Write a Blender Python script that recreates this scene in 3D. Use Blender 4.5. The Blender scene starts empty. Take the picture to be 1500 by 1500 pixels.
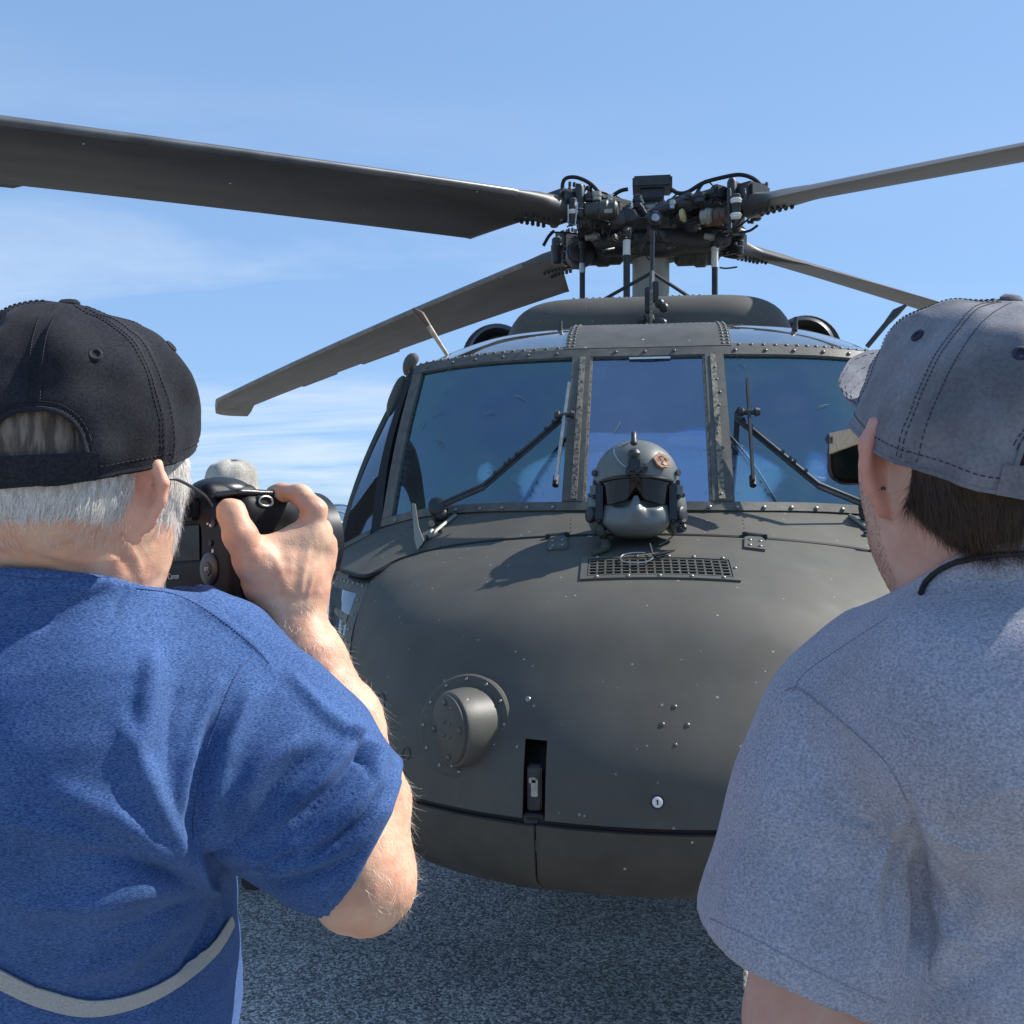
import bpy, bmesh, math, random
import numpy as np
from mathutils import Vector, Matrix, noise
from mathutils.bvhtree import BVHTree
random.seed(7); np.random.seed(7)
S = bpy.context.scene
R = math.radians
# ------------------------------------------------------------------ camera, light, sky
YAW = R(7.83); FPX = 1440.0; CZ = 1.6
CAM = np.array([0.0, 0.0, CZ])
CR = np.array([math.cos(YAW), math.sin(YAW), 0.0]); CF = np.array([-math.sin(YAW), math.cos(YAW), 0.0]); ZU = np.array([0, 0, 1.0])
cam_d = bpy.data.cameras.new('camera'); cam = bpy.data.objects.new('camera', cam_d)
S.collection.objects.link(cam); S.camera = cam
cam.location = CAM; cam.rotation_euler = (R(90), 0, YAW)
cam_d.sensor_width = 36; cam_d.lens = 36 * FPX / 1500; cam_d.clip_start = 0.05; cam_d.clip_end = 6000
SUN_AZ = 64.0; SUN_EL = 44.0
sd = Vector((math.sin(R(SUN_AZ)) * math.cos(R(SUN_EL)), math.cos(R(SUN_AZ)) * math.cos(R(SUN_EL)), math.sin(R(SUN_EL))))
sun_d = bpy.data.lights.new('sun', 'SUN'); sun = bpy.data.objects.new('sun', sun_d); S.collection.objects.link(sun)
sun_d.energy = 4.9; sun_d.angle = R(0.53); sun_d.color = (1.0, 0.955, 0.88)
sun.rotation_euler = sd.to_track_quat('Z', 'Y').to_euler(); sun.location = (6, 5, 12)
S.view_settings.view_transform = 'Standard'; S.view_settings.look = 'None'
S.view_settings.exposure = 0.42; S.view_settings.gamma = 1.0; S.view_settings.use_curve_mapping = False
S.cycles.max_bounces = 8; S.cycles.transparent_max_bounces = 12
world = bpy.data.worlds.new('World'); S.world = world; world.use_nodes = True

def make_world():
    nt = world.node_tree; N = nt.nodes; L = nt.links; N.clear()
    out = N.new('ShaderNodeOutputWorld'); bg = N.new('ShaderNodeBackground'); L.new(bg.outputs[0], out.inputs[0])
    sky = N.new('ShaderNodeTexSky'); sky.sky_type = 'NISHITA'; sky.sun_disc = False
    sky.sun_elevation = R(SUN_EL); sky.sun_rotation = R(SUN_AZ)
    sky.altitude = 50; sky.air_density = 0.8; sky.dust_density = 0.25; sky.ozone_density = 2.6
    tc = N.new('ShaderNodeTexCoord'); sx = N.new('ShaderNodeSeparateXYZ'); L.new(tc.outputs['Generated'], sx.inputs[0])
    # thin streaks of cirrus low over the horizon
    div = N.new('ShaderNodeMath'); div.operation = 'ADD'; div.inputs[1].default_value = 0.10; L.new(sx.outputs[2], div.inputs[0])
    u = N.new('ShaderNodeMath'); u.operation = 'DIVIDE'; L.new(sx.outputs[0], u.inputs[0]); L.new(div.outputs[0], u.inputs[1])
    v = N.new('ShaderNodeMath'); v.operation = 'DIVIDE'; L.new(sx.outputs[1], v.inputs[0]); L.new(div.outputs[0], v.inputs[1])
    cb = N.new('ShaderNodeCombineXYZ'); L.new(u.outputs[0], cb.inputs[0]); L.new(v.outputs[0], cb.inputs[1])
    mp = N.new('ShaderNodeMapping'); mp.inputs['Rotation'].default_value = (0, 0, R(-12)); mp.inputs['Scale'].default_value = (0.42, 0.95, 1); mp.inputs['Location'].default_value = (2.3, 0.4, 0)
    L.new(cb.outputs[0], mp.inputs[0])
    n1 = N.new('ShaderNodeTexNoise'); n1.inputs['Scale'].default_value = 1.0; n1.inputs['Detail'].default_value = 7; n1.inputs['Roughness'].default_value = 0.58; n1.inputs['Distortion'].default_value = 0.5
    L.new(mp.outputs[0], n1.inputs['Vector'])
    r1 = N.new('ShaderNodeMapRange'); r1.inputs[1].default_value = 0.44; r1.inputs[2].default_value = 0.76; L.new(n1.outputs[0], r1.inputs[0])
    n2 = N.new('ShaderNodeTexNoise'); n2.inputs['Scale'].default_value = 1.5; n2.inputs['Detail'].default_value = 2; L.new(tc.outputs['Generated'], n2.inputs['Vector'])
    # more cirrus towards -X (left of the view), thinning with height
    m1 = N.new('ShaderNodeMapRange'); m1.inputs[1].default_value = 0.42; m1.inputs[2].default_value = 0.10; L.new(sx.outputs[2], m1.inputs[0])
    m2 = N.new('ShaderNodeMapRange'); m2.inputs[1].default_value = 0.10; m2.inputs[2].default_value = -0.32; m2.inputs[3].default_value = 0.18; L.new(sx.outputs[0], m2.inputs[0])
    a = N.new('ShaderNodeMath'); a.operation = 'MULTIPLY'; L.new(r1.outputs[0], a.inputs[0]); L.new(m1.outputs[0], a.inputs[1])
    b = N.new('ShaderNodeMath'); b.operation = 'MULTIPLY'; L.new(a.outputs[0], b.inputs[0]); L.new(m2.outputs[0], b.inputs[1])
    c = N.new('ShaderNodeMath'); c.operation = 'MULTIPLY'; c.inputs[1].default_value = 1.1; c.use_clamp = True; L.new(b.outputs[0], c.inputs[0])
    gm = N.new('ShaderNodeGamma'); gm.inputs[1].default_value = 0.33; L.new(sky.outputs[0], gm.inputs[0])
    tint = N.new('ShaderNodeMixRGB'); tint.blend_type = 'MULTIPLY'; tint.inputs[0].default_value = 1.0; tint.inputs[2].default_value = (1.72, 2.50, 3.58, 1)
    L.new(gm.outputs[0], tint.inputs[1])
    mix = N.new('ShaderNodeMixRGB'); L.new(c.outputs[0], mix.inputs[0]); L.new(tint.outputs[0], mix.inputs[1]); mix.inputs[2].default_value = (5.6, 6.3, 7.2, 1)
    L.new(mix.outputs[0], bg.inputs[0]); bg.inputs[1].default_value = 0.112
make_world()

# ------------------------------------------------------------------ helpers
def W(px, py, d):            # photo pixel + distance along the view axis -> world point
    return CAM + CF * d + CR * ((px - 750) / FPX * d) + ZU * ((750 - py) / FPX * d)
def WY(px, py, Y):           # photo pixel + world Y -> world point
    u = (px - 750) / FPX; v = (750 - py) / FPX
    d = CR * u + CF + ZU * v
    return CAM + d * (Y / d[1])
def cv(a, b, c): return CR * a + CF * b + ZU * c
def nz(v): v = np.asarray(v, float); return v / (np.linalg.norm(v) + 1e-12)

def tag(o, label=None, cat=None, group=None, kind=None):
    if label: o['label'] = label
    if cat: o['category'] = cat
    if group: o['group'] = group
    if kind: o['kind'] = kind
    return o
def empty(name, loc, label=None, cat=None, group=None):
    o = bpy.data.objects.new(name, None); S.collection.objects.link(o); o.location = loc; o.empty_display_size = 0.1
    return tag(o, label, cat, group)
def wloc(p):
    v = Vector((0, 0, 0))
    while p is not None: v += p.location; p = p.parent
    return v
def mesh(name, V, F, m, parent=None, smooth=True, kind=None, ang=None, loc=None):
    me = bpy.data.meshes.new(name)
    V = np.asarray(V, float)
    off = np.array(wloc(parent)) if parent is not None else np.zeros(3)
    if loc is not None: off = off * 0 + np.array(loc)
    me.from_pydata((V - off).tolist(), [], [tuple(int(i) for i in f) for f in F] if not isinstance(F, np.ndarray) else F.tolist())
    if m is not None: me.materials.append(m)
    me.validate()
    if smooth:
        me.shade_smooth()
        if ang: 
            try: me.set_sharp_from_angle(angle=R(ang))
            except Exception: pass
    o = bpy.data.objects.new(name, me); S.collection.objects.link(o)
    if parent is not None: o.parent = parent
    if loc is not None and parent is not None: o.location = Vector(loc) - wloc(parent)
    elif loc is not None: o.location = loc
    if kind: o['kind'] = kind
    return o
def frame(axis, up=(0, 0, 1)):   # 3 orthonormal vectors with z = axis
    z = nz(axis); u = np.asarray(up, float)
    if abs(z @ nz(u)) > 0.98: u = np.array([1.0, 0, 0])
    x = nz(np.cross(u, z)); y = np.cross(z, x)
    return x, y, z

class MB:
    def __init__(s): s.v = []; s.f = []
    def add(s, V, F):
        n = len(s.v); s.v.extend([tuple(p) for p in V]); s.f.extend([tuple(i + n for i in f) for f in F]); return s
    def box(s, c, size, ax=None, bev=0.0):
        ax = np.eye(3) if ax is None else np.asarray(ax)
        hx, hy, hz = [q / 2 for q in size]
        if bev <= 0:
            V = [np.asarray(c) + ax[0] * sx * hx + ax[1] * sy * hy + ax[2] * sz * hz for sx in (-1, 1) for sy in (-1, 1) for sz in (-1, 1)]
            return s.add(V, [(0, 1, 3, 2), (4, 6, 7, 5), (0, 4, 5, 1), (2, 3, 7, 6), (0, 2, 6, 4), (1, 5, 7, 3)])
        bm = bmesh.new(); bmesh.ops.create_cube(bm, size=1)
        for v in bm.verts: v.co = Vector((v.co.x * 2 * hx, v.co.y * 2 * hy, v.co.z * 2 * hz))
        bmesh.ops.bevel(bm, geom=bm.edges[:], offset=min(bev, hx * .95, hy * .95, hz * .95), segments=2, affect='EDGES')
        V = [np.asarray(c) + ax[0] * v.co.x + ax[1] * v.co.y + ax[2] * v.co.z for v in bm.verts]
        bm.verts.index_update(); F = [[v.index for v in f.verts] for f in bm.faces]; bm.free()
        return s.add(V, F)
    def tube(s, P, r, n=8, cap=True, flat=None):
        P = [np.asarray(p, float) for p in P]; k = len(P)
        rr = r if hasattr(r, '__len__') else [r] * k
        x = None; V = []
        for i in range(k):
            t = nz(P[min(i + 1, k - 1)] - P[max(i - 1, 0)])
            if x is None: x, y, _ = frame(t)
            else:
                x = nz(x - t * (x @ t)); y = np.cross(t, x)
            for j in range(n):
                a = 2 * math.pi * j / n
                V.append(P[i] + (x * math.cos(a) + y * math.sin(a)) * rr[i])
        F = [(i * n + j, i * n + (j + 1) % n, (i + 1) * n + (j + 1) % n, (i + 1) * n + j) for i in range(k - 1) for j in range(n)]
        if cap: F += [tuple(range(n))[::-1], tuple((k - 1) * n + j for j in range(n))]
        return s.add(V, F)
    def cyl(s, a, b, r, n=16, r2=None): return s.tube([a, b], [r, r if r2 is None else r2], n)
    def lathe(s, o, axis, prof, n=24, up=(0, 0, 1), sy=1.0):
        x, y, z = frame(axis, up); o = np.asarray(o, float); V = []; k = len(prof)
        for (h, r) in prof:
            for j in range(n):
                a = 2 * math.pi * j / n; V.append(o + z * h + (x * math.cos(a) + y * math.sin(a) * sy) * r)
        F = [(i * n + j, i * n + (j + 1) % n, (i + 1) * n + (j + 1) % n, (i + 1) * n + j) for i in range(k - 1) for j in range(n)]
        F += [tuple(range(n))[::-1], tuple((k - 1) * n + j for j in range(n))]
        return s.add(V, F)
    def build(s, name, m, parent=None, smooth=True, kind=None, ang=35, loc=None):
        return mesh(name, s.v, s.f, m, parent, smooth, kind, ang, loc)

def smooth_path(P, n=8):
    P = [np.asarray(p, float) for p in P]; out = []
    for i in range(len(P) - 1):
        p0 = P[max(i - 1, 0)]; p1 = P[i]; p2 = P[i + 1]; p3 = P[min(i + 2, len(P) - 1)]
        for j in range(n):
            t = j / n
            out.append(0.5 * ((2 * p1) + (-p0 + p2) * t + (2 * p0 - 5 * p1 + 4 * p2 - p3) * t * t + (-p0 + 3 * p1 - 3 * p2 + p3) * t ** 3))
    out.append(P[-1]); return out

class Surf:                  # Catmull-Rom surface through a grid of control points G[row][col]
    def __init__(s, G): s.G = np.asarray(G, float); s.nr, s.nc = s.G.shape[:2]
    @staticmethod
    def _w(t):
        return np.array([-0.5 * t + t * t - 0.5 * t ** 3, 1 - 2.5 * t * t + 1.5 * t ** 3, 0.5 * t + 2 * t * t - 1.5 * t ** 3, -0.5 * t * t + 0.5 * t ** 3])
    def _ext(s, axis):
        G = s.G
        return G
    def pt(s, u, v):         # u along columns 0..1, v along rows 0..1
        a = min(max(u, 0), 1) * (s.nc - 1); i = min(int(a), s.nc - 2); wu = s._w(a - i)
        b = min(max(v, 0), 1) * (s.nr - 1); j = min(int(b), s.nr - 2); wv = s._w(b - j)
        def g(r, c):
            def gc(r, c):
                if c < 0: return 2 * s.G[r, 0] - s.G[r, 1]
                if c >= s.nc: return 2 * s.G[r, -1] - s.G[r, -2]
                return s.G[r, c]
            if r < 0: return 2 * gc(0, c) - gc(1, c)
            if r >= s.nr: return 2 * gc(s.nr - 1, c) - gc(s.nr - 2, c)
            return gc(r, c)
        p = np.zeros(3)
        for q in range(4):
            row = sum(wu[k] * g(j - 1 + q, i - 1 + k) for k in range(4))
            p = p + wv[q] * row
        return p
    def nrm(s, u, v, e=1e-3):
        du = s.pt(min(u + e, 1), v) - s.pt(max(u - e, 0), v); dv = s.pt(u, min(v + e, 1)) - s.pt(u, max(v - e, 0))
        n = nz(np.cross(du, dv))
        return n
def grid(fn, us, vs): return np.array([[fn(u, v) for u in us] for v in vs])
def gnormals(P):
    du = np.gradient(P, axis=1); dv = np.gradient(P, axis=0)
    n = np.cross(du, dv); return n / (np.linalg.norm(n, axis=2, keepdims=True) + 1e-12)
def shell(P, th, outward=None, lift=0.0):   # grid of points -> closed panel of thickness th (outer face lifted by lift)
    N = gnormals(P)
    if outward is not None:
        c = P.reshape(-1, 3).mean(0); 
        if (N.reshape(-1, 3).mean(0) @ np.asarray(outward)) < 0: N = -N; flip = True
        else: flip = False
    else: flip = False
    r, c = P.shape[:2]; A = (P + N * lift).reshape(-1, 3); B = (P + N * (lift - th)).reshape(-1, 3)
    V = np.vstack([A, B]); n = r * c; F = []
    for i in range(r - 1):
        for j in range(c - 1):
            q = (i * c + j, i * c + j + 1, (i + 1) * c + j + 1, (i + 1) * c + j)
            F.append(q if not flip else q[::-1]); F.append(tuple(x + n for x in (q[::-1] if not flip else q)))
    ring = [j for j in range(c)] + [i * c + c - 1 for i in range(1, r)] + [(r - 1) * c + j for j in range(c - 2, -1, -1)] + [i * c for i in range(r - 2, 0, -1)]
    for a, b in zip(ring, ring[1:] + ring[:1]):
        q = (b, a, a + n, b + n); F.append(q if not flip else q[::-1])
    return V, F
def panel(name, P, th, m, parent, outward, lift=0.0, ang=40, kind=None):
    V, F = shell(P, th, outward, lift); return mesh(name, V, F, m, parent, True, kind, ang)
def lin(a, b, n): return np.linspace(a, b, n)
def bvh_of(V, F): return BVHTree.FromPolygons([tuple(p) for p in V], [tuple(f) for f in F])
def hit(b, px, py):
    u = (px - 750) / FPX; v = (750 - py) / FPX; d = nz(CR * u + CF + ZU * v)
    r = b.ray_cast(Vector(CAM), Vector(d))
    if r[0] is None: return None, None
    n = np.array(r[1]); 
    if n @ d > 0: n = -n
    return np.array(r[0]), n
def copy_tree(o, parent=None):
    c = o.copy(); S.collection.objects.link(c); c.parent = parent
    for ch in o.children: copy_tree(ch, c)
    return c

# ------------------------------------------------------------------ materials
def mat(name, col, rough=0.5, metal=0.0, spec=0.5, var=0.0, vscale=8.0, bump=0.0, bscale=60.0, specks=0.0, speck_col=(0.5, 0.48, 0.42), speck_scale=90, coat=0.0, sheen=0.0, sss=0.0, sss_col=None, scratches=0.0, stretch=None, trans=0.0, ior=1.5, alpha=1.0, col2=None, detail=4, c2lo=0.45, c2hi=0.6, rvar=0.0):
    m = bpy.data.materials.new(name); m.use_nodes = True; nt = m.node_tree; N = nt.nodes; L = nt.links
    p = N['Principled BSDF']; p.inputs['Base Color'].default_value = (*col, 1); p.inputs['Roughness'].default_value = rough
    p.inputs['Metallic'].default_value = metal; p.inputs['Specular IOR Level'].default_value = spec; p.inputs['IOR'].default_value = ior
    p.inputs['Coat Weight'].default_value = coat; p.inputs['Coat Roughness'].default_value = 0.08
    p.inputs['Sheen Weight'].default_value = sheen; p.inputs['Sheen Roughness'].default_value = 0.4
    p.inputs['Transmission Weight'].default_value = trans; p.inputs['Alpha'].default_value = alpha
    if sss > 0:
        p.inputs['Subsurface Weight'].default_value = sss; p.inputs['Subsurface Radius'].default_value = (1.0, 0.35, 0.2); p.inputs['Subsurface Scale'].default_value = 0.006
    tc = N.new('ShaderNodeTexCoord'); src = tc.outputs['Object']
    if stretch:
        mp = N.new('ShaderNodeMapping'); mp.inputs['Scale'].default_value = stretch; L.new(src, mp.inputs[0]); srcs = mp.outputs[0]
    else: srcs = src
    cur = None
    def noise_(scale, det=4, rou=0.55, s=None):
        n = N.new('ShaderNodeTexNoise'); n.inputs['Scale'].default_value = scale; n.inputs['Detail'].default_value = det; n.inputs['Roughness'].default_value = rou
        L.new(s or srcs, n.inputs['Vector']); return n
    if var > 0 or col2:
        n = noise_(vscale, detail); mr = N.new('ShaderNodeMapRange'); mr.inputs[1].default_value = c2lo if col2 else 0.3; mr.inputs[2].default_value = c2hi if col2 else 0.7
        L.new(n.outputs[0], mr.inputs[0]); mx = N.new('ShaderNodeMixRGB'); L.new(mr.outputs[0], mx.inputs[0])
        if col2: mx.inputs[1].default_value = (*col, 1); mx.inputs[2].default_value = (*col2, 1)
        else:
            mx.inputs[1].default_value = (*[c * (1 - var) for c in col], 1); mx.inputs[2].default_value = (*[min(1, c * (1 + var)) for c in col], 1)
        cur = mx.outputs[0]
    if specks > 0:
        vo = N.new('ShaderNodeTexVoronoi'); vo.inputs['Scale'].default_value = speck_scale; L.new(src, vo.inputs['Vector'])
        sep = N.new('ShaderNodeSeparateColor'); L.new(vo.outputs['Color'], sep.inputs[0])
        gt = N.new('ShaderNodeMath'); gt.operation = 'GREATER_THAN'; gt.inputs[1].default_value = 1 - specks; L.new(sep.outputs[0], gt.inputs[0])
        rad = N.new('ShaderNodeMath'); rad.operation = 'MULTIPLY'; rad.inputs[1].default_value = 0.32; L.new(sep.outputs[1], rad.inputs[0])
        lt = N.new('ShaderNodeMath'); lt.operation = 'LESS_THAN'; L.new(vo.outputs['Distance'], lt.inputs[0]); L.new(rad.outputs[0], lt.inputs[1])
        mu = N.new('ShaderNodeMath'); mu.operation = 'MULTIPLY'; L.new(gt.outputs[0], mu.inputs[0]); L.new(lt.outputs[0], mu.inputs[1])
        mx = N.new('ShaderNodeMixRGB'); L.new(mu.outputs[0], mx.inputs[0]); mx.inputs[2].default_value = (*speck_col, 1)
        if cur: L.new(cur, mx.inputs[1])
        else: mx.inputs[1].default_value = (*col, 1)
        cur = mx.outputs[0]
    if scratches > 0:
        mp2 = N.new('ShaderNodeMapping'); mp2.inputs['Scale'].default_value = (3, 14, 14); mp2.inputs['Rotation'].default_value = (0.3, 0.5, 0.8); L.new(src, mp2.inputs[0])
        n = noise_(3.5, 8, 0.75, mp2.outputs[0]); mr = N.new('ShaderNodeMapRange'); mr.inputs[1].default_value = 0.66; mr.inputs[2].default_value = 0.74; mr.inputs[4].default_value = scratches
        L.new(n.outputs[0], mr.inputs[0]); mx = N.new('ShaderNodeMixRGB'); L.new(mr.outputs[0], mx.inputs[0]); mx.inputs[2].default_value = (*speck_col, 1)
        if cur: L.new(cur, mx.inputs[1])
        else: mx.inputs[1].default_value = (*col, 1)
        cur = mx.outputs[0]
    if cur: L.new(cur, p.inputs['Base Color'])
    if rvar > 0:
        n = noise_(vscale * 1.7, 5); mr = N.new('ShaderNodeMapRange'); mr.inputs[1].default_value = 0.3; mr.inputs[2].default_value = 0.7
        mr.inputs[3].default_value = rough - rvar; mr.inputs[4].default_value = rough + rvar; L.new(n.outputs[0], mr.inputs[0]); L.new(mr.outputs[0], p.inputs['Roughness'])
    if bump > 0:
        n = noise_(bscale, 5); bp = N.new('ShaderNodeBump'); bp.inputs['Strength'].default_value = bump; bp.inputs['Distance'].default_value = 0.004
        L.new(n.outputs[0], bp.inputs['Height']); L.new(bp.outputs[0], p.inputs['Normal'])
    return m
M = {}
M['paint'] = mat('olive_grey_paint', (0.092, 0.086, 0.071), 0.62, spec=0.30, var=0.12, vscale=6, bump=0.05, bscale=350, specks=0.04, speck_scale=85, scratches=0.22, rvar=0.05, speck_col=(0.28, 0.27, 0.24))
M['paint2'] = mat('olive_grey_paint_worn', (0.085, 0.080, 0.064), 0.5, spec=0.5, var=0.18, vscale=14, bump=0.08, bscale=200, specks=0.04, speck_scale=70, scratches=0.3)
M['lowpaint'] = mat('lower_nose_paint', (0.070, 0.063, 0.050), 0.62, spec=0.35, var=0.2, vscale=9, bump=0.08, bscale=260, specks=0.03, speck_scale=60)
M['frame'] = mat('window_frame_paint', (0.10, 0.095, 0.078), 0.5, spec=0.5, var=0.25, vscale=30, bump=0.15, bscale=120, scratches=0.3)
M['sealant'] = mat('chipped_sealant', (0.26, 0.23, 0.17), 0.7, col2=(0.10, 0.09, 0.075), vscale=70, bump=0.5, bscale=90)
M['dark'] = mat('dark_metal', (0.022, 0.024, 0.026), 0.45, spec=0.5, var=0.3, vscale=20)
M['dark2'] = mat('dark_grey_metal', (0.045, 0.047, 0.048), 0.5, metal=0.3, var=0.3, vscale=25, bump=0.1)
M['black'] = mat('black_rubber', (0.012, 0.012, 0.013), 0.6, spec=0.4)
M['steel'] = mat('bare_steel', (0.42, 0.42, 0.40), 0.32, metal=0.9, var=0.2, vscale=40)
M['chrome'] = mat('bright_fastener', (0.30, 0.29, 0.26), 0.38, metal=0.9)
M['bolt'] = mat('bolt_head', (0.12, 0.115, 0.10), 0.35, metal=0.6)
M['hubgrey'] = mat('hub_grey', (0.060, 0.062, 0.056), 0.5, metal=0.2, var=0.35, vscale=18, bump=0.15)
M['mast'] = mat('mast_grey', (0.28, 0.28, 0.24), 0.45, metal=0.2, var=0.2, vscale=6, stretch=(1, 1, .2))
M['blade'] = mat('rotor_blade_skin', (0.080, 0.074, 0.068), 0.5, spec=0.35, var=0.2, vscale=2.5, stretch=(0.6, 3, 3), specks=0.02, speck_scale=25)
M['erosion'] = mat('leading_edge_strip', (0.16, 0.16, 0.16), 0.4, metal=0.6, var=0.3, vscale=6)
M['white'] = mat('white_label', (0.75, 0.75, 0.72), 0.5)
M['copper'] = mat('brown_bushing', (0.09, 0.05, 0.03), 0.5)
M['tan'] = mat('tan_antenna', (0.42, 0.33, 0.24), 0.5, col2=(0.25, 0.18, 0.12), vscale=30)
M['strap_g'] = mat('olive_webbing', (0.055, 0.065, 0.045), 0.85, bump=0.5, bscale=400)
M['interior'] = mat('cockpit_interior', (0.34, 0.35, 0.35), 0.7, var=0.35, vscale=5)
M['glare'] = mat('glareshield_cover', (0.75, 0.73, 0.80), 0.8, var=0.25, vscale=4)
M['seat'] = mat('seat_fabric', (0.45, 0.45, 0.40), 0.9)

def glass_mat(name, tint, refl=0.12, rtint=(0.8, 0.9, 1.0), rough=0.01, film=False, dirt_haze=0.0):
    m = bpy.data.materials.new(name); m.use_nodes = True; nt = m.node_tree; N = nt.nodes; L = nt.links; N.clear()
    out = N.new('ShaderNodeOutputMaterial'); tr = N.new('ShaderNodeBsdfTransparent'); tr.inputs[0].default_value = (*tint, 1)
    gl = N.new('ShaderNodeBsdfGlossy'); gl.inputs['Roughness'].default_value = rough; gl.inputs[0].default_value = (*rtint, 1)
    fr = N.new('ShaderNodeLayerWeight'); fr.inputs[0].default_value = 0.35
    ad = N.new('ShaderNodeMapRange'); ad.inputs[3].default_value = refl; ad.inputs[4].default_value = 1.0; L.new(fr.outputs['Fresnel'], ad.inputs[0])
    mx = N.new('ShaderNodeMixShader'); L.new(ad.outputs[0], mx.inputs[0]); L.new(tr.outputs[0], mx.inputs[1]); L.new(gl.outputs[0], mx.inputs[2])
    tc = N.new('ShaderNodeTexCoord')
    if film:
        nn = N.new('ShaderNodeTexNoise'); nn.inputs['Scale'].default_value = 2.2; nn.inputs['Detail'].default_value = 2; L.new(tc.outputs['Object'], nn.inputs['Vector'])
        cr = N.new('ShaderNodeValToRGB'); L.new(nn.outputs[0], cr.inputs[0])
        cr.color_ramp.elements[0].position = 0.3; cr.color_ramp.elements[0].color = (0.52, 0.72, 0.95, 1)
        cr.color_ramp.elements[1].position = 0.7; cr.color_ramp.elements[1].color = (0.58, 0.66, 0.95, 1)
        e = cr.color_ramp.elements.new(0.5); e.color = (0.50, 0.84, 0.88, 1)
        L.new(cr.outputs[0], gl.inputs[0])
    bp = N.new('ShaderNodeBump'); bp.inputs['Strength'].default_value = 0.05; bp.inputs['Distance'].default_value = 0.01
    n3 = N.new('ShaderNodeTexNoise'); n3.inputs['Scale'].default_value = 2.5; n3.inputs['Detail'].default_value = 1; L.new(tc.outputs['Object'], n3.inputs['Vector'])
    L.new(n3.outputs[0], bp.inputs['Height']); L.new(bp.outputs[0], gl.inputs['Normal'])
    last = mx.outputs[0]
    if dirt_haze > 0:  # pale diffuse layer: dirt, and painted haze that brightens the panes
        df = N.new('ShaderNodeBsdfDiffuse'); df.inputs[0].default_value = (0.55, 0.53, 0.48, 1)
        n4 = N.new('ShaderNodeTexNoise'); n4.inputs['Scale'].default_value = 9; n4.inputs['Detail'].default_value = 8; n4.inputs['Roughness'].default_value = 0.7; L.new(tc.outputs['Object'], n4.inputs['Vector'])
        mr = N.new('ShaderNodeMapRange'); mr.inputs[1].default_value = 0.45; mr.inputs[2].default_value = 0.8; mr.inputs[3].default_value = dirt_haze * 0.25; mr.inputs[4].default_value = dirt_haze; L.new(n4.outputs[0], mr.inputs[0])
        m2 = N.new('ShaderNodeMixShader'); L.new(mr.outputs[0], m2.inputs[0]); L.new(last, m2.inputs[1]); L.new(df.outputs[0], m2.inputs[2]); last = m2.outputs[0]
    L.new(last, out.inputs[0]); return m
M['glass'] = glass_mat('windshield_glass', (0.95, 0.98, 1.0), 0.21, film=True, dirt_haze=0.05)
M['glass_c'] = glass_mat('centre_glass', (0.92, 0.96, 1.0), 0.29, rtint=(0.62, 0.78, 1.0), dirt_haze=0.06)
M['glass_s'] = glass_mat('side_glass', (0.30, 0.42, 0.62), 0.22, rtint=(0.75, 0.88, 1.0), dirt_haze=0.03)
M['glass_r'] = glass_mat('eyebrow_glass', (0.80, 0.88, 0.96), 0.50, rtint=(1, 1, 1), rough=0.04, dirt_haze=0.14)
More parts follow.
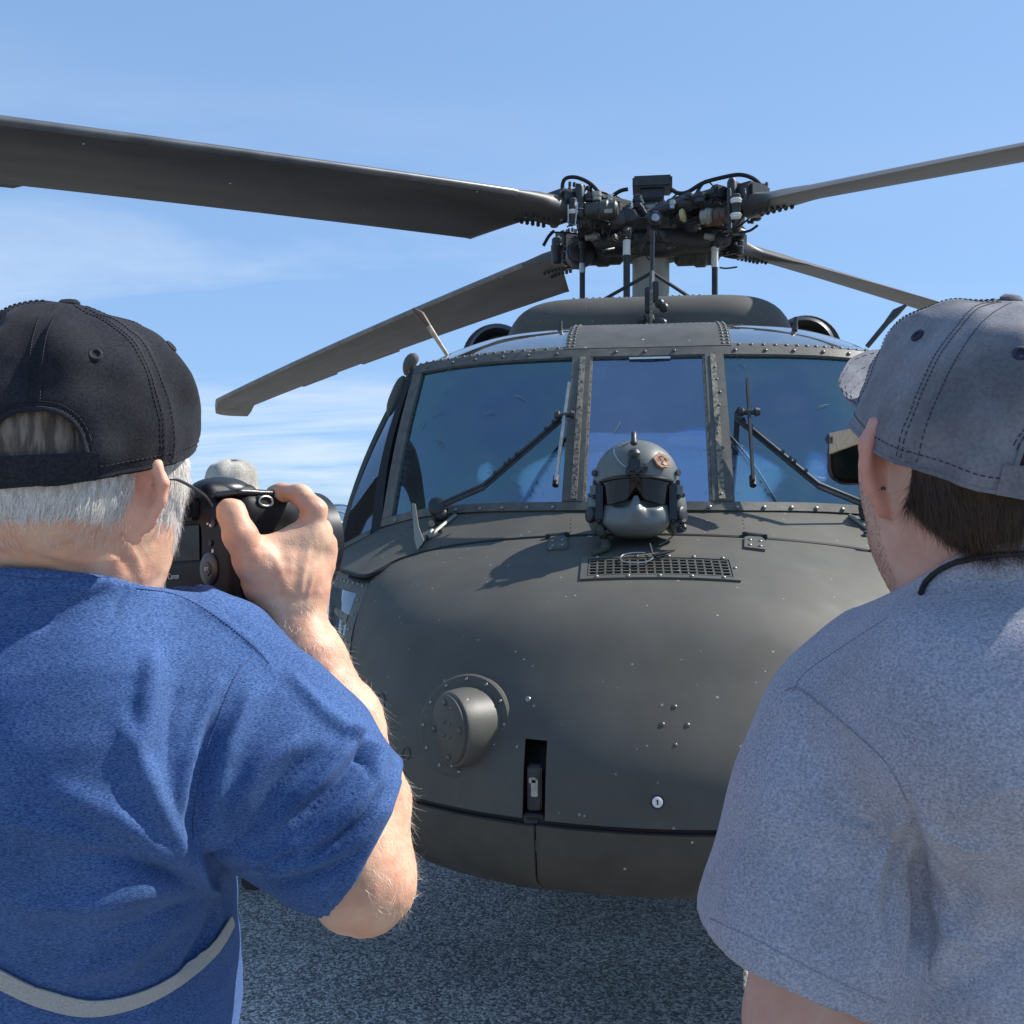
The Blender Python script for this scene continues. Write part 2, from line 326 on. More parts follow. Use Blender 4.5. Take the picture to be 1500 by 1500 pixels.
# ------------------------------------------------------------------ ground
def asphalt():
    m = bpy.data.materials.new('asphalt'); m.use_nodes = True; nt = m.node_tree; N = nt.nodes; L = nt.links; p = N['Principled BSDF']
    tc = N.new('ShaderNodeTexCoord'); src = tc.outputs['Object']
    ds = N.new('ShaderNodeTexNoise'); ds.inputs['Scale'].default_value = 60; L.new(src, ds.inputs['Vector'])
    va = N.new('ShaderNodeVectorMath'); va.operation = 'SCALE'; va.inputs[3].default_value = 0.012; L.new(ds.outputs['Color'], va.inputs[0])
    vb = N.new('ShaderNodeVectorMath'); vb.operation = 'ADD'; L.new(src, vb.inputs[0]); L.new(va.outputs[0], vb.inputs[1])
    vo = N.new('ShaderNodeTexVoronoi'); vo.inputs['Scale'].default_value = 125; L.new(vb.outputs[0], vo.inputs['Vector'])
    sp = N.new('ShaderNodeSeparateColor'); L.new(vo.outputs['Color'], sp.inputs[0])
    cr = N.new('ShaderNodeValToRGB'); L.new(sp.outputs[0], cr.inputs[0])
    cr.color_ramp.elements[0].position = 0.15; cr.color_ramp.elements[0].color = (0.12, 0.12, 0.117, 1)
    cr.color_ramp.elements[1].position = 1.0; cr.color_ramp.elements[1].color = (0.65, 0.63, 0.57, 1)
    e = cr.color_ramp.elements.new(0.62); e.color = (0.34, 0.335, 0.32, 1)
    e = cr.color_ramp.elements.new(0.86); e.color = (0.56, 0.54, 0.50, 1)
    nb = N.new('ShaderNodeTexNoise'); nb.inputs['Scale'].default_value = 1.3; nb.inputs['Detail'].default_value = 6; L.new(src, nb.inputs['Vector'])
    mr = N.new('ShaderNodeMapRange'); mr.inputs[1].default_value = 0.35; mr.inputs[2].default_value = 0.65; mr.inputs[3].default_value = 0.8; mr.inputs[4].default_value = 1.2; L.new(nb.outputs[0], mr.inputs[0])
    mx = N.new('ShaderNodeVectorMath'); mx.operation = 'SCALE'; L.new(cr.outputs[0], mx.inputs[0]); L.new(mr.outputs[0], mx.inputs[3])
    ns = N.new('ShaderNodeTexNoise'); ns.inputs['Scale'].default_value = 4.5; ns.inputs['Detail'].default_value = 5; L.new(src, ns.inputs['Vector'])
    ms = N.new('ShaderNodeMapRange'); ms.inputs[1].default_value = 0.70; ms.inputs[2].default_value = 0.74; L.new(ns.outputs[0], ms.inputs[0])
    m2 = N.new('ShaderNodeMixRGB'); L.new(ms.outputs[0], m2.inputs[0]); L.new(mx.outputs[0], m2.inputs[1]); m2.inputs[2].default_value = (0.05, 0.035, 0.025, 1)
    L.new(m2.outputs[0], p.inputs['Base Color']); p.inputs['Roughness'].default_value = 0.85; p.inputs['Specular IOR Level'].default_value = 0.3
    bp = N.new('ShaderNodeBump'); bp.inputs['Strength'].default_value = 0.9; bp.inputs['Distance'].default_value = 0.005; bp.invert = True
    L.new(vo.outputs['Distance'], bp.inputs['Height']); L.new(bp.outputs[0], p.inputs['Normal'])
    return m
M['asphalt'] = asphalt()
M['grass'] = mat('far_grass', (0.06, 0.085, 0.03), 0.95, var=0.4, vscale=0.4)
mesh('grass_field', [(-2500, -2500, -0.02), (2500, -2500, -0.02), (2500, 2500, -0.02), (-2500, 2500, -0.02)], [(0, 1, 2, 3)], M['grass'], kind='structure')
mesh('asphalt_apron', [(-60, -40, 0), (70, -40, 0), (70, 60, 0), (-60, 60, 0)], [(0, 1, 2, 3)], M['asphalt'], kind='structure')

# ------------------------------------------------------------------ helicopter
HEL = empty('helicopter', (0, 6.0, 0), 'large olive grey military helicopter parked nose-on with four drooping rotor blades', 'helicopter')
OUT = np.array([0, -1, 0.6])
def mirror_cols(rows):       # rows of right half points from the centre outwards -> full rows from -x to +x
    G = []
    for r in rows:
        r = [np.array(p, float) for p in r]
        G.append([p * np.array([-1, 1, 1]) for p in r[:0:-1]] + r)
    return np.array(G)
nose_rows = [
 [(0, 3.05, 1.530), (.33, 3.08, 1.520), (.62, 3.15, 1.490), (.80, 3.15, 1.445), (.89, 3.11, 1.385)],
 [(0, 2.80, 1.462), (.33, 2.83, 1.452), (.62, 2.91, 1.412), (.80, 2.98, 1.365), (.91, 3.05, 1.310)],
 [(0, 2.55, 1.350), (.33, 2.58, 1.340), (.62, 2.69, 1.300), (.80, 2.83, 1.245), (.925, 3.01, 1.19)],
 [(0, 2.38, 1.190), (.33, 2.42, 1.180), (.62, 2.55, 1.145), (.80, 2.74, 1.10), (.92, 2.98, 1.06)],
 [(0, 2.29, 1.020), (.33, 2.34, 1.012), (.62, 2.495, .990), (.80, 2.71, .965), (.89, 2.96, .935)],
 [(0, 2.265, .888), (.33, 2.32, .885), (.62, 2.49, .872), (.79, 2.71, .850), (.86, 2.95, .825)]]
nose_rows = [[(x, y + (0, -.008, -.018, -.004, -.036, -.048)[i] * max(0, 1 - (x / .95) ** 2), z) for x, y, z in r] for i, r in enumerate(nose_rows)]
NS = Surf(mirror_cols(nose_rows))
def add_boolean(o, cutters):
    for c in cutters:
        md = o.modifiers.new('cut', 'BOOLEAN'); md.object = c; md.operation = 'DIFFERENCE'; md.solver = 'EXACT'
    dg = bpy.context.evaluated_depsgraph_get(); me = bpy.data.meshes.new_from_object(o.evaluated_get(dg))
    o.modifiers.clear(); o.data = me
    for c in cutters: bpy.data.objects.remove(c)
Pn = grid(NS.pt, lin(0.004, 0.996, 121), lin(0.006, 0.994, 81))
nV, nF = shell(Pn, 0.012, OUT)
nose_bvh = bvh_of(nV, nF)
door = mesh('nose_door', nV, nF, M['paint'], HEL, True, None, 40)
# cut the latch recess and the vent opening through the door
pa, na = hit(nose_bvh, 786, 1120)
rec_w = 0.054; t_ = np.array([1, 0, 0]); 
def temp_box(c, size, ax):
    b = MB().box(c, size, ax); return b.build('cutter', None, None, False)
p1, _ = hit(nose_bvh, 786, 1075); p2 = NS.pt(0.5 - (.5 * .26 / .9), 1.0)
lx = p1[0]
zc1 = p1[2] - .012; zc0 = 0.80
vc, vn = hit(nose_bvh, 965, 831)
vx, vy, vz = frame(vn, (0, 0, 1))
cut1 = temp_box((lx, 2.40, (zc1 + zc0) / 2), (rec_w, 0.5, zc1 - zc0), np.eye(3))
cut2 = temp_box(vc, (0.395, 0.118, 0.2), [vx, vy, vz])
add_boolean(door, [cut1, cut2])
door.data.shade_smooth()
try: door.data.set_sharp_from_angle(angle=R(40))
except Exception: pass
def on_nose(px, py): return hit(nose_bvh, px, py)
def off_nose(p, h=0.0, side=None):   # closest surface point lifted by h
    r = nose_bvh.find_nearest(Vector(p)); n = np.array(r[1]); 
    if n @ OUT < 0: n = -n
    return np.array(r[0]) + n * h, n
# latch block in the recess
lb = empty('latch', HEL.location, None); lb.parent = HEL; lb.location = (0, 0, 0)
b = MB(); b.box((lx, 2.46, (zc1 + zc0) / 2), (rec_w + .03, .01, zc1 - zc0 + .05))
for s in (-1, 1): b.box((lx + s * (rec_w / 2 + .008), 2.40, (zc1 + zc0) / 2), (.006, .125, zc1 - zc0 + .03))
b.box((lx, 2.40, zc1 + .012), (rec_w, .12, .006))
b.build('recess_lining', M['dark'], lb, False)
fy = on_nose(786, 1190)[0][1] if on_nose(786, 1190)[0] is not None else 2.3
MB().box((lx, fy + .035, .955), (.034, .03, .105), bev=.004).build('latch_handle', M['dark2'], lb)
MB().box((lx, fy + .018, .958), (.016, .006, .042), bev=.002).box((lx - .004, fy + .018, .975), (.018, .006, .014), bev=.002).build('latch_wear', M['steel'], lb)
MB().box((lx, fy + .02, .888), (.048, .03, .022), bev=.003).build('latch_base', M['dark2'], lb)
MB().box((lx, fy + .003, .889), (.030, .004, .006), bev=.001).build('latch_slot', M['black'], lb)

def stud(name, p, n, r, h, m, parent, seg=10):
    return MB().lathe(p - n * .002, n, [(0, r), (h * .55, r), (h, r * .55)], seg).build(name, m, parent)
# bolt heads share a mesh
def proto_bolt(r, h, m, name='screw'):
    b = MB().lathe((0, 0, 0), (0, 0, 1), [(-.002, r), (h * .5, r), (h * .85, r * .75), (h, r * .35)], 10)
    me = bpy.data.meshes.new(name); me.from_pydata([tuple(v) for v in b.v], [], b.f); me.materials.append(m); me.shade_smooth(); return me
SC_A = proto_bolt(.0062, .0045, M['bolt']); SC_B = proto_bolt(.0062, .0045, M['chrome'])
def screw(p, n, parent, me=SC_A, sc=1.0, name='screw'):
    o = bpy.data.objects.new(name, me); S.collection.objects.link(o); o.parent = parent
    o.location = Vector(p) - wloc(parent); o.rotation_euler = Vector(n).to_track_quat('Z', 'Y').to_euler(); o.scale = (sc,) * 3; return o

# vent grille over its opening
vg = MB()
def vpt(a, b_, h): 
    p, n = off_nose(vc + vx * a + vy * b_, 0); return p + n * h
VL, VH = 0.215, 0.074
fr_out = []
def strip(mb, P0, P1, wdt, h, th, n=14):
    # flat bar following the nose skin from P0 to P1 (local vent coords)
    for i in range(n):
        a = np.array(P0) + (np.array(P1) - np.array(P0)) * i / n; c = np.array(P0) + (np.array(P1) - np.array(P0)) * (i + 1) / n
        d = nz(np.array([*(c - a), 0])); s = np.array([-d[1], d[0]]) * wdt / 2
        q = [vpt(*(a - s), h), vpt(*(a + s), h), vpt(*(c + s), h), vpt(*(c - s), h)]
        r = [vpt(*(a - s), h - th), vpt(*(a + s), h - th), vpt(*(c + s), h - th), vpt(*(c - s), h - th)]
        mb.add(q + r, [(0, 1, 2, 3), (7, 6, 5, 4), (0, 4, 5, 1), (1, 5, 6, 2), (2, 6, 7, 3), (3, 7, 4, 0)])
grille = empty('vent_grille', (0, 0, 0)); grille.parent = HEL; 
fm = MB()
strip(fm, (-VL, VH - .004), (VL, VH - .004), .018, .006, .008); strip(fm, (-VL, -VH + .004), (VL, -VH + .004), .018, .006, .008)
strip(fm, (-VL + .009, -VH + .013), (-VL + .009, VH - .013), .018, .006, .008, 4); strip(fm, (VL - .009, -VH + .013), (VL - .009, VH - .013), .018, .006, .008, 4)
fm.build('vent_frame', M['paint2'], grille, False)
bw = 0.385; 
for i in range(18):
    b = MB(); a = -bw / 2 + bw * i / 17; strip(b, (a, -.060), (a, .060), .0050, .0035, .004, 4); b.build('grille_bar', M['paint2'], grille, False)
for j in range(6):
    b = MB(); a = -.052 + .104 * j / 5; strip(b, (-.193, a), (.193, a), .005, .0045, .004, 10); b.build('grille_bar', M['paint2'], grille, False)
MB().box(vc - vn * .055, (.44, .16, .004), [vx, vy, vz]).build('vent_duct', M['black'], grille, False)
for (a, b_) in [(-.17, -.069), (-.085, -.069), (0, -.069), (.085, -.069), (.17, -.069), (-.17, .069), (-.06, .069), (.03, .069), (.10, .069), (.18, .069), (.207, 0)]:
    screw(vpt(a, b_, .006), vn, grille, SC_B, .9)

# small studs on the nose
for (px, py, k, sc) in [(773, 1024, 'B', 1.3), (988, 1035, 'A', 1.1), (970, 1061, 'A', 1.1), (1007, 1062, 'A', 1.1), (989, 1091, 'A', .9), (1141, 1007, 'A', 1.2), (929, 925, 'A', .35)]:
    p, n = on_nose(px, py); screw(p - n * .0025, n, door, SC_B if k == 'B' else SC_A, sc, 'stud')
p, n = on_nose(963, 1175)
MB().lathe(p - n * .004, n, [(0, .0165), (.004, .0165), (.004, .012)], 20).build('lock_ring', M['dark'], door)
MB().lathe(p - n * .003, n, [(0, .0118), (.009, .0118), (.010, .010)], 20).build('lock_cylinder', M['white'], door)
fx, fy_, fz = frame(n); MB().box(p + n * .0075, (.0028, .011, .002), [fx, fy_, fz]).box(p + n * .0076 + fy_ * .0035 - fx * .0014, (.004, .002, .002), [fx, fy_, fz]).build('lock_slot', M['black'], door)

# round forward-looking cover on its flange
p, n = on_nose(680, 1062)
fl = empty('sensor_cover', (0, 0, 0)); fl.parent = HEL
ax = nz(np.array([-.76, -.64, .0])); fn = nz(n * .9 + np.array([0, -.35, 0]))
MB().lathe(p - fn * .03, fn, [(0, .128), (.030, .128), (.036, .122), (.036, .085)], 56).build('flange', M['paint'], fl)
base = p - fn * .01 + np.array([.012, 0, 0])
b = MB(); X0, Y0, Z0 = frame(ax); FX, FY, FZ = frame(fn)
# barrel: blends from flange circle to tilted cap circle
V = []; NN = 48
cap_c = base + ax * .056 + np.array([-.0, -.01, .0])
for i, t in enumerate([0, .12, .3, .6, .9, .97, 1.0]):
    for j in range(NN):
        a = 2 * math.pi * j / NN
        A = base + (FX * math.cos(a) + FY * math.sin(a)) * .102; B = cap_c + (X0 * math.cos(a) + Y0 * math.sin(a)) * (.092 if t < .97 else (.090 if t < 1 else .084))
        q = A + (B - A) * (t ** .9); V.append(q)
F = [(i * NN + j, i * NN + (j + 1) % NN, (i + 1) * NN + (j + 1) % NN, (i + 1) * NN + j) for i in range(6) for j in range(NN)] + [tuple(6 * NN + j for j in range(NN))]
mesh('barrel', V, F, M['paint2'], fl, True, None, 35)
MB().lathe(cap_c, ax, [(0, .083), (.007, .083), (.009, .080)], 48).build('cover_plate', M['paint'], fl)
for k in range(4):
    a = k * math.pi / 2 + .15; screw(cap_c + ax * .009 + (X0 * math.cos(a) + Y0 * math.sin(a)) * .066, ax, fl, SC_A, 1.3)
for (i, j) in ((-1, -1), (1, -1), (-1, 1), (1, 1)): screw(cap_c + ax * .009 + X0 * i * .014 + Y0 * j * .016, ax, fl, SC_A, .7)
for k in range(12):
    a = k * math.pi / 6 + .1; screw(p + fn * .006 + (FX * math.cos(a) + FY * math.sin(a)) * .113, fn, fl, SC_B, .75)
for (px, py, r) in ((556, 1034, .034), (596, 1104, .016)):
    p, n = on_nose(px, py)
    if p is not None: MB().lathe(p - n * .004, n, [(0, r), (.007, r), (.008, r * .9), (.005, r * .86), (.005, r * .2)], 28).build('access_cap', M['paint'], door)

# lower nose below the door seam
low_rows = [
 [(0, 2.272, .878), (.33, 2.327, .875), (.62, 2.496, .862), (.79, 2.716, .840), (.86, 2.955, .815), (.97, 3.3, .80), (1.02, 3.8, .80)],
 [(0, 2.29, .80), (.33, 2.345, .797), (.62, 2.51, .785), (.78, 2.73, .765), (.85, 2.97, .745), (.95, 3.32, .73), (1.0, 3.82, .73)],
 [(0, 2.35, .715), (.33, 2.40, .713), (.60, 2.56, .70), (.74, 2.78, .685), (.80, 3.02, .665), (.88, 3.36, .65), (.93, 3.84, .65)],
 [(0, 2.52, .635), (.30, 2.56, .633), (.52, 2.70, .625), (.62, 2.90, .615), (.68, 3.12, .60), (.76, 3.42, .59), (.80, 3.9, .58)],
 [(0, 2.9, .575), (.26, 2.92, .575), (.42, 3.02, .57), (.50, 3.15, .565), (.55, 3.32, .56), (.62, 3.58, .55), (.66, 3.95, .54)]]
low_rows = [[(x, y + (-.048, -.045, -.030, 0, 0)[i] * max(0, 1 - (x / .95) ** 2), z) for x, y, z in r] for i, r in enumerate(low_rows)]
LS = Surf(mirror_cols(low_rows))
Pl = grid(LS.pt, lin(0, 1, 141), lin(0, 1, 33))
us = lin(0, 1, 141); lsplit = 0.5 - 0.5 * (0.27 / 0.97) * .72
i_split = int(np.argmin([abs(Pl[3, i][0] - (lx + .004)) for i in range(141)]))
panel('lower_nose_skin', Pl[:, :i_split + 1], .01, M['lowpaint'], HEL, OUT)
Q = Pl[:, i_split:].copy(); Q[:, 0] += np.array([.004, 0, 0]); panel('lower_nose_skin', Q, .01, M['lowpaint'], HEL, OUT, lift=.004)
lowrivet = MB()
for i in range(i_split + 3, 100, 2):
    q = Pl[2, i]; n = nz(np.array([q[0] * .6, -1, 0])); lowrivet.lathe(q + n * .004, n, [(0, .0032), (.0015, .0025)], 6)
lowrivet.build('rivets', M['bolt'], HEL, kind='stuff')
b = MB(); b.tube([LS.pt(u, 0) + np.array([0, .012, .006]) for u in lin(.10, .90, 140)], .0095, 8); b.build('lower_seam_dark', M['black'], HEL)  # black tube fills the open seam gap, standing in for its dark
# inner bulkhead so that nothing shows through the seams
Pb = Pn[::4, ::4].copy(); Pb = Pb + np.array([0, .06, -.02]); Pb[..., 0] *= .96
mesh('inner_nose_bulkhead', *shell(Pb[:, :], .01, OUT), M['black'], HEL)

# deck between the door seam and the windshields
deck = [
 [(0, 3.066, 1.534), (.33, 3.096, 1.524), (.62, 3.166, 1.494), (.80, 3.166, 1.450), (.90, 3.125, 1.398), (1.03, 3.28, 1.402), (1.14, 3.45, 1.405)],
 [(0, 3.16, 1.570), (.30, 3.17, 1.562), (.60, 3.27, 1.549), (.80, 3.31, 1.519), (.925, 3.33, 1.475), (1.045, 3.43, 1.452), (1.16, 3.52, 1.425)],
 [(0, 3.26, 1.606), (.27, 3.26, 1.604), (.58, 3.38, 1.600), (.80, 3.48, 1.582), (.95, 3.57, 1.552), (1.06, 3.60, 1.50), (1.175, 3.61, 1.44)]]
DS = Surf(mirror_cols(deck))
Pd = grid(DS.pt, lin(0, 1, 111), lin(0, 1, 17)); panel('windshield_deck', Pd, .01, M['paint'], HEL, OUT)
deck_bvh = bvh_of(*shell(Pd, .01, OUT))
# black strip standing in for the shadow line under the deck lip
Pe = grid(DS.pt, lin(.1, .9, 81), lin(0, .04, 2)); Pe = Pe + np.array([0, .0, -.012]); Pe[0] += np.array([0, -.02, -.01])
panel('deck_lip_shadow', Pe, .004, M['black'], HEL, OUT)

b = MB(); b.tube([DS.pt(u, 0) + np.array([0, -.008, -.006]) for u in lin(.06, .94, 120)], .0075, 8); b.build('seam_gap_shadow', M['black'], HEL)  # black tube painting in the shaded gap between deck and door
# windshield surface: u -1..1 across, t 0..1 up
wb = [(0, 3.25, 1.602), (.25, 3.25, 1.602), (.58, 3.375, 1.598), (.80, 3.475, 1.580), (.985, 3.585, 1.542)]
wt = [(0, 3.69, 2.205), (.245, 3.69, 2.205), (.55, 3.745, 2.205), (.75, 3.80, 2.198), (.925, 3.88, 2.185)]
WBs = Surf(mirror_cols([wb, [tuple((np.array(a) + np.array(b_)) / 2 + np.array([0, -.035 * (a[0] / .985) ** 1, .008])) for a, b_ in zip(wb, wt)], wt]))
def WS(u, t):   # u = signed fraction; knots remapped so that |u| ~ X fraction
    k = [0, .25 / .985, .58 / .985, .80 / .985, 1.0]; a = abs(u); i = min(int(np.searchsorted(k, a, 'right')) - 1, 3); f = (a - k[i]) / (k[i + 1] - k[i])
    s = (i + f) / 4; return WBs.pt(.5 + math.copysign(s, u) / 2, t)
def wgrid(u0, u1, t0, t1, nu=20, nt=24): return grid(WS, lin(u0, u1, nu), lin(t0, t1, nt))
ws = empty('windshield_frame', (0, 0, 0)); ws.parent = HEL
PU = .218; PW = .288; TB = .045; TT = .945; UE = .955
panel('centre_windshield', wgrid(-PU, PU, TB, TT, 12, 20), .008, M['glass_c'], HEL, OUT, lift=-.004)
for s in (-1, 1):
    a, b_ = (PW, UE) if s > 0 else (-UE, -PW)
    panel('side_windshield', wgrid(a, b_, TB, TT, 28, 24), .008, M['glass'], HEL, OUT, lift=-.004)
    # posts
    a, b_ = (PU, PW) if s > 0 else (-PW, -PU)
    panel('centre_post', wgrid(a, b_, TB + .002, TT - .002, 6, 24), .03, M['frame'], ws, OUT, lift=.010)
    aa = PU + .018; bb = aa + .018
    if s < 0: aa, bb = -bb, -aa
    panel('sealant_strip', wgrid(aa, bb, TB + .01, TT - .01, 4, 60), .006, M['sealant'], ws, OUT, lift=.014)
    a, b_ = (UE, 1.0) if s > 0 else (-1.0, -UE)
    panel('corner_post', wgrid(a, b_, TB + .002, TT - .002, 5, 24), .03, M['frame'], ws, OUT, lift=.008)
panel('sill', wgrid(-1, 1, -.012, TB, 80, 4), .02, M['frame'], ws, OUT, lift=.008)
panel('header', wgrid(-1, 1, TT, 1.01, 80, 4), .02, M['frame'], ws, OUT, lift=.008)
# inner lip of the centre pane
for s in (-1, 1):
    a, b_ = (PU - .008, PU) if s > 0 else (-PU, -PU + .008)
    panel('glazing_lip', wgrid(a, b_, TB, TT, 3, 12), .006, M['sealant'], ws, OUT, lift=.004)
def wn(u, t):
    e = .01; n = nz(np.cross(WS(u + e, t) - WS(u - e, t), WS(u, t + e) - WS(u, t - e))); return n if n @ OUT > 0 else -n
for t, me in ((.016, SC_A), (.972, SC_A)):
    for u in [x for x in np.arange(-.93, .94, .0875 if t < .5 else .115)]:
        if abs(abs(u) - .253) < .04: continue
        screw(WS(u, t) + wn(u, t) * .008, wn(u, t), ws, SC_B if (t < .5) else me, 1.15)
for s in (-1, 1):
    for t in np.arange(.08, .93, .085):
        u = s * (.253 + random.uniform(-.012, .008)); screw(WS(u, t) + wn(u, t) * .013, wn(u, t), ws, SC_A, .8)
b = MB()
for (u0, t0, u1, t1) in ((-.86, .62, -.80, .635), (-.50, .70, -.455, .66), (-.83, .76, -.81, .79), (-.815, .44, -.79, .445), (-.60, .60, -.59, .585), (-.62, .585, -.585, .60), (-.80, .41, -.77, .42), (-.90, .55, -.885, .60), (-.10, .50, -.12, .44), (.62, .60, .66, .62), (-.84, .90, -.80, .97), (.35, .90, .37, .86), (.70, .40, .71, .43), (-.17, .30, -.165, .33)):
    pa_, pb_ = WS(u0, t0) + wn(u0, t0) * .0045, WS(u1, t1) + wn(u1, t1) * .0045; b.tube([pa_, (pa_ + pb_) / 2 + np.array([.002, 0, .002]), pb_], .0008, 4)
b.build('glass_scratches', M['sealant'], HEL, kind='stuff')
# label strips at the top of the centre glass, scratches on panes
MB().add([WS(-.07, TT - .004) + wn(0, .9) * .003, WS(.09, TT - .004) + wn(0, .9) * .003, WS(.09, TT - .018) + wn(0, .9) * .003, WS(-.07, TT - .018) + wn(0, .9) * .003], [(0, 1, 2, 3)]).build('placard', M['white'], ws, False)

# door window and its dark post
M['void'] = M['dark']
for s in (-1, 1):
    def SW(a, t):
        bt = [(.990, 3.592, 1.535), (1.03, 3.60, 1.515), (1.172, 3.625, 1.445), (1.19, 4.45, 1.42)]
        tp = [(.930, 3.887, 2.18), (.955, 3.90, 2.175), (1.0, 3.97, 2.13), (1.03, 4.6, 2.13)]
        k = [0, .2, .8, 1]; i = 0 if a < .12 else (1 if a < .5 else 2); kk = [0, .12, .5, 1.0]; f = (a - kk[i]) / (kk[i + 1] - kk[i])
        B = np.array(bt[i]) * (1 - f) + np.array(bt[i + 1]) * f; T = np.array(tp[i]) * (1 - f) + np.array(tp[i + 1]) * f
        p = B * (1 - t) + T * t; p[0] += .03 * math.sin(math.pi * t); p[0] *= s; return p
    o = np.array([s, -.3, .2])
    g = lambda a0, a1, t0, t1, na=8, nt=14: grid(SW, lin(a0, a1, na), lin(t0, t1, nt))
    panel('door_post', g(0, .13, 0, 1), .02, M['black'], HEL, o)
    panel('door_window', g(.13, .495, .03, .97), .008, M['glass_s'], HEL, o, lift=-.003)
    panel('door_window_rail', g(.13, .495, 0, .03, 8, 3), .02, M['frame'], HEL, o, lift=.004)
    panel('door_window_rail', g(.13, .495, .97, 1, 8, 3), .02, M['frame'], HEL, o, lift=.004)
    panel('door_edge', g(.495, .53, 0, 1, 4), .03, M['paint'], HEL, o, lift=.012)
    panel('rear_door_window', g(.53, .96, .06, .94, 8, 12), .008, M['glass_s'], HEL, o, lift=-.003)
    panel('door_rail', g(.53, 1, 0, .06, 8, 3), .02, M['paint'], HEL, o); panel('door_rail', g(.53, 1, .94, 1, 8, 3), .02, M['paint'], HEL, o)
    panel('door_rail', g(.96, 1, .06, .94, 3, 8), .02, M['paint'], HEL, o)
    # lumpy hinge fairings at the top corner of the door
    b = MB()
    def fq(px, py, Y): q = WY(px, py, Y); q[0] = abs(q[0]) * s; return q
    b.tube(smooth_path([fq(592, 551, 3.93), fq(584, 568, 3.92), fq(575, 590, 3.90), fq(568, 612, 3.88)], 5), [.006, .012, .017, .020, .021] + [.022] * 5 + [.021, .020, .016, .012, .008, .004], 10)
    b.tube(smooth_path([fq(612, 521, 3.93), fq(601, 530, 3.93), fq(595, 550, 3.93)], 4), [.008, .018, .024, .026, .026, .025, .022, .016, .008], 10)
    b.build('door_fairing', M['paint'], HEL)
    # chin side grid
    ch = [[(.892, 3.125, 1.383), (1.03, 3.285, 1.390), (1.14, 3.46, 1.395), (1.185, 3.75, 1.40), (1.19, 4.45, 1.41)],
          [(.922, 3.02, 1.215), (1.05, 3.20, 1.21), (1.145, 3.44, 1.21), (1.185, 3.75, 1.2), (1.19, 4.45, 1.2)],
          [(.915, 2.99, 1.05), (1.04, 3.19, 1.02), (1.12, 3.44, 1.01), (1.15, 3.77, 1.0), (1.16, 4.45, 1.0)],
          [(.866, 2.965, .825), (.97, 3.21, .815), (1.02, 3.47, .808), (1.05, 3.8, .80), (1.06, 4.45, .80)]]
    CS = Surf(np.array(ch) * np.array([s, 1, 1]))
    cg = lambda a0, a1, t0, t1, na=10, nt=10: grid(CS.pt, lin(a0, a1, na), lin(t0, t1, nt))
    panel('chin_window', cg(.075, .60, .10, .86, 16, 16), .006, M['glass_ch'] if 'glass_ch' in M else M['glass_s'], HEL, o, lift=-.002)
    cf = empty('chin_frame', (0, 0, 0)); cf.parent = HEL
    panel('frame_strip', cg(0, .075, 0.0, 1, 4, 24), .02, M['frame'], cf, o, lift=.006); panel('frame_strip', cg(.075, .60, 0.0, .10, 16, 3), .02, M['frame'], cf, o, lift=.004)
    panel('frame_strip', cg(.075, .60, .86, 1, 16, 3), .02, M['frame'], cf, o, lift=.004); panel('side_skin', cg(.60, 1, 0, 1, 8, 8), .02, M['paint'], HEL, o)
    for t in np.arange(.06, .95, .085):
        q = CS.pt(.038, t); n = CS.nrm(.038, t); n = n if n @ o > 0 else -n; screw(q + n * .006, n, cf, SC_B, .95)
    for a in np.arange(.09, .6, .045):
        q = CS.pt(a, .05); n = CS.nrm(a, .05); n = n if n @ o > 0 else -n; screw(q + n * .004, n, cf, SC_B, .95)
    # L shaped tape mark behind the chin glass
    if s < 0:
        q = CS.pt(.11, .19); b = MB()
        P = [CS.pt(.10, .235), CS.pt(.27, .215), CS.pt(.27, .245), CS.pt(.15, .275), CS.pt(.12, .42), CS.pt(.10, .42)]
        P = [x + np.array([0.002, .0, 0]) - CS.nrm(.15, .3) * 0 for x in P]; nn = CS.nrm(.15, .3); nn = nn if nn @ o > 0 else -nn
        b.add([x + nn * .003 for x in P], [(0, 1, 2, 3), (0, 3, 4, 5)]); b.build('tape_mark', M['sealant'], HEL, False)

# roof, eyebrow windows
roof = [
 [(0, 3.70, 2.208), (.285, 3.70, 2.208), (.55, 3.752, 2.207), (.75, 3.81, 2.20), (.93, 3.89, 2.185), (1.0, 4.0, 2.12)],
 [(0, 3.86, 2.300), (.285, 3.86, 2.300), (.55, 3.90, 2.290), (.74, 3.96, 2.262), (.93, 4.05, 2.215), (1.02, 4.15, 2.12)],
 [(0, 4.12, 2.372), (.285, 4.12, 2.372), (.55, 4.15, 2.360), (.76, 4.20, 2.322), (.95, 4.28, 2.25), (1.04, 4.35, 2.12)],
 [(0, 4.55, 2.410), (.285, 4.55, 2.410), (.55, 4.55, 2.398), (.78, 4.57, 2.358), (.96, 4.60, 2.27), (1.06, 4.65, 2.12)],
 [(0, 5.2, 2.40), (.285, 5.2, 2.40), (.55, 5.2, 2.39), (.78, 5.2, 2.35), (.97, 5.2, 2.27), (1.07, 5.2, 2.12)]]
RS = Surf(mirror_cols(roof))
def rgrid(a0, a1, t0, t1, na=20, nt=16): return grid(RS.pt, lin(a0, a1, na), lin(t0, t1, nt))
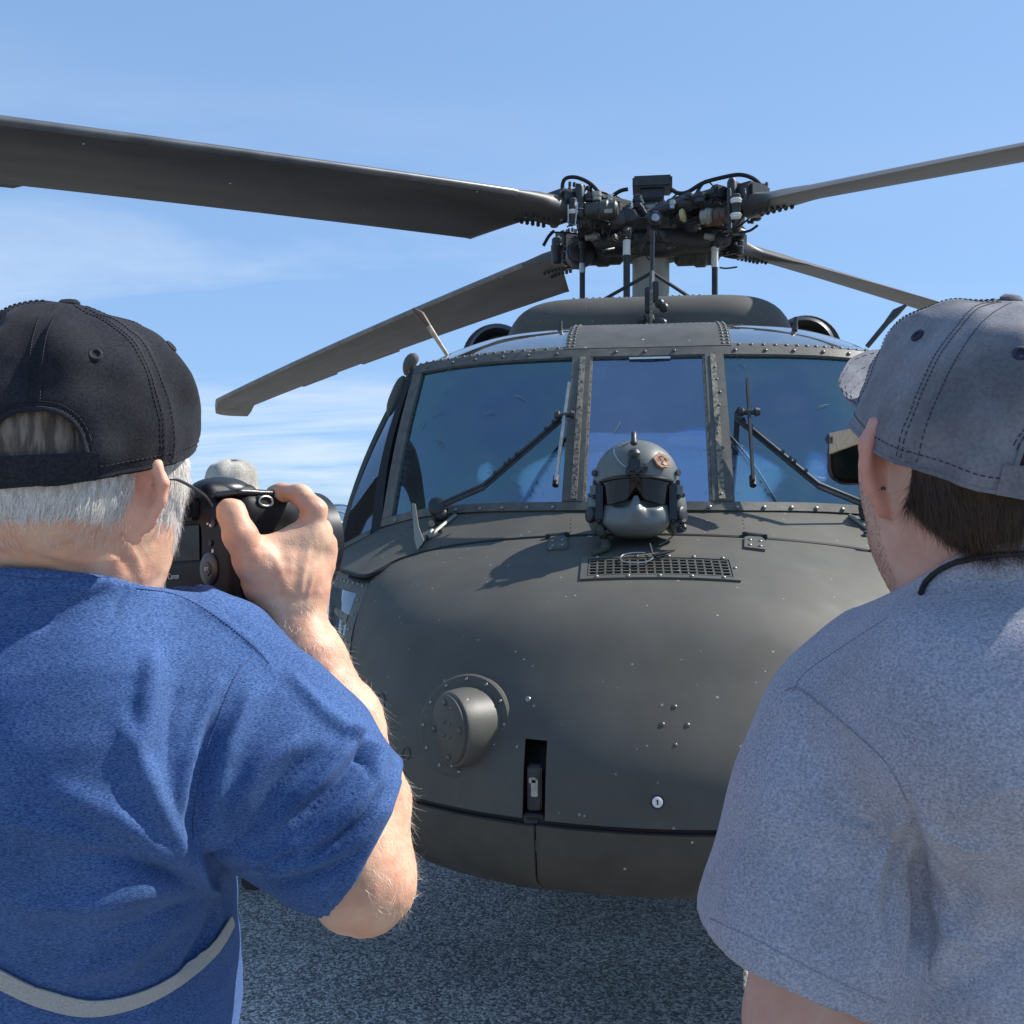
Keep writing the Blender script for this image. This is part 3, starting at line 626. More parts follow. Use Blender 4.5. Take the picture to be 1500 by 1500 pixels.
# columns: 11 -> u step .1 ; x=.285 at u=.6, x=.93 at u=.9
UPR = np.array([0, -.2, 1])
panel('roof_centre_panel', rgrid(.392, .608, .0, .72, 20, 20), .02, M['paint2'], HEL, UPR, lift=.008)
for s in (-1, 1):
    f = lambda a: a if s > 0 else 1 - a
    def rg(a0, a1, t0, t1, na, nt): 
        q = rgrid(f(a0) if s > 0 else f(a1), f(a1) if s > 0 else f(a0), t0, t1, na, nt); return q
    panel('eyebrow_window', rg(.608, .90, .045, .60, 24, 20), .008, M['glass_r'], HEL, UPR, lift=-.002)
    panel('eyebrow_rail', rg(.608, .90, 0, .045, 24, 4), .02, M['paint2'], HEL, UPR, lift=.004)
    panel('roof_side_rail', rg(.90, 1.0, 0, .60, 6, 20), .02, M['paint'], HEL, UPR, lift=.002)
    for a in np.arange(.618, .90, .0165):
        q = RS.pt(f(a), .022); n = RS.nrm(f(a), .022); n = n if n[2] > 0 else -n; screw(q + n * .004, n, HEL, SC_A, 1.1, 'roof_screw')
    for t in np.arange(.03, .55, .045):
        for da in (0.597, .604):
            q = RS.pt(f(da), t); n = RS.nrm(f(da), t); n = n if n[2] > 0 else -n; screw(q + n * .008, n, HEL, SC_A, 1.0, 'roof_screw')
panel('roof_rear_skin', rgrid(0, 1, .60, 1, 60, 10), .02, M['paint'], HEL, UPR, lift=-.004)
rv = MB()
for a in lin(.41, .59, 22):
    q = RS.pt(a, .40); rv.lathe(q + np.array([0, -.002, .008]), (0, -.3, 1), [(0, .003), (.002, .002)], 6)
rv.build('rivets', M['bolt'], HEL, kind='stuff')
# rivet rows on the deck
rv = MB()
for (a, b_, n_) in (((618, 762), (550, 812), 10), ((640, 770), (560, 800), 8), ((836, 762), (836, 785), 5), ((1088, 762), (1092, 785), 5), ((645, 795), (646, 806), 3)):
    for k in range(n_):
        t = k / (n_ - 1); q, n = hit(deck_bvh, a[0] + (b_[0] - a[0]) * t, a[1] + (b_[1] - a[1]) * t)
        if q is not None: rv.lathe(q, n, [(-.001, .0028), (.0015, .002)], 6)
rv.build('rivets', M['black'], HEL, kind='stuff')

# rest of the fuselage, cabin, tail
def section(Y, w, zt, zb, n=28, e=3.2):
    P = []
    zc = (zt + zb) / 2; h = (zt - zb) / 2
    for i in range(n):
        a = 2 * math.pi * i / n; c, s = math.cos(a), math.sin(a)
        P.append((w * math.copysign(abs(c) ** (2 / e), c), Y, zc + h * math.copysign(abs(s) ** (2 / e), s)))
    return P
def loft(secs, caps=True):
    n = len(secs[0]); V = [p for s in secs for p in s]; k = len(secs)
    F = [(i * n + j, (i + 1) * n + j, (i + 1) * n + (j + 1) % n, i * n + (j + 1) % n) for i in range(k - 1) for j in range(n)]
    if caps: F += [tuple(range(n)), tuple((k - 1) * n + j for j in range(n))[::-1]]
    return V, F
V, F = loft([section(4.55, 1.16, 2.30, .52), section(5.2, 1.18, 2.38, .48), section(8.4, 1.18, 2.40, .48), section(9.2, 1.12, 2.42, .55), section(10.5, .85, 2.45, .95), section(12, .52, 2.35, 1.30), section(17.4, .28, 2.15, 1.70)])
mesh('fuselage', V, F, M['paint'], HEL, True, None, 50)
V, F = loft([section(3.75, .90, .82, .56), section(4.1, 1.0, .86, .54), section(4.6, 1.12, .95, .525)])
mesh('belly_skin', V, F, M['lowpaint'], HEL, True, None, 50)
V, F = loft([section(5.0, .55, 2.70, 2.30), section(5.5, .85, 2.98, 2.3), section(8.0, .9, 3.1, 2.3), section(10.5, .45, 2.75, 2.3), section(12, .2, 2.45, 2.25)])
mesh('engine_deck', (np.array(V) * np.array([1, 1, .93]) + np.array([0, .9, .16])), F, M['paint'], HEL, True, None, 50)
V, F = loft([[(x * .05, y, z) for x, y, z in [(math.cos(a), yy + .35 * math.sin(a), zz) for a in np.linspace(0, 2 * math.pi, 16, endpoint=False)]] for yy, zz in ((16.9, 1.9), (17.6, 2.8), (18.2, 3.7))])
mesh('tail_fin', V, F, M['paint'], HEL)
MB().box((0, 17.2, 2.0), (4.2, .8, .08), bev=.03).build('stabilator', M['paint'], HEL)
tr = empty('tail_rotor', (0, 0, 0)); tr.parent = HEL
for k in range(4):
    a = k * math.pi / 2 + .5; d = np.array([0, math.cos(a), math.sin(a)]); MB().box(np.array([-.35, 18.2, 3.6]) + d * .85, (.03, .25, 1.6), [np.array([1, 0, 0]), np.cross([1, 0, 0], d), d], bev=.01).build('tail_blade', M['blade'], tr)
MB().cyl((0, 18.2, 3.6), (-.4, 18.2, 3.6), .12).build('tail_rotor_hub', M['hubgrey'], tr)
def wheel(x, y, r=.33):
    g = empty('landing_gear', (0, 0, 0)); g.parent = HEL; s = math.copysign(1, x) if x else 1
    MB().lathe((x - .11, y, r), (1, 0, 0), [(0, r * .6), (.0, r * .82), (.03, r * .96), (.08, r), (.14, r), (.19, r * .96), (.22, r * .82), (.22, r * .6)], 32).build('tyre', M['black'], g)
    MB().lathe((x - .1, y, r), (1, 0, 0), [(0, .05), (0.02, r * .6), (.18, r * .6), (.20, .05)], 24).build('wheel_hub', M['paint'], g)
    if x: MB().tube([(x - s * .15, y, r), (x - s * .18, y - .1, 1.1), (x - s * .25, y - .15, 1.6)], [.05, .07, .07], 12).tube([(x - s * .15, y, r), (x - s * .3, y - .9, .7)], .05, 10).build('strut', M['paint'], g)
    else: MB().tube([(0, y, r), (0, y - .3, 1.3)], .06, 10).build('strut', M['paint'], g)
wheel(-1.36, 5.4); wheel(1.36, 5.4); wheel(0, 15.8, .22)

# cockpit interior
ck = empty('cockpit', (0, 0, 0)); ck.parent = HEL
MB().box((0, 4.0, .95), (1.9, 1.3, .02)).box((0, 4.75, 1.45), (2.1, .03, 1.6)).build('cabin_floor_and_wall', M['interior'], ck)
b = MB(); P = grid(lambda u, v: np.array([(u - .5) * 1.66, 3.40 + .22 * abs(u - .5) + v * .42, 1.585 + .255 * v ** .6 * max(0, 1 - (abs(u - .5) * 2) ** 6) ** .5 - .03 * (1 - abs(math.cos(2 * math.pi * (u - .5)))) * v]), lin(0, 1, 30), lin(0, 1, 8))
panel('glareshield', P, .02, M['glare'], ck, (0, 0, 1))
b = MB()
for i in range(2, 29, 2):
    for j in (1, 4, 6): b.lathe(P[j, i] + np.array([0, 0, .003]), (0, -.5, .8), [(0, .006), (.004, .004)], 6)
b.build('glareshield_fasteners', M['dark'], ck, kind='stuff')
MB().box((0, 3.86, 1.60), (1.4, .05, .36), bev=.02).box((0, 3.9, 1.15), (.4, .5, .35), bev=.03).build('instrument_panel', M['interior'], ck)
MB().box((0, 4.15, 2.15), (.42, .6, .10), bev=.03).build('overhead_console', M['interior'], ck)
for x in (-.42, .42):
    MB().box((x, 3.865, 1.60), (.30, .06, .20), bev=.02).build('display_panel', M['dark'], ck)
    MB().tube(smooth_path([(x * 1.9, 3.75, 1.58), (x * 2.05, 3.95, 1.9), (x * 2.0, 4.1, 2.12)], 6), .02, 8).build('windshield_brace', M['interior'], ck)
    MB().box((x * 1.3, 3.95, 2.08), (.34, .03, .16), bev=.01).build('sun_visor', M['seat'], ck)
MB().box((.20, 3.72, 1.865), (.26, .10, .03), bev=.01).build('glareshield_highlight', M['white'], ck)  # white bar put in as a highlight on the glareshield
for x in (-.55, .55):
    st = empty('crew_seat', (0, 0, 0)); st.parent = ck
    MB().box((x, 4.45, 1.15), (.48, .48, .12), bev=.04).build('seat_cushion', M['seat'], st)
    MB().box((x, 4.66, 1.5), (.5, .12, .75), bev=.05).build('seat_back', M['seat'], st)
    MB().box((x, 4.62, 1.95), (.26, .1, .2), bev=.04).build('headrest', M['seat'], st)
    MB().tube(smooth_path([(x * 1.2, 3.5, 1.6), (x, 3.55, 1.72), (x * .7, 3.6, 1.63)]), .012).build('hose', M['black'], st)
# ------------------------------------------------------------------ front cowling, intakes, mast
V, F = [], []
def cowl():
    secs = []; NX = 48
    hw = .765
    P = []
    for i in range(NX + 1):
        x = -hw + 2 * hw * i / NX
        k = max(0, 1 - (abs(x) / hw) ** 6.5) ** .5
        zt = 2.40 + .31 * k; yf = 5.30 - .42 * k
        row = []
        for j in range(15):
            a = j / 14 * math.pi / 2
            row.append((x, yf + (1 - math.cos(a)) * .24 * k + .02 + (0 if j < 14 else .5), 2.36 + (zt - 2.36) * math.sin(a) ** .62))
        row.append((x, 6.5, zt + .05 * k)); P.append(row)
    return np.array(P)
Pc = cowl(); panel('front_cowling', Pc, .01, M['paint'], HEL, (0, -1, 1), ang=60)
wr = MB()
for x in np.arange(-.38, .30, .034): wr.lathe((x, 5.13, 2.705), (0, 0, 1), [(0, .008), (.012, .006)], 6)
wr.build('cowling_screws', M['bolt'], HEL, kind='stuff')
for s in (-1, 1):
    it = empty('engine_intake', (0, 0, 0)); it.parent = HEL
    c = np.array([s * 1.00, 6.6, 2.66])
    MB().lathe(c, (0, -1, .0), [(-.9, .21), (0, .21), (.06, .20), (.09, .175), (.06, .15), (-.1, .13), (-.3, .11)], 40).build('intake_ring', M['dark'], it)
    MB().lathe(c + np.array([s * .03, -.03, .0]), (0, -1, 0), [(-.4, .25), (-.1, .235), (-.05, .22), (-.05, .205)], 40).build('intake_lip', M['dark2'], it)
MX, MY = .035, 6.95
TILT = R(1.5)
mz = empty('rotor_mast', (0, 0, 0)); mz.parent = HEL
MB().lathe((MX - .01, MY - .02, 2.75), (0, -.05, 1), [(0, .17), (.1, .165), (.20, .13), (.29, .125), (.30, .138), (.32, .138), (.33, .128), (.95, .128)], 40).build('mast_tube', M['mast'], mz, ang=30)
SW_ = MB().lathe((MX, MY, 2.80), (0, -.05, 1), [(0, .36), (.05, .38), (.09, .36), (.10, .2)], 40).build('swashplate', M['hubgrey'], mz)
def rod(px, py0, py1, Y, w, m=None, lab=None):
    a = WY(px, py0, Y); b_ = WY(px, py1, Y)
    g = empty('control_rod', (0, 0, 0)); g.parent = HEL
    MB().cyl(a, b_, w).build('rod_tube', m or M['dark'], g)
    if lab: q0 = WY(px, lab[0], Y); q1 = WY(px, lab[1], Y); MB().cyl(q0, q1, w * 1.12).build('rod_label', M['white'] if lab[2] else M['steel'], g)
    q1 = WY(px, py1, Y); MB().cyl(q1, q1 + np.array([0, 0, .05]), w * 1.35).lathe(q1 + np.array([-.03, 0, .10]), (1, 0, 0), [(0, .03), (.06, .03)], 12).build('rod_end', M['dark2'], g)
rod(853, 470, 365, 6.7, .019, None, (400, 386, 0)); rod(918, 470, 345, 6.4, .022, None, (374, 352, 1)); rod(1047, 470, 360, 6.7, .020, None, (392, 362, 1)); rod(975, 470, 375, 7.3, .016)

# wire strike cutter on the roof
wc = empty('wire_cutter', (0, 0, 0)); wc.parent = HEL
a = WY(955, 484, 4.72); b_ = WY(953, 432, 4.75)
MB().box((a + b_) / 2 + np.array([0, .02, .01]), (.016, .06, .20)).build('cutter_blade', M['sealant'], wc, False)
MB().box(WY(949, 440, 4.78), (.03, .05, .12), bev=.005).box(WY(960, 428, 4.8), (.03, .04, .10), bev=.005).build('cutter_jaw', M['dark'], wc)
ap = WY(955, 399, 5.35)
MB().tube([WY(956, 338, 5.35), ap], .011, 8).tube([ap, WY(955, 470, 4.9)], .014, 8).build('cutter_mast', M['dark'], wc)
for px in (884, 1016): MB().tube([ap, WY(px, 439, 5.4)], .010, 8).build('cutter_strut', M['dark'], wc)
for (px, py) in ((966, 446), (972, 452), (940, 470), (970, 475)): MB().lathe(WY(px, py, 4.78), (0, -1, .3), [(0, .022), (.02, .022), (.03, .012)], 10).build('cutter_clamp', M['dark2'], wc)
for px in (948, 965): MB().cyl(WY(px, 484, 4.6), WY(px, 474, 4.6), .005, 8).build('roof_pin', M['steel'], wc)
# roof fittings
for (px, py0, py1) in ((821, 502, 471), (1163, 496, 465)):
    g = empty('roof_fitting', (0, 0, 0)); g.parent = HEL
    q = WY(px, py0, 3.98); t = WY(px + (3 if px > 900 else 0), py1, 4.0)
    MB().cyl(q - np.array([0, 0, .02]), t, .0085, 10).cyl(q + (t - q) * .35, q + (t - q) * .6, .012, 10).build('post', M['dark2'], g)
    MB().lathe(q - np.array([0, 0, .01]), (0, -.35, 1), [(-.01, .03), (.01, .028), (.016, .015)], 16).build('post_base', M['steel'], g)
g = empty('antenna', (0, 0, 0)); g.parent = HEL
MB().tube([WY(655, 520, 4.2), WY(628, 478, 4.2)], [.008, .012], 8).build('whip', M['tan'], g)
MB().tube([WY(628, 478, 4.2), WY(616, 462, 4.2), WY(605, 452, 4.2)], [.012, .020, .006], 8).build('antenna_tip', M['copper'], g)
g = empty('antenna', (0, 0, 0)); g.parent = HEL
MB().tube([WY(1270, 508, 4.2), WY(1300, 472, 4.2)], [.010, .011], 8).build('whip', M['dark2'], g)
MB().tube([WY(1300, 472, 4.2), WY(1312, 458, 4.2), WY(1327, 447, 4.2)], [.012, .017, .006], 8).build('antenna_tip', M['dark2'], g)

# ------------------------------------------------------------------ rotor hub and blades (local frame: z = tilted shaft)
HUBZ = 3.61
hub = empty('rotor_hub', (0, 0, 0)); hub.parent = HEL
TM = np.array(Matrix.Rotation(TILT, 3, 'X'))
def hubw(p): return TM @ np.asarray(p, float) + np.array([MX, MY, HUBZ])
def hmesh(mb, name, m, parent=hub, smooth=True):
    mb.v = [tuple(hubw(p)) for p in mb.v]; return mb.build(name, m, parent, smooth)
b = MB().lathe((0, 0, -.19), (0, 0, 1), [(0, .15), (.02, .20), (.06, .22), (.08, .34), (.14, .38), (.20, .34), (.24, .22), (.27, .16)], 40); hmesh(b, 'hub_body', M['hubgrey'])
b = MB().lathe((0, 0, .06), (0, 0, 1), [(0, .15), (.03, .17), (.05, .16), (.06, .1)], 32)
hmesh(b, 'hub_cap', M['hubgrey'])
b = MB().box((0, -.05, .255), (.270, .24, .080), bev=.012); hmesh(b, 'distributor_box', M['dark2'])
b = MB().box((0, -.05, .18), (.16, .17, .08), bev=.01).lathe((-.07, -.05, .295), (0, 0, 1), [(0, .014), (.012, .014)], 8).lathe((.06, -.05, .295), (0, 0, 1), [(0, .014), (.012, .014)], 8); hmesh(b, 'box_stand', M['dark'])
random.seed(5)
def arm(az):
    c, s = math.cos(az), math.sin(az)
    A = np.array([[c, -s, 0], [s, c, 0], [0, 0, 1]])
    def T(mb): mb.v = [tuple(A @ np.array(p)) for p in mb.v]; return mb
    g = empty('hub_arm', (0, 0, 0)); g.parent = HEL
    def put(mb, n, m): T(mb); return hmesh(mb, n, m, g)
    # fork housing
    b = MB().box((.40, 0, .065), (.44, .24, .045), bev=.015).box((.40, 0, -.085), (.44, .24, .045), bev=.015).box((.30, .105, -.01), (.30, .035, .15), bev=.01).box((.30, -.105, -.01), (.30, .035, .15), bev=.01)
    put(b, 'fork', M['hubgrey'])
    b = MB().lathe((.28, 0, -.01), (1, 0, 0), [(0, .05), (.05, .085), (.12, .085), (.16, .07), (.24, .07), (.26, .088), (.36, .088), (.38, .065), (.55, .065), (.57, .085), (.62, .085)], 24)
    put(b, 'spindle', M['hubgrey'])
    b = MB().lathe((.50, 0, -.01), (1, 0, 0), [(0, .092), (.02, .094), (.03, .092)], 24).lathe((.58, 0, -.01), (1, 0, 0), [(0, .092), (.02, .094), (.03, .092)], 24)
    put(b, 'bearing_ring', M['copper'])
    # damper
    b = MB().lathe((.22, -.20, .02), (1, 0, 0), [(0, .02), (.02, .035), (.12, .035), (.13, .045), (.30, .045), (.31, .022), (.46, .018), (.47, .03), (.52, .03)], 16)
    put(b, 'damper', M['dark2'])
    put(MB().box((.73, -.16, .02), (.06, .12, .09), bev=.012), 'damper_lug', M['dark']); put(MB().box((.26, -.16, .02), (.05, .12, .08), bev=.012), 'damper_lug', M['dark'])
    # vertical cylinder pair with clamp at the cuff
    for yy in (-.125, .125):
        put(MB().lathe((.80, yy, -.12), (0, 0, 1), [(0, .02), (.01, .03), (.06, .03), (.065, .036), (.10, .036), (.105, .03), (.20, .03), (.22, .02)], 14), 'droop_stop', M['dark2'])
        put(MB().lathe((.80, yy, -.06), (0, 0, 1), [(0, .0335), (.03, .0335)], 14), 'white_band', M['white'])
    # cuff
    b = MB().box((.86, 0, -.005), (.14, .21, .15), bev=.02).box((.78, 0, -.005), (.03, .27, .20), bev=.008); put(b, 'cuff', M['dark'])
    # pitch horn
    b = MB().tube(smooth_path([(.72, .05, -.05), (.62, .17, -.07), (.52, .27, -.08)], 5), [.045, .045, .044, .042, .04, .04, .038, .036, .034, .032, .03], 12).lathe((.52, .27, -.13), (0, 0, 1), [(0, .03), (.10, .03)], 14); put(b, 'pitch_horn', M['hubgrey'])
    # clutter: bolts, brackets, small lines
    b = MB(); b2 = MB()
    for k in range(26):
        x = random.uniform(.2, .8); y = random.uniform(-.13, .13); z = random.choice([.088, -.108]); h = random.uniform(.012, .035)
        (b if k % 4 else b2).lathe((x, y, z), (0, 0, 1 if z > 0 else -1), [(0, random.uniform(.010, .02)), (h, random.uniform(.008, .016))], 8)
    for k in range(10):
        x = random.uniform(.2, .75); y = random.choice([-.13, .13]); z = random.uniform(-.06, .06)
        (b if k % 3 else b2).lathe((x, y, z), (0, math.copysign(1, y), 0), [(0, .016), (.02, .014)], 8)
    put(b, 'bolts', M['dark2'])['kind'] = 'stuff'; put(b2, 'bright_bolts', M['steel'])['kind'] = 'stuff'
    b = MB()
    for k in range(5):
        p0 = np.array([random.uniform(.2, .5), random.uniform(-.12, .12), random.choice([.09, -.1])]); p2 = p0 + np.array([random.uniform(.15, .4), random.uniform(-.1, .1), random.uniform(-.03, .03)])
        pm = (p0 + p2) / 2 + np.array([0, random.uniform(-.05, .05), random.uniform(.03, .07) * math.copysign(1, p0[2])]); b.tube(smooth_path([p0, pm, p2], 6), .006, 6)
    put(b, 'hydraulic_lines', M['black'])['kind'] = 'stuff'
    b = MB().box((.40, -.128, .03), (.045, .006, .022)); put(b, 'data_plate', M['white'])
    b = MB()
    for k in range(7): b.box((.70 + k * .03, .12 + .008 * (k % 2), .09), (.014, .02, .03), bev=.003)
    put(b, 'cable_clamp', M['dark'])
AZ0 = R(-133.7)     # front-left blade
AZS = [AZ0 + k * math.pi / 2 for k in range(4)]
for az in AZS: arm(az)
# blade: x radial, +y leading edge
def airfoil(n=14):
    up, lo = [], []
    for i in range(n + 1):
        t = (1 - math.cos(math.pi * i / n)) / 2
        y = .6 * (.2969 * math.sqrt(t) - .126 * t - .3516 * t * t + .2843 * t ** 3 - .1036 * t ** 4); up.append((t, y)); lo.append((t, -y * .75))
    return up, lo
def droop(r): return BD1 * r + BD2 * r * r
BD1, BD2 = .075, .0032
PITCH0 = 20.0; TW = 2.0
def blade_pts():
    up, lo = airfoil(); prof = up[::-1] + lo[1:]
    st = [(.86, .20, .10, .16, 1), (.95, .20, .10, .13, 1), (1.02, .21, .105, .11, .9), (1.09, .26, .115, .09, .6), (1.30, .53, .125, .053, 0), (1.34, .53, .13, .05, 0), (3, .53, .13, .05, 0), (4.6, .53, .13, .05, 0), (6.2, .53, .13, .05, 0), (7.2, .53, .13, .05, 0), (7.60, .53, .13, .048, 0), (7.9, .51, .02, .042, 0), (8.16, .46, -.09, .03, 0), (8.18, .42, -.1, .01, 0)]
    # (r, chord, leading edge y, thickness, root roundness)
    dense = []
    for a, b_ in zip(st[:-1], st[1:]):
        n = max(1, int((b_[0] - a[0]) / .25)); 
        for k in range(n): t = k / n; dense.append(tuple(a[i] + (b_[i] - a[i]) * t for i in range(5)))
    dense.append(st[-1]); V = []
    for r, ch, le, th, rd in dense:
        pit = R(PITCH0 - TW * r); cr_, sr_ = math.cos(pit), math.sin(pit)
        ana = -.04 * max(0, r - 7.6) / .6
        for (t, y) in prof:
            y0 = le - ch * t; z0 = y / .06 * th / .0 if False else y * th / .06 / 1.0 * 1.0
            z0 = y * (th / .06)
            if rd > 0: z0 = z0 * (1 - rd) + rd * math.copysign(th / 2, y if abs(y) > 1e-9 else 1) * max(0, 1 - (abs(t - .5) * 2) ** 6) ** .5
            V.append((r, y0 * cr_ - z0 * sr_ * 1.0, y0 * sr_ + z0 * cr_ - droop(r) + ana))
    n = len(prof); k = len(dense)
    F = [(i * n + j, (i + 1) * n + j, (i + 1) * n + (j + 1) % n, i * n + (j + 1) % n) for i in range(k - 1) for j in range(n)] + [tuple(range(n)), tuple((k - 1) * n + j for j in range(n))[::-1]]
    return V, F, dense, n
bV, bF, dense, bn = blade_pts()
def local_blade(r, y, z=0):
    pit = R(PITCH0 - TW * r); return np.array([r, y * math.cos(pit) - z * math.sin(pit), y * math.sin(pit) + z * math.cos(pit) - droop(r)])
root = bpy.data.objects.new('rotor_blade', None); S.collection.objects.link(root)
mesh('blade_skin', bV, bF, M['blade'], root, True, None, 40)
b = MB()
k0 = [i for i, d in enumerate(dense) if d[0] >= 1.30]
h = bn // 2; sel = [h - 3, h - 2, h - 1, h, h + 1, h + 2]
strip_v = []
for i in k0[:-2]:
    c = np.mean([bV[i * bn + j] for j in range(bn)], axis=0)
    for j in sel:
        p = np.array(bV[i * bn + j]); q = p - c; q[0] = 0; strip_v.append(p + nz(q) * .0025)
m_ = len(sel); F = [(i * m_ + j, (i + 1) * m_ + j, (i + 1) * m_ + j + 1, i * m_ + j + 1) for i in range(len(k0) - 3) for j in range(m_ - 1)]
mesh('leading_edge_strip', strip_v, F, M['erosion'], root)
b = MB()
for k in range(6):
    r = .94 + k * .045
    for (y, z) in ((-.02, .05), (-.02, -.07), (-.10, -.06)):
        p = local_blade(r, y, z * (1 - .35 * (r - .96) / .5)); b.lathe(p, (0, 0, math.copysign(1, z)), [(-.02, .013), (.002, .013), (.008, .007)], 7)
b.build('root_bolt', M['dark'], root)['kind'] = 'stuff'
b = MB()
for (r0, r1) in ((3.95, 4.75), (5.3, 6.2)):
    P = [local_blade(r0, -.398, 0), local_blade(r1, -.398, 0), local_blade(r1, -.43, 0), local_blade(r0 + .04, -.43, 0)]
    MB().add(P + [p + np.array([0, 0, .006]) for p in P], [(3, 2, 1, 0), (4, 5, 6, 7), (0, 1, 5, 4), (1, 2, 6, 5), (2, 3, 7, 6), (3, 0, 4, 7)]).build('trim_tab', M['blade'], root)
def place_blade(o, az, flap=0, pit=0):
    o.parent = HEL; o.matrix_local = Matrix.Translation(-Vector(HEL.location)) @ Matrix.Translation((MX, MY, HUBZ)) @ Matrix.Rotation(TILT, 4, 'X') @ Matrix.Rotation(az, 4, 'Z') @ Matrix.Rotation(R(-flap), 4, 'Y') @ Matrix.Rotation(R(pit), 4, 'X')
BL = [(1.1, 4), (0.6, -4), (2.4, 0), (0.4, 0)]
for i, az in enumerate(AZS): place_blade(root if i == 0 else copy_tree(root), az, *BL[i])
# cables over the hub
def cable(pts, Y, r, name='cable', m=None):
    P = [WY(px, py, y if y else Y) for px, py, *yy in pts for y in [yy[0] if yy else None]]
    MB().tube(smooth_path(P, 7), r, 8).build(name, m or M['black'], HEL)
cable([(830, 296), (824, 276), (828, 262), (845, 260), (866, 270), (880, 286), (886, 296)], 6.35, .013)
cable([(852, 288), (858, 276), (868, 272)], 6.35, .010)
cable([(893, 290), (908, 280), (920, 277)], 6.7, .014)
cable([(983, 277), (994, 283), (1008, 281), (1030, 268), (1058, 260), (1084, 256), (1104, 262), (1118, 276), (1122, 284)], 6.5, .014)
cable([(1016, 292), (1022, 280), (1030, 268)], 6.5, .010)
cable([(1028, 270), (1034, 264), (1044, 272), (1050, 284)], 6.5, .005)
cable([(796, 360), (804, 346), (812, 338)], 6.9, .012); cable([(806, 340), (830, 341), (846, 343)], 6.5, .006)
cable([(1082, 341), (1098, 338), (1110, 330)], 6.2, .008); cable([(1054, 392), (1065, 393), (1080, 391)], 7.0, .006); cable([(823, 396), (830, 392), (838, 391)], 7.1, .006)
# clutter round the hub, near side
g = empty('hub_fittings', (0, 0, 0)); g.parent = HEL
random.seed(11)
def fit(px, py, Y, axis, L_, r, m, n='fitting', seg=14):
    c = WY(px, py, Y); a = nz(np.array(axis)); MB().lathe(c - a * L_ / 2, a, [(0, r * .7), (L_ * .08, r), (L_ * .45, r), (L_ * .5, r * 1.15), (L_ * .7, r * 1.15), (L_ * .74, r), (L_ * .94, r), (L_, r * .7)], seg).build(n, m, g)
fit(839, 310, 6.25, (0, 0, 1), .17, .030, M['dark2'], 'cylinder'); MB().tube([WY(832, 300, 6.2), WY(832, 326, 6.2), WY(842, 330, 6.2), WY(846, 296, 6.2)], .006, 6).build('bracket', M['steel'], g)
fit(839, 311, 6.245, (0, 0, 1), .03, .0315, M['white'], 'white_band')
fit(816, 368, 7.2, (0, 0, 1), .20, .04, M['dark'], 'cylinder'); fit(850, 318, 6.3, (0, 0, 1), .14, .014, M['dark'], 'threaded_rod')
fit(880, 308, 6.30, (1, -.1, -.02), .22, .055, M['hubgrey'], 'beam'); fit(905, 322, 6.4, (.2, -1, 0), .12, .05, M['dark2'], 'pivot'); fit(922, 318, 6.4, (.1, -1, 0), .10, .042, M['dark'], 'pivot')
fit(959, 322, 6.35, (.1, -1, .2), .10, .040, M['dark2'], 'pivot'); fit(960, 319, 6.30, (.1, -1, .2), .03, .022, M['steel'], 'pivot_nut')
fit(975, 305, 6.4, (1, .2, .3), .2, .025, M['dark'], 'link'); fit(1000, 300, 6.4, (1, -.2, .2), .25, .045, M['dark'], 'link')
fit(1000, 316, 6.35, (1, -.3, .1), .03, .04, mat('yellow_tape', (.5, .42, .2), .6), 'yellow_tape')
fit(1036, 317, 6.3, (1, -.5, 0), .08, .045, M['mast'], 'collar'); fit(1050, 318, 6.3, (1, -.5, 0), .16, .05, M['copper'], 'bushing')
fit(1068, 307, 6.2, (0, 0, 1), .26, .014, M['dark2'], 'strut'); fit(1078, 300, 6.18, (0, 0, 1), .13, .03, M['dark'], 'cylinder')
fit(1078, 294, 6.16, (0, 0, 1), .03, .032, M['white'], 'white_band'); fit(1078, 316, 6.16, (0, 0, 1), .03, .032, M['white'], 'white_band')
MB().box(WY(891, 309, 6.22), (.05, .008, .024)).build('data_label', M['mast'], g)
fit(868, 347, 6.5, (1, 0, .1), .10, .02, M['mast'], 'clevis'); fit(1040, 347, 6.5, (1, 0, -.2), .08, .02, M['mast'], 'clevis'); fit(1058, 352, 6.5, (1, .3, .3), .1, .04, M['dark2'], 'bearing')
fit(850, 372, 6.8, (.3, -1, .1), .16, .09, M['dark'], 'housing'); fit(876, 374, 6.9, (1, 0, 0), .35, .07, M['hubgrey'], 'housing'); fit(1020, 372, 6.9, (1, 0, 0), .3, .08, M['hubgrey'], 'housing')
fit(958, 352, 6.75, (1, 0, 0), .8, .10, M['dark'], 'crosshead'); fit(955, 368, 6.85, (0, 0, 1), .1, .22, M['hubgrey'], 'crosshead_plate', 28)
fit(985, 300, 6.35, (0, 0, 1), .06, .02, M['steel']); fit(1008, 288, 6.35, (.3, 0, 1), .05, .022, M['dark2']); fit(1025, 290, 6.3, (0, 0, 1), .07, .035, M['dark2']); fit(1090, 286, 6.2, (0, 0, 1), .08, .012, M['dark2'])
fit(862, 290, 6.3, (0, 0, 1), .05, .03, M['dark2']); fit(874, 288, 6.3, (0, 0, 1), .06, .03, M['mast']); fit(893, 290, 6.35, (0, 0, 1), .04, .02, M['steel']); fit(934, 296, 6.5, (0, 0, 1), .09, .03, M['dark'])
for k in range(40):
    px = random.uniform(835, 1090); py = random.uniform(292, 372); 
    if abs(px - 960) > 80 and py > 335: py -= 15
    fit(px, py, random.uniform(6.35, 6.55), (random.uniform(-1, 1), -.6, random.uniform(-1, 1)), random.uniform(.03, .11), random.uniform(.008, .026), random.choice([M['dark'], M['dark2'], M['dark2'], M['hubgrey'], M['hubgrey'], M['copper'], M['dark']]), 'fitting', 8)
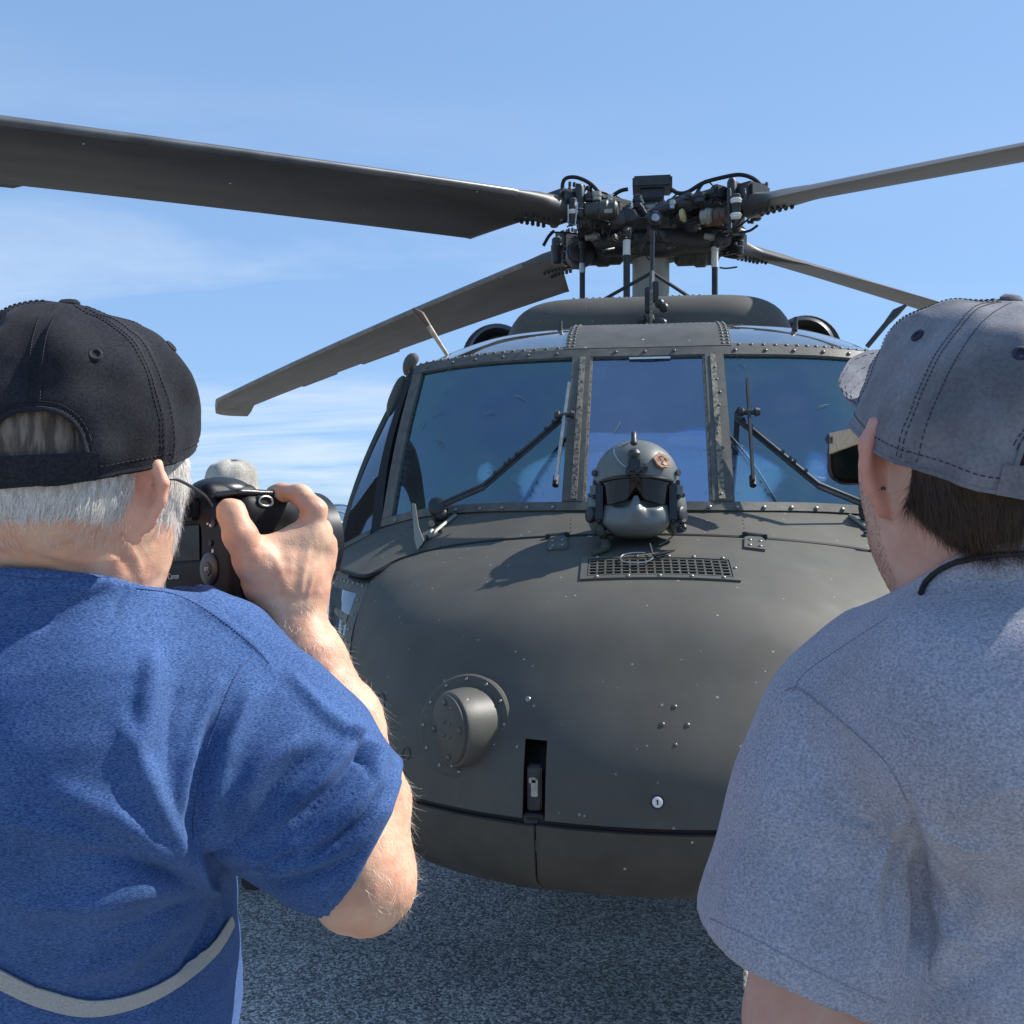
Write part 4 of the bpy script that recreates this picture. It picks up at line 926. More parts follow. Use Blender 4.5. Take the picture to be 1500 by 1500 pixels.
for k in range(8):
    p0 = (random.uniform(850, 1060), random.uniform(295, 360)); p2 = (p0[0] + random.uniform(-50, 50), p0[1] + random.uniform(-20, 30)); pm = ((p0[0] + p2[0]) / 2, max(p0[1], p2[1]) + 8)
    MB().tube(smooth_path([WY(*p0, 6.35), WY(*pm, 6.28), WY(*p2, 6.35)], 6), .005, 6).build('hydraulic_line', M['black'], g)

# ------------------------------------------------------------------ wipers, deflectors, hinges
for s in (-1, 1):
    def mx(p): q = np.array(p, float); q[0] = abs(q[0]) * s; return q
    w = empty('wiper', (0, 0, 0)); w.parent = HEL
    piv = mx(WY(641, 742, 3.36)); el = mx(WY(708, 713, 3.27)); en = mx(WY(822, 614, 3.42))
    for d in (-.007, .007):
        MB().tube([piv + np.array([0, 0, d]), el + np.array([0, 0, d]), en + np.array([0, 0, d])], .0062, 8).build('wiper_arm', M['dark2'], w)
    b = MB()
    for t in (.15, .28, .33, .42, .8, .9): b.lathe(el + (en - el) * t + np.array([0, -.004, .012]), (0, -1, .5), [(0, .007), (.007, .006)], 8)
    b.build('arm_clips', M['dark2'], w, kind='stuff')
    MB().lathe(piv + np.array([0, .03, -.01]), (0, -1, .3), [(0, .03), (.02, .034), (.05, .03), (.055, .018)], 16).lathe(piv + np.array([s * -.0, .03, -.035]), (s * -.4, -1, .2), [(0, .02), (.05, .02), (.055, .012)], 12).build('pivot', M['dark'], w)
    MB().lathe(piv + np.array([-.015 * 1, .0, -.05]), (0, -1, -.3), [(0, .012), (.03, .012)], 10).build('pivot_nut', M['steel'], w)
    MB().box(piv + np.array([.02, .03, -.045]), (.02, .03, .10), bev=.005).build('pivot_stand', M['dark'], w)
    t0 = mx(WY(834, 564, 3.50)); t1 = mx(WY(814, 708, 3.19))
    if s > 0: t0 = WY(1094, 558, 3.50); t1 = WY(1103, 708, 3.19)
    tm = (t0 + t1) / 2; ax_ = nz(t1 - t0); xx = nz(np.cross(ax_, (0, -1, .6)))
    en2 = t0 + (t1 - t0) * .33
    MB().box(tm + np.array([0, -.012, .006]), (.010, .016, np.linalg.norm(t1 - t0)), [xx, np.cross(ax_, xx), ax_], bev=.002).build('blade_holder', M['steel'] if s < 0 else M['dark2'], w)
    MB().box(tm + np.array([0, .006, -.004]), (.006, .02, np.linalg.norm(t1 - t0) * .98), [xx, np.cross(ax_, xx), ax_], bev=.001).build('wiper_rubber', M['black'], w)
    MB().cyl(t1 - ax_ * .03, t1 + ax_ * .01, .011, 10).build('blade_end', M['black'], w)
    MB().lathe(en2 + np.array([-s * .035, -.02, 0]), (s, 0, 0), [(0, .012), (.012, .016), (.018, .009), (.05, .009), (.055, .016), (.07, .012)], 12).build('blade_joint', M['dark2'], w)
    # deflector bracket
    d = empty('wiper_deflector', (0, 0, 0)); d.parent = HEL
    P = [mx(WY(603, 737, 3.20)), mx(WY(608, 738, 3.20)), mx(WY(613, 772, 3.185)), mx(WY(621, 793, 3.18)), mx(WY(611, 806, 3.175)), mx(WY(607, 790, 3.18))]
    b = MB(); Q = P + [p + np.array([0, .008, 0]) for p in P]; b.add(Q, [(0, 1, 2, 3, 4, 5), (11, 10, 9, 8, 7, 6)] + [(i, (i + 1) % 6, (i + 1) % 6 + 6, i + 6) for i in range(6)]); b.build('deflector_blade', M['mast'], d, False)
    def hd(px, py, h=.006):
        q, n = hit(deck_bvh, px, py)
        if q is None: q, n = WY(px, py, 3.2), np.array([0, -.5, .8])
        q = q + n * h; return mx(q)
    for (a, c, wd) in (((612, 804), (634, 779), 3), ((628, 790), (668, 757), 4)):
        b = MB(); b.tube([hd(*a), hd((a[0] + c[0]) / 2, (a[1] + c[1]) / 2, .008), hd(*c)], .007, 6); b.build('deflector_foot', M['mast'], d)
    b = MB()
    for pt in ((618, 797), (626, 790), (646, 782), (634, 771)): b.lathe(hd(*pt), (0, -.5, 1), [(0, .010), (.008, .007)], 8)
    b.build('foot_bolt', M['dark2'], d)
    # hinge plates of the nose door
    hg = empty('door_hinge', (0, 0, 0)); hg.parent = HEL
    cx = 817 if s < 0 else 1105
    pc, n = on_nose(cx, 802); pu, _ = on_nose(cx, 795)
    dn = nz(on_nose(cx, 815)[0] - on_nose(cx, 800)[0]); rt = nz(np.cross(dn, n)); 
    if rt[0] < 0: rt = -rt
    top = on_nose(cx, 792)[0]
    out = [(-.020, -.035), (.020, -.035), (.024, -.012), (.030, 0), (.030, .115), (-.030, .115), (-.030, 0), (-.024, -.012)]
    V = []
    for a, b_ in out: q, qn = off_nose(top + rt * a + dn * b_); V.append(q + n * .008)
    for a, b_ in out: q, qn = off_nose(top + rt * a + dn * b_); V.append(q - n * .002)
    k = len(out); F = [tuple(range(k)), tuple(range(k, 2 * k))[::-1]] + [(i, i + k, (i + 1) % k + k, (i + 1) % k) for i in range(k)]
    mesh('hinge_plate', V, F, M['paint2'], hg, False)
    MB().cyl(top - dn * .04 - rt * .033 + n * .004, top - dn * .04 + rt * .033 + n * .004, .010, 12).build('hinge_knuckle', M['dark'], hg)
    MB().box(top - dn * .038 - rt * .03 + n * .006, (.014, .02, .014)).box(top - dn * .038 + rt * .03 + n * .006, (.014, .02, .014)).build('hinge_stop', M['black'], hg, False)
    for a in (-.014, .016):
        for b_ in (.030, .090): q, qn = off_nose(top + rt * a + dn * b_); screw(q + n * .008, n, hg, SC_B, 1.0)
# ------------------------------------------------------------------ signed-distance sculpting -> one continuous quad mesh
def nrm_(x): return np.sqrt((x * x).sum(-1))
def rc(a, b, r1, r2=None):
    a = np.asarray(a, float); b = np.asarray(b, float); r2 = r1 if r2 is None else r2; ab = b - a; L2 = float(ab @ ab) + 1e-12
    def f(P):
        t = np.clip(((P - a) @ ab) / L2, 0, 1); return nrm_(P - a - t[:, None] * ab) - (r1 + (r2 - r1) * t)
    return f
def ell(c, r, A=None):
    c = np.asarray(c, float); r = np.asarray(r, float); A = None if A is None else np.asarray(A, float)
    def f(P):
        Q = P - c
        if A is not None: Q = Q @ A.T
        k0 = nrm_(Q / r); k1 = nrm_(Q / (r * r)) + 1e-9; return k0 * (k0 - 1) / k1
    return f
def rbox(c, h, A=None, rd=.01):
    c = np.asarray(c, float); h = np.asarray(h, float) - rd; A = np.eye(3) if A is None else np.asarray(A, float)
    def f(P):
        q = np.abs((P - c) @ A.T) - h; return nrm_(np.maximum(q, 0)) + np.minimum(q.max(-1), 0) - rd
    return f
def plane(p, n):
    p = np.asarray(p, float); n = nz(n); return lambda P: (P - p) @ n
def smin(a, b, k):
    h = np.clip(.5 + .5 * (b - a) / k, 0, 1); return b + (a - b) * h - k * h * (1 - h)
def U(k, *fs):
    def f(P):
        d = fs[0](P)
        for g in fs[1:]: d = smin(d, g(P), k)
        return d
    return f
def SUB(k, a, b):
    return lambda P: -smin(-a(P), b(P), k)
def INT(k, a, b):
    return lambda P: -smin(-a(P), -b(P), k)
def chain(k, pts, rads): return U(k, *[rc(pts[i], pts[i + 1], rads[i], rads[i + 1]) for i in range(len(pts) - 1)])
def sculpt(fn, lo, hi, h):
    lo = np.asarray(lo, float); hi = np.asarray(hi, float); B = 4
    n = (np.ceil((hi - lo) / (h * B)).astype(int)) * B
    nc = n // B
    ax = [lo[i] + (np.arange(nc[i]) + .5) * h * B for i in range(3)]
    G = np.stack(np.meshgrid(*ax, indexing='ij'), -1).reshape(-1, 3)
    dc = fn(G).reshape(nc)
    D = np.repeat(np.repeat(np.repeat(dc, B, 0), B, 1), B, 2).astype(np.float32)
    near = np.argwhere(np.abs(dc) < h * B * 1.6)
    off = np.stack(np.meshgrid(*[np.arange(B)] * 3, indexing='ij'), -1).reshape(-1, 3)
    for s in range(0, len(near), 20000):
        idx = (near[s:s + 20000, None, :] * B + off[None]).reshape(-1, 3)
        D[idx[:, 0], idx[:, 1], idx[:, 2]] = fn(lo + (idx + .5) * h)
    ins = D < 0
    # surface nets
    m = [n[i] - 1 for i in range(3)]
    cnt = np.zeros(m, np.int8)
    for dx in (0, 1):
        for dy in (0, 1):
            for dz in (0, 1): cnt += ins[dx:m[0] + dx, dy:m[1] + dy, dz:m[2] + dz]
    act = np.argwhere((cnt > 0) & (cnt < 8))
    vid = -np.ones(m, np.int64); vid[act[:, 0], act[:, 1], act[:, 2]] = np.arange(len(act))
    acc = np.zeros((len(act), 3)); num = np.zeros(len(act))
    for a in range(3):
        o = [0, 0, 0]
        for p in (0, 1):
            for q in (0, 1):
                b, c = [x for x in range(3) if x != a]; s0 = np.zeros(3, int); s0[b] = p; s0[c] = q; s1 = s0.copy(); s1[a] = 1
                A0 = act + s0; A1 = act + s1
                d0 = D[A0[:, 0], A0[:, 1], A0[:, 2]]; d1 = D[A1[:, 0], A1[:, 1], A1[:, 2]]
                x = (d0 < 0) != (d1 < 0); t = np.where(x, d0 / np.where(x, d0 - d1, 1), 0)
                pt = A0 + t[:, None] * (s1 - s0); acc += np.where(x[:, None], pt, 0); num += x
    V = lo + (acc / num[:, None] + .5) * h
    F = []
    for a in range(3):
        b, c = (a + 1) % 3, (a + 2) % 3
        s0 = [slice(None)] * 3; s1 = [slice(None)] * 3; s0[a] = slice(0, -1); s1[a] = slice(1, None)
        X = ins[tuple(s0)] != ins[tuple(s1)]; E = np.argwhere(X)
        E = E[(E[:, b] > 0) & (E[:, c] > 0) & (E[:, b] < m[b]) & (E[:, c] < m[c]) & (E[:, a] < m[a])]
        eb = np.zeros(3, int); eb[b] = 1; ec = np.zeros(3, int); ec[c] = 1
        q = np.stack([vid[tuple((E - eb - ec).T)], vid[tuple((E - ec).T)], vid[tuple(E.T)], vid[tuple((E - eb).T)]], 1)
        fl = ins[tuple(E.T)]; q[~fl] = q[~fl][:, ::-1]; F.append(q[(q >= 0).all(1)])
    F = np.vstack(F)
    return V, F
def relax(V, F, it=2, lam=.5):
    e = np.vstack([F[:, [0, 1]], F[:, [1, 2]], F[:, [2, 3]], F[:, [3, 0]]]); e = np.vstack([e, e[:, ::-1]])
    for _ in range(it):
        A = np.zeros_like(V); c = np.zeros(len(V)); np.add.at(A, e[:, 0], V[e[:, 1]]); np.add.at(c, e[:, 0], 1)
        V = V + lam * (A / np.maximum(c, 1)[:, None] - V)
    return V
def vnormals(V, F):
    n = np.cross(V[F[:, 2]] - V[F[:, 0]], V[F[:, 3]] - V[F[:, 1]]); N = np.zeros_like(V)
    for i in range(4): np.add.at(N, F[:, i], n)
    return N / (np.linalg.norm(N, axis=1, keepdims=True) + 1e-12)
def photo_px(V):
    q = V - CAM; d = q @ CF; return np.stack([750 + FPX * (q @ CR) / d, 750 - FPX * q[:, 2] / d], 1)
def seg_dist(P, pts):
    best = np.full(len(P), 1e9); tt = np.zeros(len(P)); n = len(pts) - 1
    for i in range(n):
        a = np.array(pts[i], float); b = np.array(pts[i + 1], float); ab = b - a
        t = np.clip(((P - a) @ ab) / (ab @ ab), 0, 1); d = np.linalg.norm(P - a - t[:, None] * ab, axis=1)
        m = d < best; best[m] = d[m]; tt[m] = (i + t[m]) / n
    return best, tt
def folds(V, F, fl, facing=True):
    N = vnormals(V, F); P = photo_px(V); view = V - CAM; view /= np.linalg.norm(view, axis=1, keepdims=True)
    fac = np.clip(-(N * view).sum(1) * 2 + .25, 0, 1) if facing else 1.0
    disp = np.zeros(len(V))
    for pts, w, amp in fl:
        pp = smooth_path([np.array([*p, 0.]) for p in pts], 5); d, t = seg_dist(P, [q[:2] for q in pp])
        taper = np.sin(np.pi * np.clip(t * .9 + .05, 0, 1)) ** .6
        disp += amp * np.exp(-(d / w) ** 2) * taper
    return V + N * (disp * fac)[:, None]
def nnoise(V, scale, seed=0):     # cheap smooth pseudo-noise, vectorised
    rs = np.random.RandomState(seed); out = np.zeros(len(V))
    for k in range(7):
        d = rs.normal(size=3); d /= np.linalg.norm(d); f = scale * (0.6 + 1.1 * rs.rand()); out += np.sin(V @ d * f * 6.283 + rs.rand() * 6.28 + 1.3 * np.sin(V @ rs.normal(size=3) * scale * 3))
    return out / 7 ** .5
def sk_mesh(name, VF, m, parent, kind=None):
    o = mesh(name, VF[0], VF[1], m, parent, True, kind, None)
    o.shadow_terminator_geometry_offset = 0.3; o.shadow_terminator_shading_offset = 0.12
    return o
def tint_region(o, V, F, fn, m):
    o.data.materials.append(m); C = V[F].mean(1); idx = fn(C).astype(np.int32)
    if len(o.data.polygons) == len(idx): o.data.polygons.foreach_set('material_index', idx)
def hair_strands(name, roots, nrms, dirf, length, width, m, parent, seg=4, lift=.35, curl=.0, seed=1):
    rs = np.random.RandomState(seed); n = len(roots); L_ = length * (0.6 + .6 * rs.rand(n)); V = []; 
    D = dirf(roots); D = D - nrms * (D * nrms).sum(1, keepdims=True); D /= (np.linalg.norm(D, axis=1, keepdims=True) + 1e-9)
    D = D + nrms * (lift * (0.5 + rs.rand(n)))[:, None] + rs.normal(size=(n, 3)) * .14; D /= np.linalg.norm(D, axis=1, keepdims=True)
    side = np.cross(D, nrms + rs.normal(size=(n, 3)) * .6); side /= (np.linalg.norm(side, axis=1, keepdims=True) + 1e-9)
    bend = rs.normal(size=(n, 3)) * curl
    rows = []
    for k in range(seg + 1):
        t = k / seg; p = roots + D * (L_ * t)[:, None] + (bend - nrms * lift * .9) * (L_ * t * t * .8)[:, None]
        w = width * (1 - .85 * t); rows.append(p - side * w / 2); rows.append(p + side * w / 2)
    V = np.stack(rows, 1).reshape(-1, 3); base = np.arange(n) * (2 * (seg + 1)); F = []
    for k in range(seg): F.append(np.stack([base + 2 * k, base + 2 * k + 1, base + 2 * k + 3, base + 2 * k + 2], 1))
    F = np.vstack(F); return mesh(name, V, F, m, parent, True, 'stuff', None)
def sample_faces(V, F, sel, n, seed=3):
    rs = np.random.RandomState(seed); C = V[F].mean(1); N = vnormals(V, F)[F].mean(1)
    a = np.linalg.norm(np.cross(V[F[:, 2]] - V[F[:, 0]], V[F[:, 3]] - V[F[:, 1]]), axis=1); w = np.where(sel(C), a, 0)
    if w.sum() <= 0: return np.zeros((0, 3)), np.zeros((0, 3))
    i = rs.choice(len(F), n, p=w / w.sum()); u = rs.rand(n, 2); q = V[F[i]]
    p = (q[:, 0] * (1 - u[:, :1]) + q[:, 1] * u[:, :1]) * (1 - u[:, 1:]) + (q[:, 3] * (1 - u[:, :1]) + q[:, 2] * u[:, :1]) * u[:, 1:]
    N = N[i]; return p, N / (np.linalg.norm(N, axis=1, keepdims=True) + 1e-9)

# ------------------------------------------------------------------ baseball cap (parametric, six panels)
def make_cap(parent, O, Fd, Ud, rx, ry, h, m, mstitch, opening=(.72, .90), ohalf=27, seed=1, brim=(.085, .075), brim_drop=.02, wr=.0016, tear=None, tilt_side=0, msk=None, button=None, eyelets=(30, 90, 150, 210, 270, 330), sweep=0.0, skull=None, slope=-.3, clear=.0065):
    Ud = nz(Ud); Fd = nz(np.asarray(Fd) - Ud * (np.asarray(Fd) @ Ud)); Rt = np.cross(Fd, Ud)
    cap = empty('cap', (0, 0, 0)); cap.parent = parent
    SMAX = R(97)
    shift = button if button is not None else np.zeros(3)
    def base(az, s):           # az 0 = front, clockwise seen from above (towards right)
        a = s * SMAX; rho = math.sin(min(a, math.pi / 2)) ** .82; hz = math.cos(a) if a < math.pi / 2 else -math.sin(a - math.pi / 2)
        hz = math.copysign(abs(hz) ** .86, hz)
        if a > math.pi / 2: rho = 1 - .35 * (a - math.pi / 2)
        c = math.cos(az); e = 1.0 + (.04 if c > 0 else 0)
        p = O + Rt * math.sin(az) * rx * rho + Fd * c * ry * rho * e + Ud * h * hz + shift * max(0, hz) ** 1.5
        return p
    TA, TS = 73, 41; gridp = np.array([[base(2 * math.pi * i / (TA - 1), max(.01, j / (TS - 1))) for i in range(TA)] for j in range(TS)]).reshape(-1, 3)
    c0 = O + Ud * h * .1; gn = gridp - c0; gn /= np.linalg.norm(gn, axis=1, keepdims=True); push = np.zeros(len(gridp))
    if skull is not None:
        for _ in range(6):
            d = skull(gridp + gn * push[:, None]); push += np.clip(clear - d, 0, None) * 1.05
    push = push.reshape(TS, TA)
    for _ in range(3):
        q = push.copy(); q[1:-1] = (push[:-2] + push[2:] + 2 * push[1:-1]) / 4; q[:, 1:-1] = (q[:, :-2] + q[:, 2:] + 2 * q[:, 1:-1]) / 4; push = np.maximum(q, push * .98)
    def pushof(az, s):
        a = (az / (2 * math.pi)) % 1.0 * (TA - 1); b_ = min(max(s, 0), 1) * (TS - 1); i = min(int(a), TA - 2); j = min(int(b_), TS - 2); fa, fb = a - i, b_ - j
        return (push[j, i] * (1 - fa) + push[j, i + 1] * fa) * (1 - fb) + (push[j + 1, i] * (1 - fa) + push[j + 1, i + 1] * fa) * fb
    def pt(az, s, lift=0.0):
        p = base(az, s); c = O + Ud * h * .1; n = nz(p - c); p = p + n * pushof(az, s)
        d6 = (math.degrees(az) % 60); d6 = min(d6, 60 - d6); groove = -.0011 * math.exp(-(d6 * s / 1.0) ** 2) + .0006 * math.exp(-((d6 * s - 2.4) / 1.2) ** 2)
        q = Vector(p) * 16 + Vector((seed * 3.1, 0, 0)); w = noise.noise(q) * wr * 1.6 + noise.noise(q * 2.3) * wr
        # vertical slack folds near the seams
        w += wr * .9 * math.sin(az * 9 + 2.5 * noise.noise(q * .5)) * (s ** 2) * (1 - s) * 4
        return p + n * (groove + w + lift)
    NA, NS_ = 180, 60
    V = [pt(2 * math.pi * i / NA, max(.015, s)) for s in lin(0, 1, NS_) for i in range(NA)]
    F = []
    def in_open(az, s):
        d = abs((math.degrees(az) - 180 + 180) % 360 - 180)
        if d > ohalf: return False
        top = opening[0] + (opening[1] - opening[0]) * (1 - (1 - (d / ohalf) ** 2.6) ** .5) if d < ohalf else 9
        return top < s < opening[1]
    for j in range(NS_ - 1):
        for i in range(NA):
            az = 2 * math.pi * (i + .5) / NA; s = (j + .5) / (NS_ - 1)
            if in_open(az, s): continue
            F.append((j * NA + i, j * NA + (i + 1) % NA, (j + 1) * NA + (i + 1) % NA, (j + 1) * NA + i))
    F.append(tuple(range(NA))[::-1])
    # snap the ragged rim of the opening onto its curve
    for k_ in range(NS_ * NA):
        pass
    o = mesh('crown', V, F, m, cap, True, None, None)
    md = o.modifiers.new('thickness', 'SOLIDIFY'); md.thickness = .0016; md.offset = -1
    # rim piping along the opening
    b = MB(); P = []
    for d in lin(-ohalf, ohalf, 40):
        s = opening[0] + (opening[1] - opening[0]) * (1 - max(0, 1 - (abs(d) / ohalf) ** 2.6) ** .5); P.append(pt(R(180 + d), s, .0004))
    b.tube(P, .0022, 8); b.build('opening_binding', m, cap)
    # closing strap
    P = np.array([[pt(R(180 + d), s, .0018) for d in lin(-ohalf - 4, ohalf + 4, 30)] for s in lin(opening[1] - .002, 1.0, 6)]); panel('closure_strap', P, .002, m, cap, -Fd)
    b = MB(); b.tube([pt(2 * math.pi * i / 72, .995, -.001) for i in range(73)], .0024, 6); b.build('sweatband_edge', m, cap)
    c = pt(0, .015); top = pt(0, 0.015)
    MB().lathe(top - Ud * .002, Ud, [(0, .0085), (.003, .0088), (.0055, .006), (.006, .002)], 20).build('button', m, cap)
    # stitches
    st = MB()
    def dash_row(fn, s0, s1, n):
        for k in range(n):
            a = s0 + (s1 - s0) * k / n; b_ = s0 + (s1 - s0) * (k + .62) / n; st.tube([fn(a), fn(b_)], .00042, 4, cap=False)
    for kseam in range(6):
        az = R(60 * kseam)
        if kseam == 3: lim = opening[0] - .02
        else: lim = .985
        for dd in (-.0052, 0.0052, 0.0085) if kseam in (1, 2, 4, 5) else (-.005, .005):
            dash_row(lambda s: pt(az + dd / max(.02, rx * math.sin(min(s * SMAX, 1.57)) ** .82), s, .0004), .06, lim, 46)
    dash_row(lambda a: pt(a, .955, .0004), 0, 2 * math.pi, 150)
    for off_ in (.012, .03):
        def op(d):
            s = opening[0] - off_ + (opening[1] - opening[0] + off_) * (1 - max(0, 1 - min(1, abs(d) / (ohalf + off_ * 90)) ** 2.6) ** .5); return pt(R(180 + d), s, .0006)
        dash_row(op, -ohalf - off_ * 80, ohalf + off_ * 80, 46)
    st.build('stitching', mstitch, cap, kind='stuff')
    for e in eyelets:
        p = pt(R(e), .50); n = nz(p - (O + Ud * h * .1)); x, y, z = frame(n)
        b = MB(); ring = [p + n * .0004 + (x * math.cos(t) + y * math.sin(t)) * .0042 for t in lin(0, 2 * math.pi, 17)]; b.tube(ring, .0016, 6, cap=False); b.lathe(p - n * .001, n, [(0, .0035), (.0012, .0035)], 12); b.build('eyelet', mstitch, cap)
    # brim
    bw, bl = brim; P = []
    for v in lin(0, 1, 14):
        row = []
        for u in lin(-1, 1, 31):
            az = u * R(62); q = pt(az, .955, -.001); e = (1 - abs(u) ** 2.2) ** .55 if abs(u) < 1 else 0
            ext = bl * e * v
            row.append(q + Fd * ext - Ud * (-slope * ext + brim_drop * v * e + .035 * (u * u) * v * e - 0.0))
        P.append(row)
    panel('brim', np.array(P), .0035, m, cap, Ud)
    b = MB()
    for v in (.45, .68, .92):
        row = []
        for u in lin(-.94, .94, 41):
            az = u * R(62); q = pt(az, .955, -.001); e = (1 - abs(u) ** 2.2) ** .55; ext = bl * e * v
            row.append(q + Fd * ext - Ud * (-slope * ext + brim_drop * v * e + .035 * (u * u) * v * e) + Ud * .0004)
        for k in range(0, 40): 
            if k % 2 == 0: b.tube([row[k], row[k + 1]], .00035, 4, cap=False)
    b.build('brim_stitching', mstitch, cap, kind='stuff')
    return cap, pt, (Fd, Rt, Ud)
def skin_mat(name, col, red, fine=0.16):
    m = mat(name, col, 0.48, spec=0.4, sss=0.25, col2=red, vscale=28, c2lo=.40, c2hi=.68, detail=6, bump=fine, bscale=520)
    return m
M['skin_l'] = skin_mat('skin_ruddy', (0.77, 0.485, 0.325), (0.69, 0.33, 0.215))
M['skin_r'] = skin_mat('skin_pale', (0.66, 0.42, 0.33), (0.62, 0.34, 0.26), .08)
def knit(name, c1, c2, scale=260, stretch=(1, 1, 1), contrast=(.38, .62), sheen=.35, bump=.5, mott=0.15):
    m = bpy.data.materials.new(name); m.use_nodes = True; nt = m.node_tree; N = nt.nodes; L = nt.links; p = N['Principled BSDF']
    tc = N.new('ShaderNodeTexCoord'); mp = N.new('ShaderNodeMapping'); mp.inputs['Scale'].default_value = stretch; L.new(tc.outputs['Object'], mp.inputs[0])
    n = N.new('ShaderNodeTexNoise'); n.inputs['Scale'].default_value = scale; n.inputs['Detail'].default_value = 3; n.inputs['Roughness'].default_value = .7; L.new(mp.outputs[0], n.inputs['Vector'])
    mr = N.new('ShaderNodeMapRange'); mr.inputs[1].default_value = contrast[0]; mr.inputs[2].default_value = contrast[1]; L.new(n.outputs[0], mr.inputs[0])
    mx = N.new('ShaderNodeMixRGB'); L.new(mr.outputs[0], mx.inputs[0]); mx.inputs[1].default_value = (*c1, 1); mx.inputs[2].default_value = (*c2, 1)
    nb = N.new('ShaderNodeTexNoise'); nb.inputs['Scale'].default_value = 14; nb.inputs['Detail'].default_value = 4; L.new(tc.outputs['Object'], nb.inputs['Vector'])
    mb_ = N.new('ShaderNodeMapRange'); mb_.inputs[1].default_value = .35; mb_.inputs[2].default_value = .65; mb_.inputs[3].default_value = 1 - mott; mb_.inputs[4].default_value = 1 + mott; L.new(nb.outputs[0], mb_.inputs[0])
    sc = N.new('ShaderNodeVectorMath'); sc.operation = 'SCALE'; L.new(mx.outputs[0], sc.inputs[0]); L.new(mb_.outputs[0], sc.inputs[3]); L.new(sc.outputs[0], p.inputs['Base Color'])
    p.inputs['Roughness'].default_value = .92; p.inputs['Specular IOR Level'].default_value = .15; p.inputs['Sheen Weight'].default_value = sheen; p.inputs['Sheen Roughness'].default_value = .45; p.inputs['Sheen Tint'].default_value = (*[min(1, c * 2.2 + .15) for c in c2], 1)
    bp = N.new('ShaderNodeBump'); bp.inputs['Strength'].default_value = bump; bp.inputs['Distance'].default_value = .0009
    n2 = N.new('ShaderNodeTexNoise'); n2.inputs['Scale'].default_value = scale * 1.9; n2.inputs['Detail'].default_value = 2; L.new(mp.outputs[0], n2.inputs['Vector'])
    L.new(n2.outputs[0], bp.inputs['Height']); L.new(bp.outputs[0], p.inputs['Normal']); return m
M['tee_blue'] = knit('blue_heather_knit', (0.018, 0.056, 0.180), (0.110, 0.190, 0.39), 380, (1, 1, 3.2), (.36, .66), .35, .6, .10)
M['tee_grey'] = knit('grey_heather_knit', (0.215, 0.225, 0.275), (0.47, 0.465, 0.53), 420, (1, 1, 1.3), (.34, .66), .3, .5, .08)
M['cap_black'] = knit('black_cotton_twill', (0.010, 0.011, 0.015), (0.030, 0.030, 0.036), 420, (1, 1, 1), (.3, .7), .25, .35, .25)
M['cap_grey'] = knit('washed_grey_twill', (0.135, 0.140, 0.165), (0.21, 0.205, 0.215), 300, (1, 1, 1), (.3, .7), .2, .35, .30)
M['st_black'] = mat('black_thread', (0.012, 0.012, 0.016), .8); M['st_navy'] = mat('navy_thread', (0.02, 0.025, 0.05), .8)
M['denim'] = knit('dark_denim', (0.03, 0.05, 0.11), (0.07, 0.10, 0.19), 300); M['shorts'] = knit('grey_shorts', (.13, .13, .14), (.2, .2, .2), 200)
M['leather'] = mat('shoe_leather', (.05, .035, .025), .6)
M['hair_w'] = mat('white_hair', (0.80, 0.76, 0.70), .5, spec=.5, sss=.1); M['hair_base'] = mat('white_hair_base', (0.50, 0.45, 0.40), .8, col2=(0.74, 0.70, 0.65), vscale=160, stretch=(1, 1, .25), bump=.8, bscale=500)
M['hair_b'] = mat('brown_hair', (0.055, 0.030, 0.018), .5, spec=.4, var=.3, vscale=90); M['hair_bb'] = mat('brown_hair_base', (0.06, 0.033, 0.02), .8, var=.4, vscale=150, bump=.8, bscale=300)
M['hair_g'] = mat('golden_arm_hair', (0.95, 0.82, 0.64), .4, spec=.8)
M['web'] = mat('grey_webbing', (.46, .45, .42), .85, var=.2, vscale=300, stretch=(1, 3, 3), bump=.6, bscale=600)

def head_fn(C, f, up, sc=1.0, jaw=1.0):
    """skull, face, jaw, nose, eye sockets, brow; C = centre of the skull"""
    f = nz(f); up = nz(up - f * (up @ f)); r = np.cross(f, up); A = np.array([r, f, up])
    P = lambda x, y, z: C + (r * x + f * y + up * z) * sc
    parts = [ell(P(0, -.008, 0), np.array([.077, .098, .098]) * sc, A), ell(P(0, .030, -.045), np.array([.062 * jaw, .062, .080]) * sc, A),
             ell(P(0, .050, -.095), np.array([.040 * jaw, .038, .030]) * sc, A), ell(P(0, -.045, -.045), np.array([.058, .045, .055]) * sc, A)]
    g = U(.03 * sc, *parts)
    nose = U(.008, rc(P(0, .098, -.012), P(0, .115, -.050), .008 * sc, .012 * sc), rc(P(-.011, .102, -.052), P(.011, .102, -.052), .009 * sc))
    brow = rc(P(-.034, .084, .006), P(.034, .084, .006), .012 * sc)
    lips = rc(P(-.018, .088, -.078), P(.018, .088, -.078), .008 * sc)
    g = U(.012, g, nose, brow, lips)
    for s in (-1, 1):
        g = SUB(.012, g, ell(P(s * .032, .098, -.012), np.array([.014, .010, .009]) * sc, A))
        g = U(.004, g, ell(P(s * .032, .084, -.012), np.array([.012, .012, .012]) * sc, A))
    return g, P, A, (f, r, up)
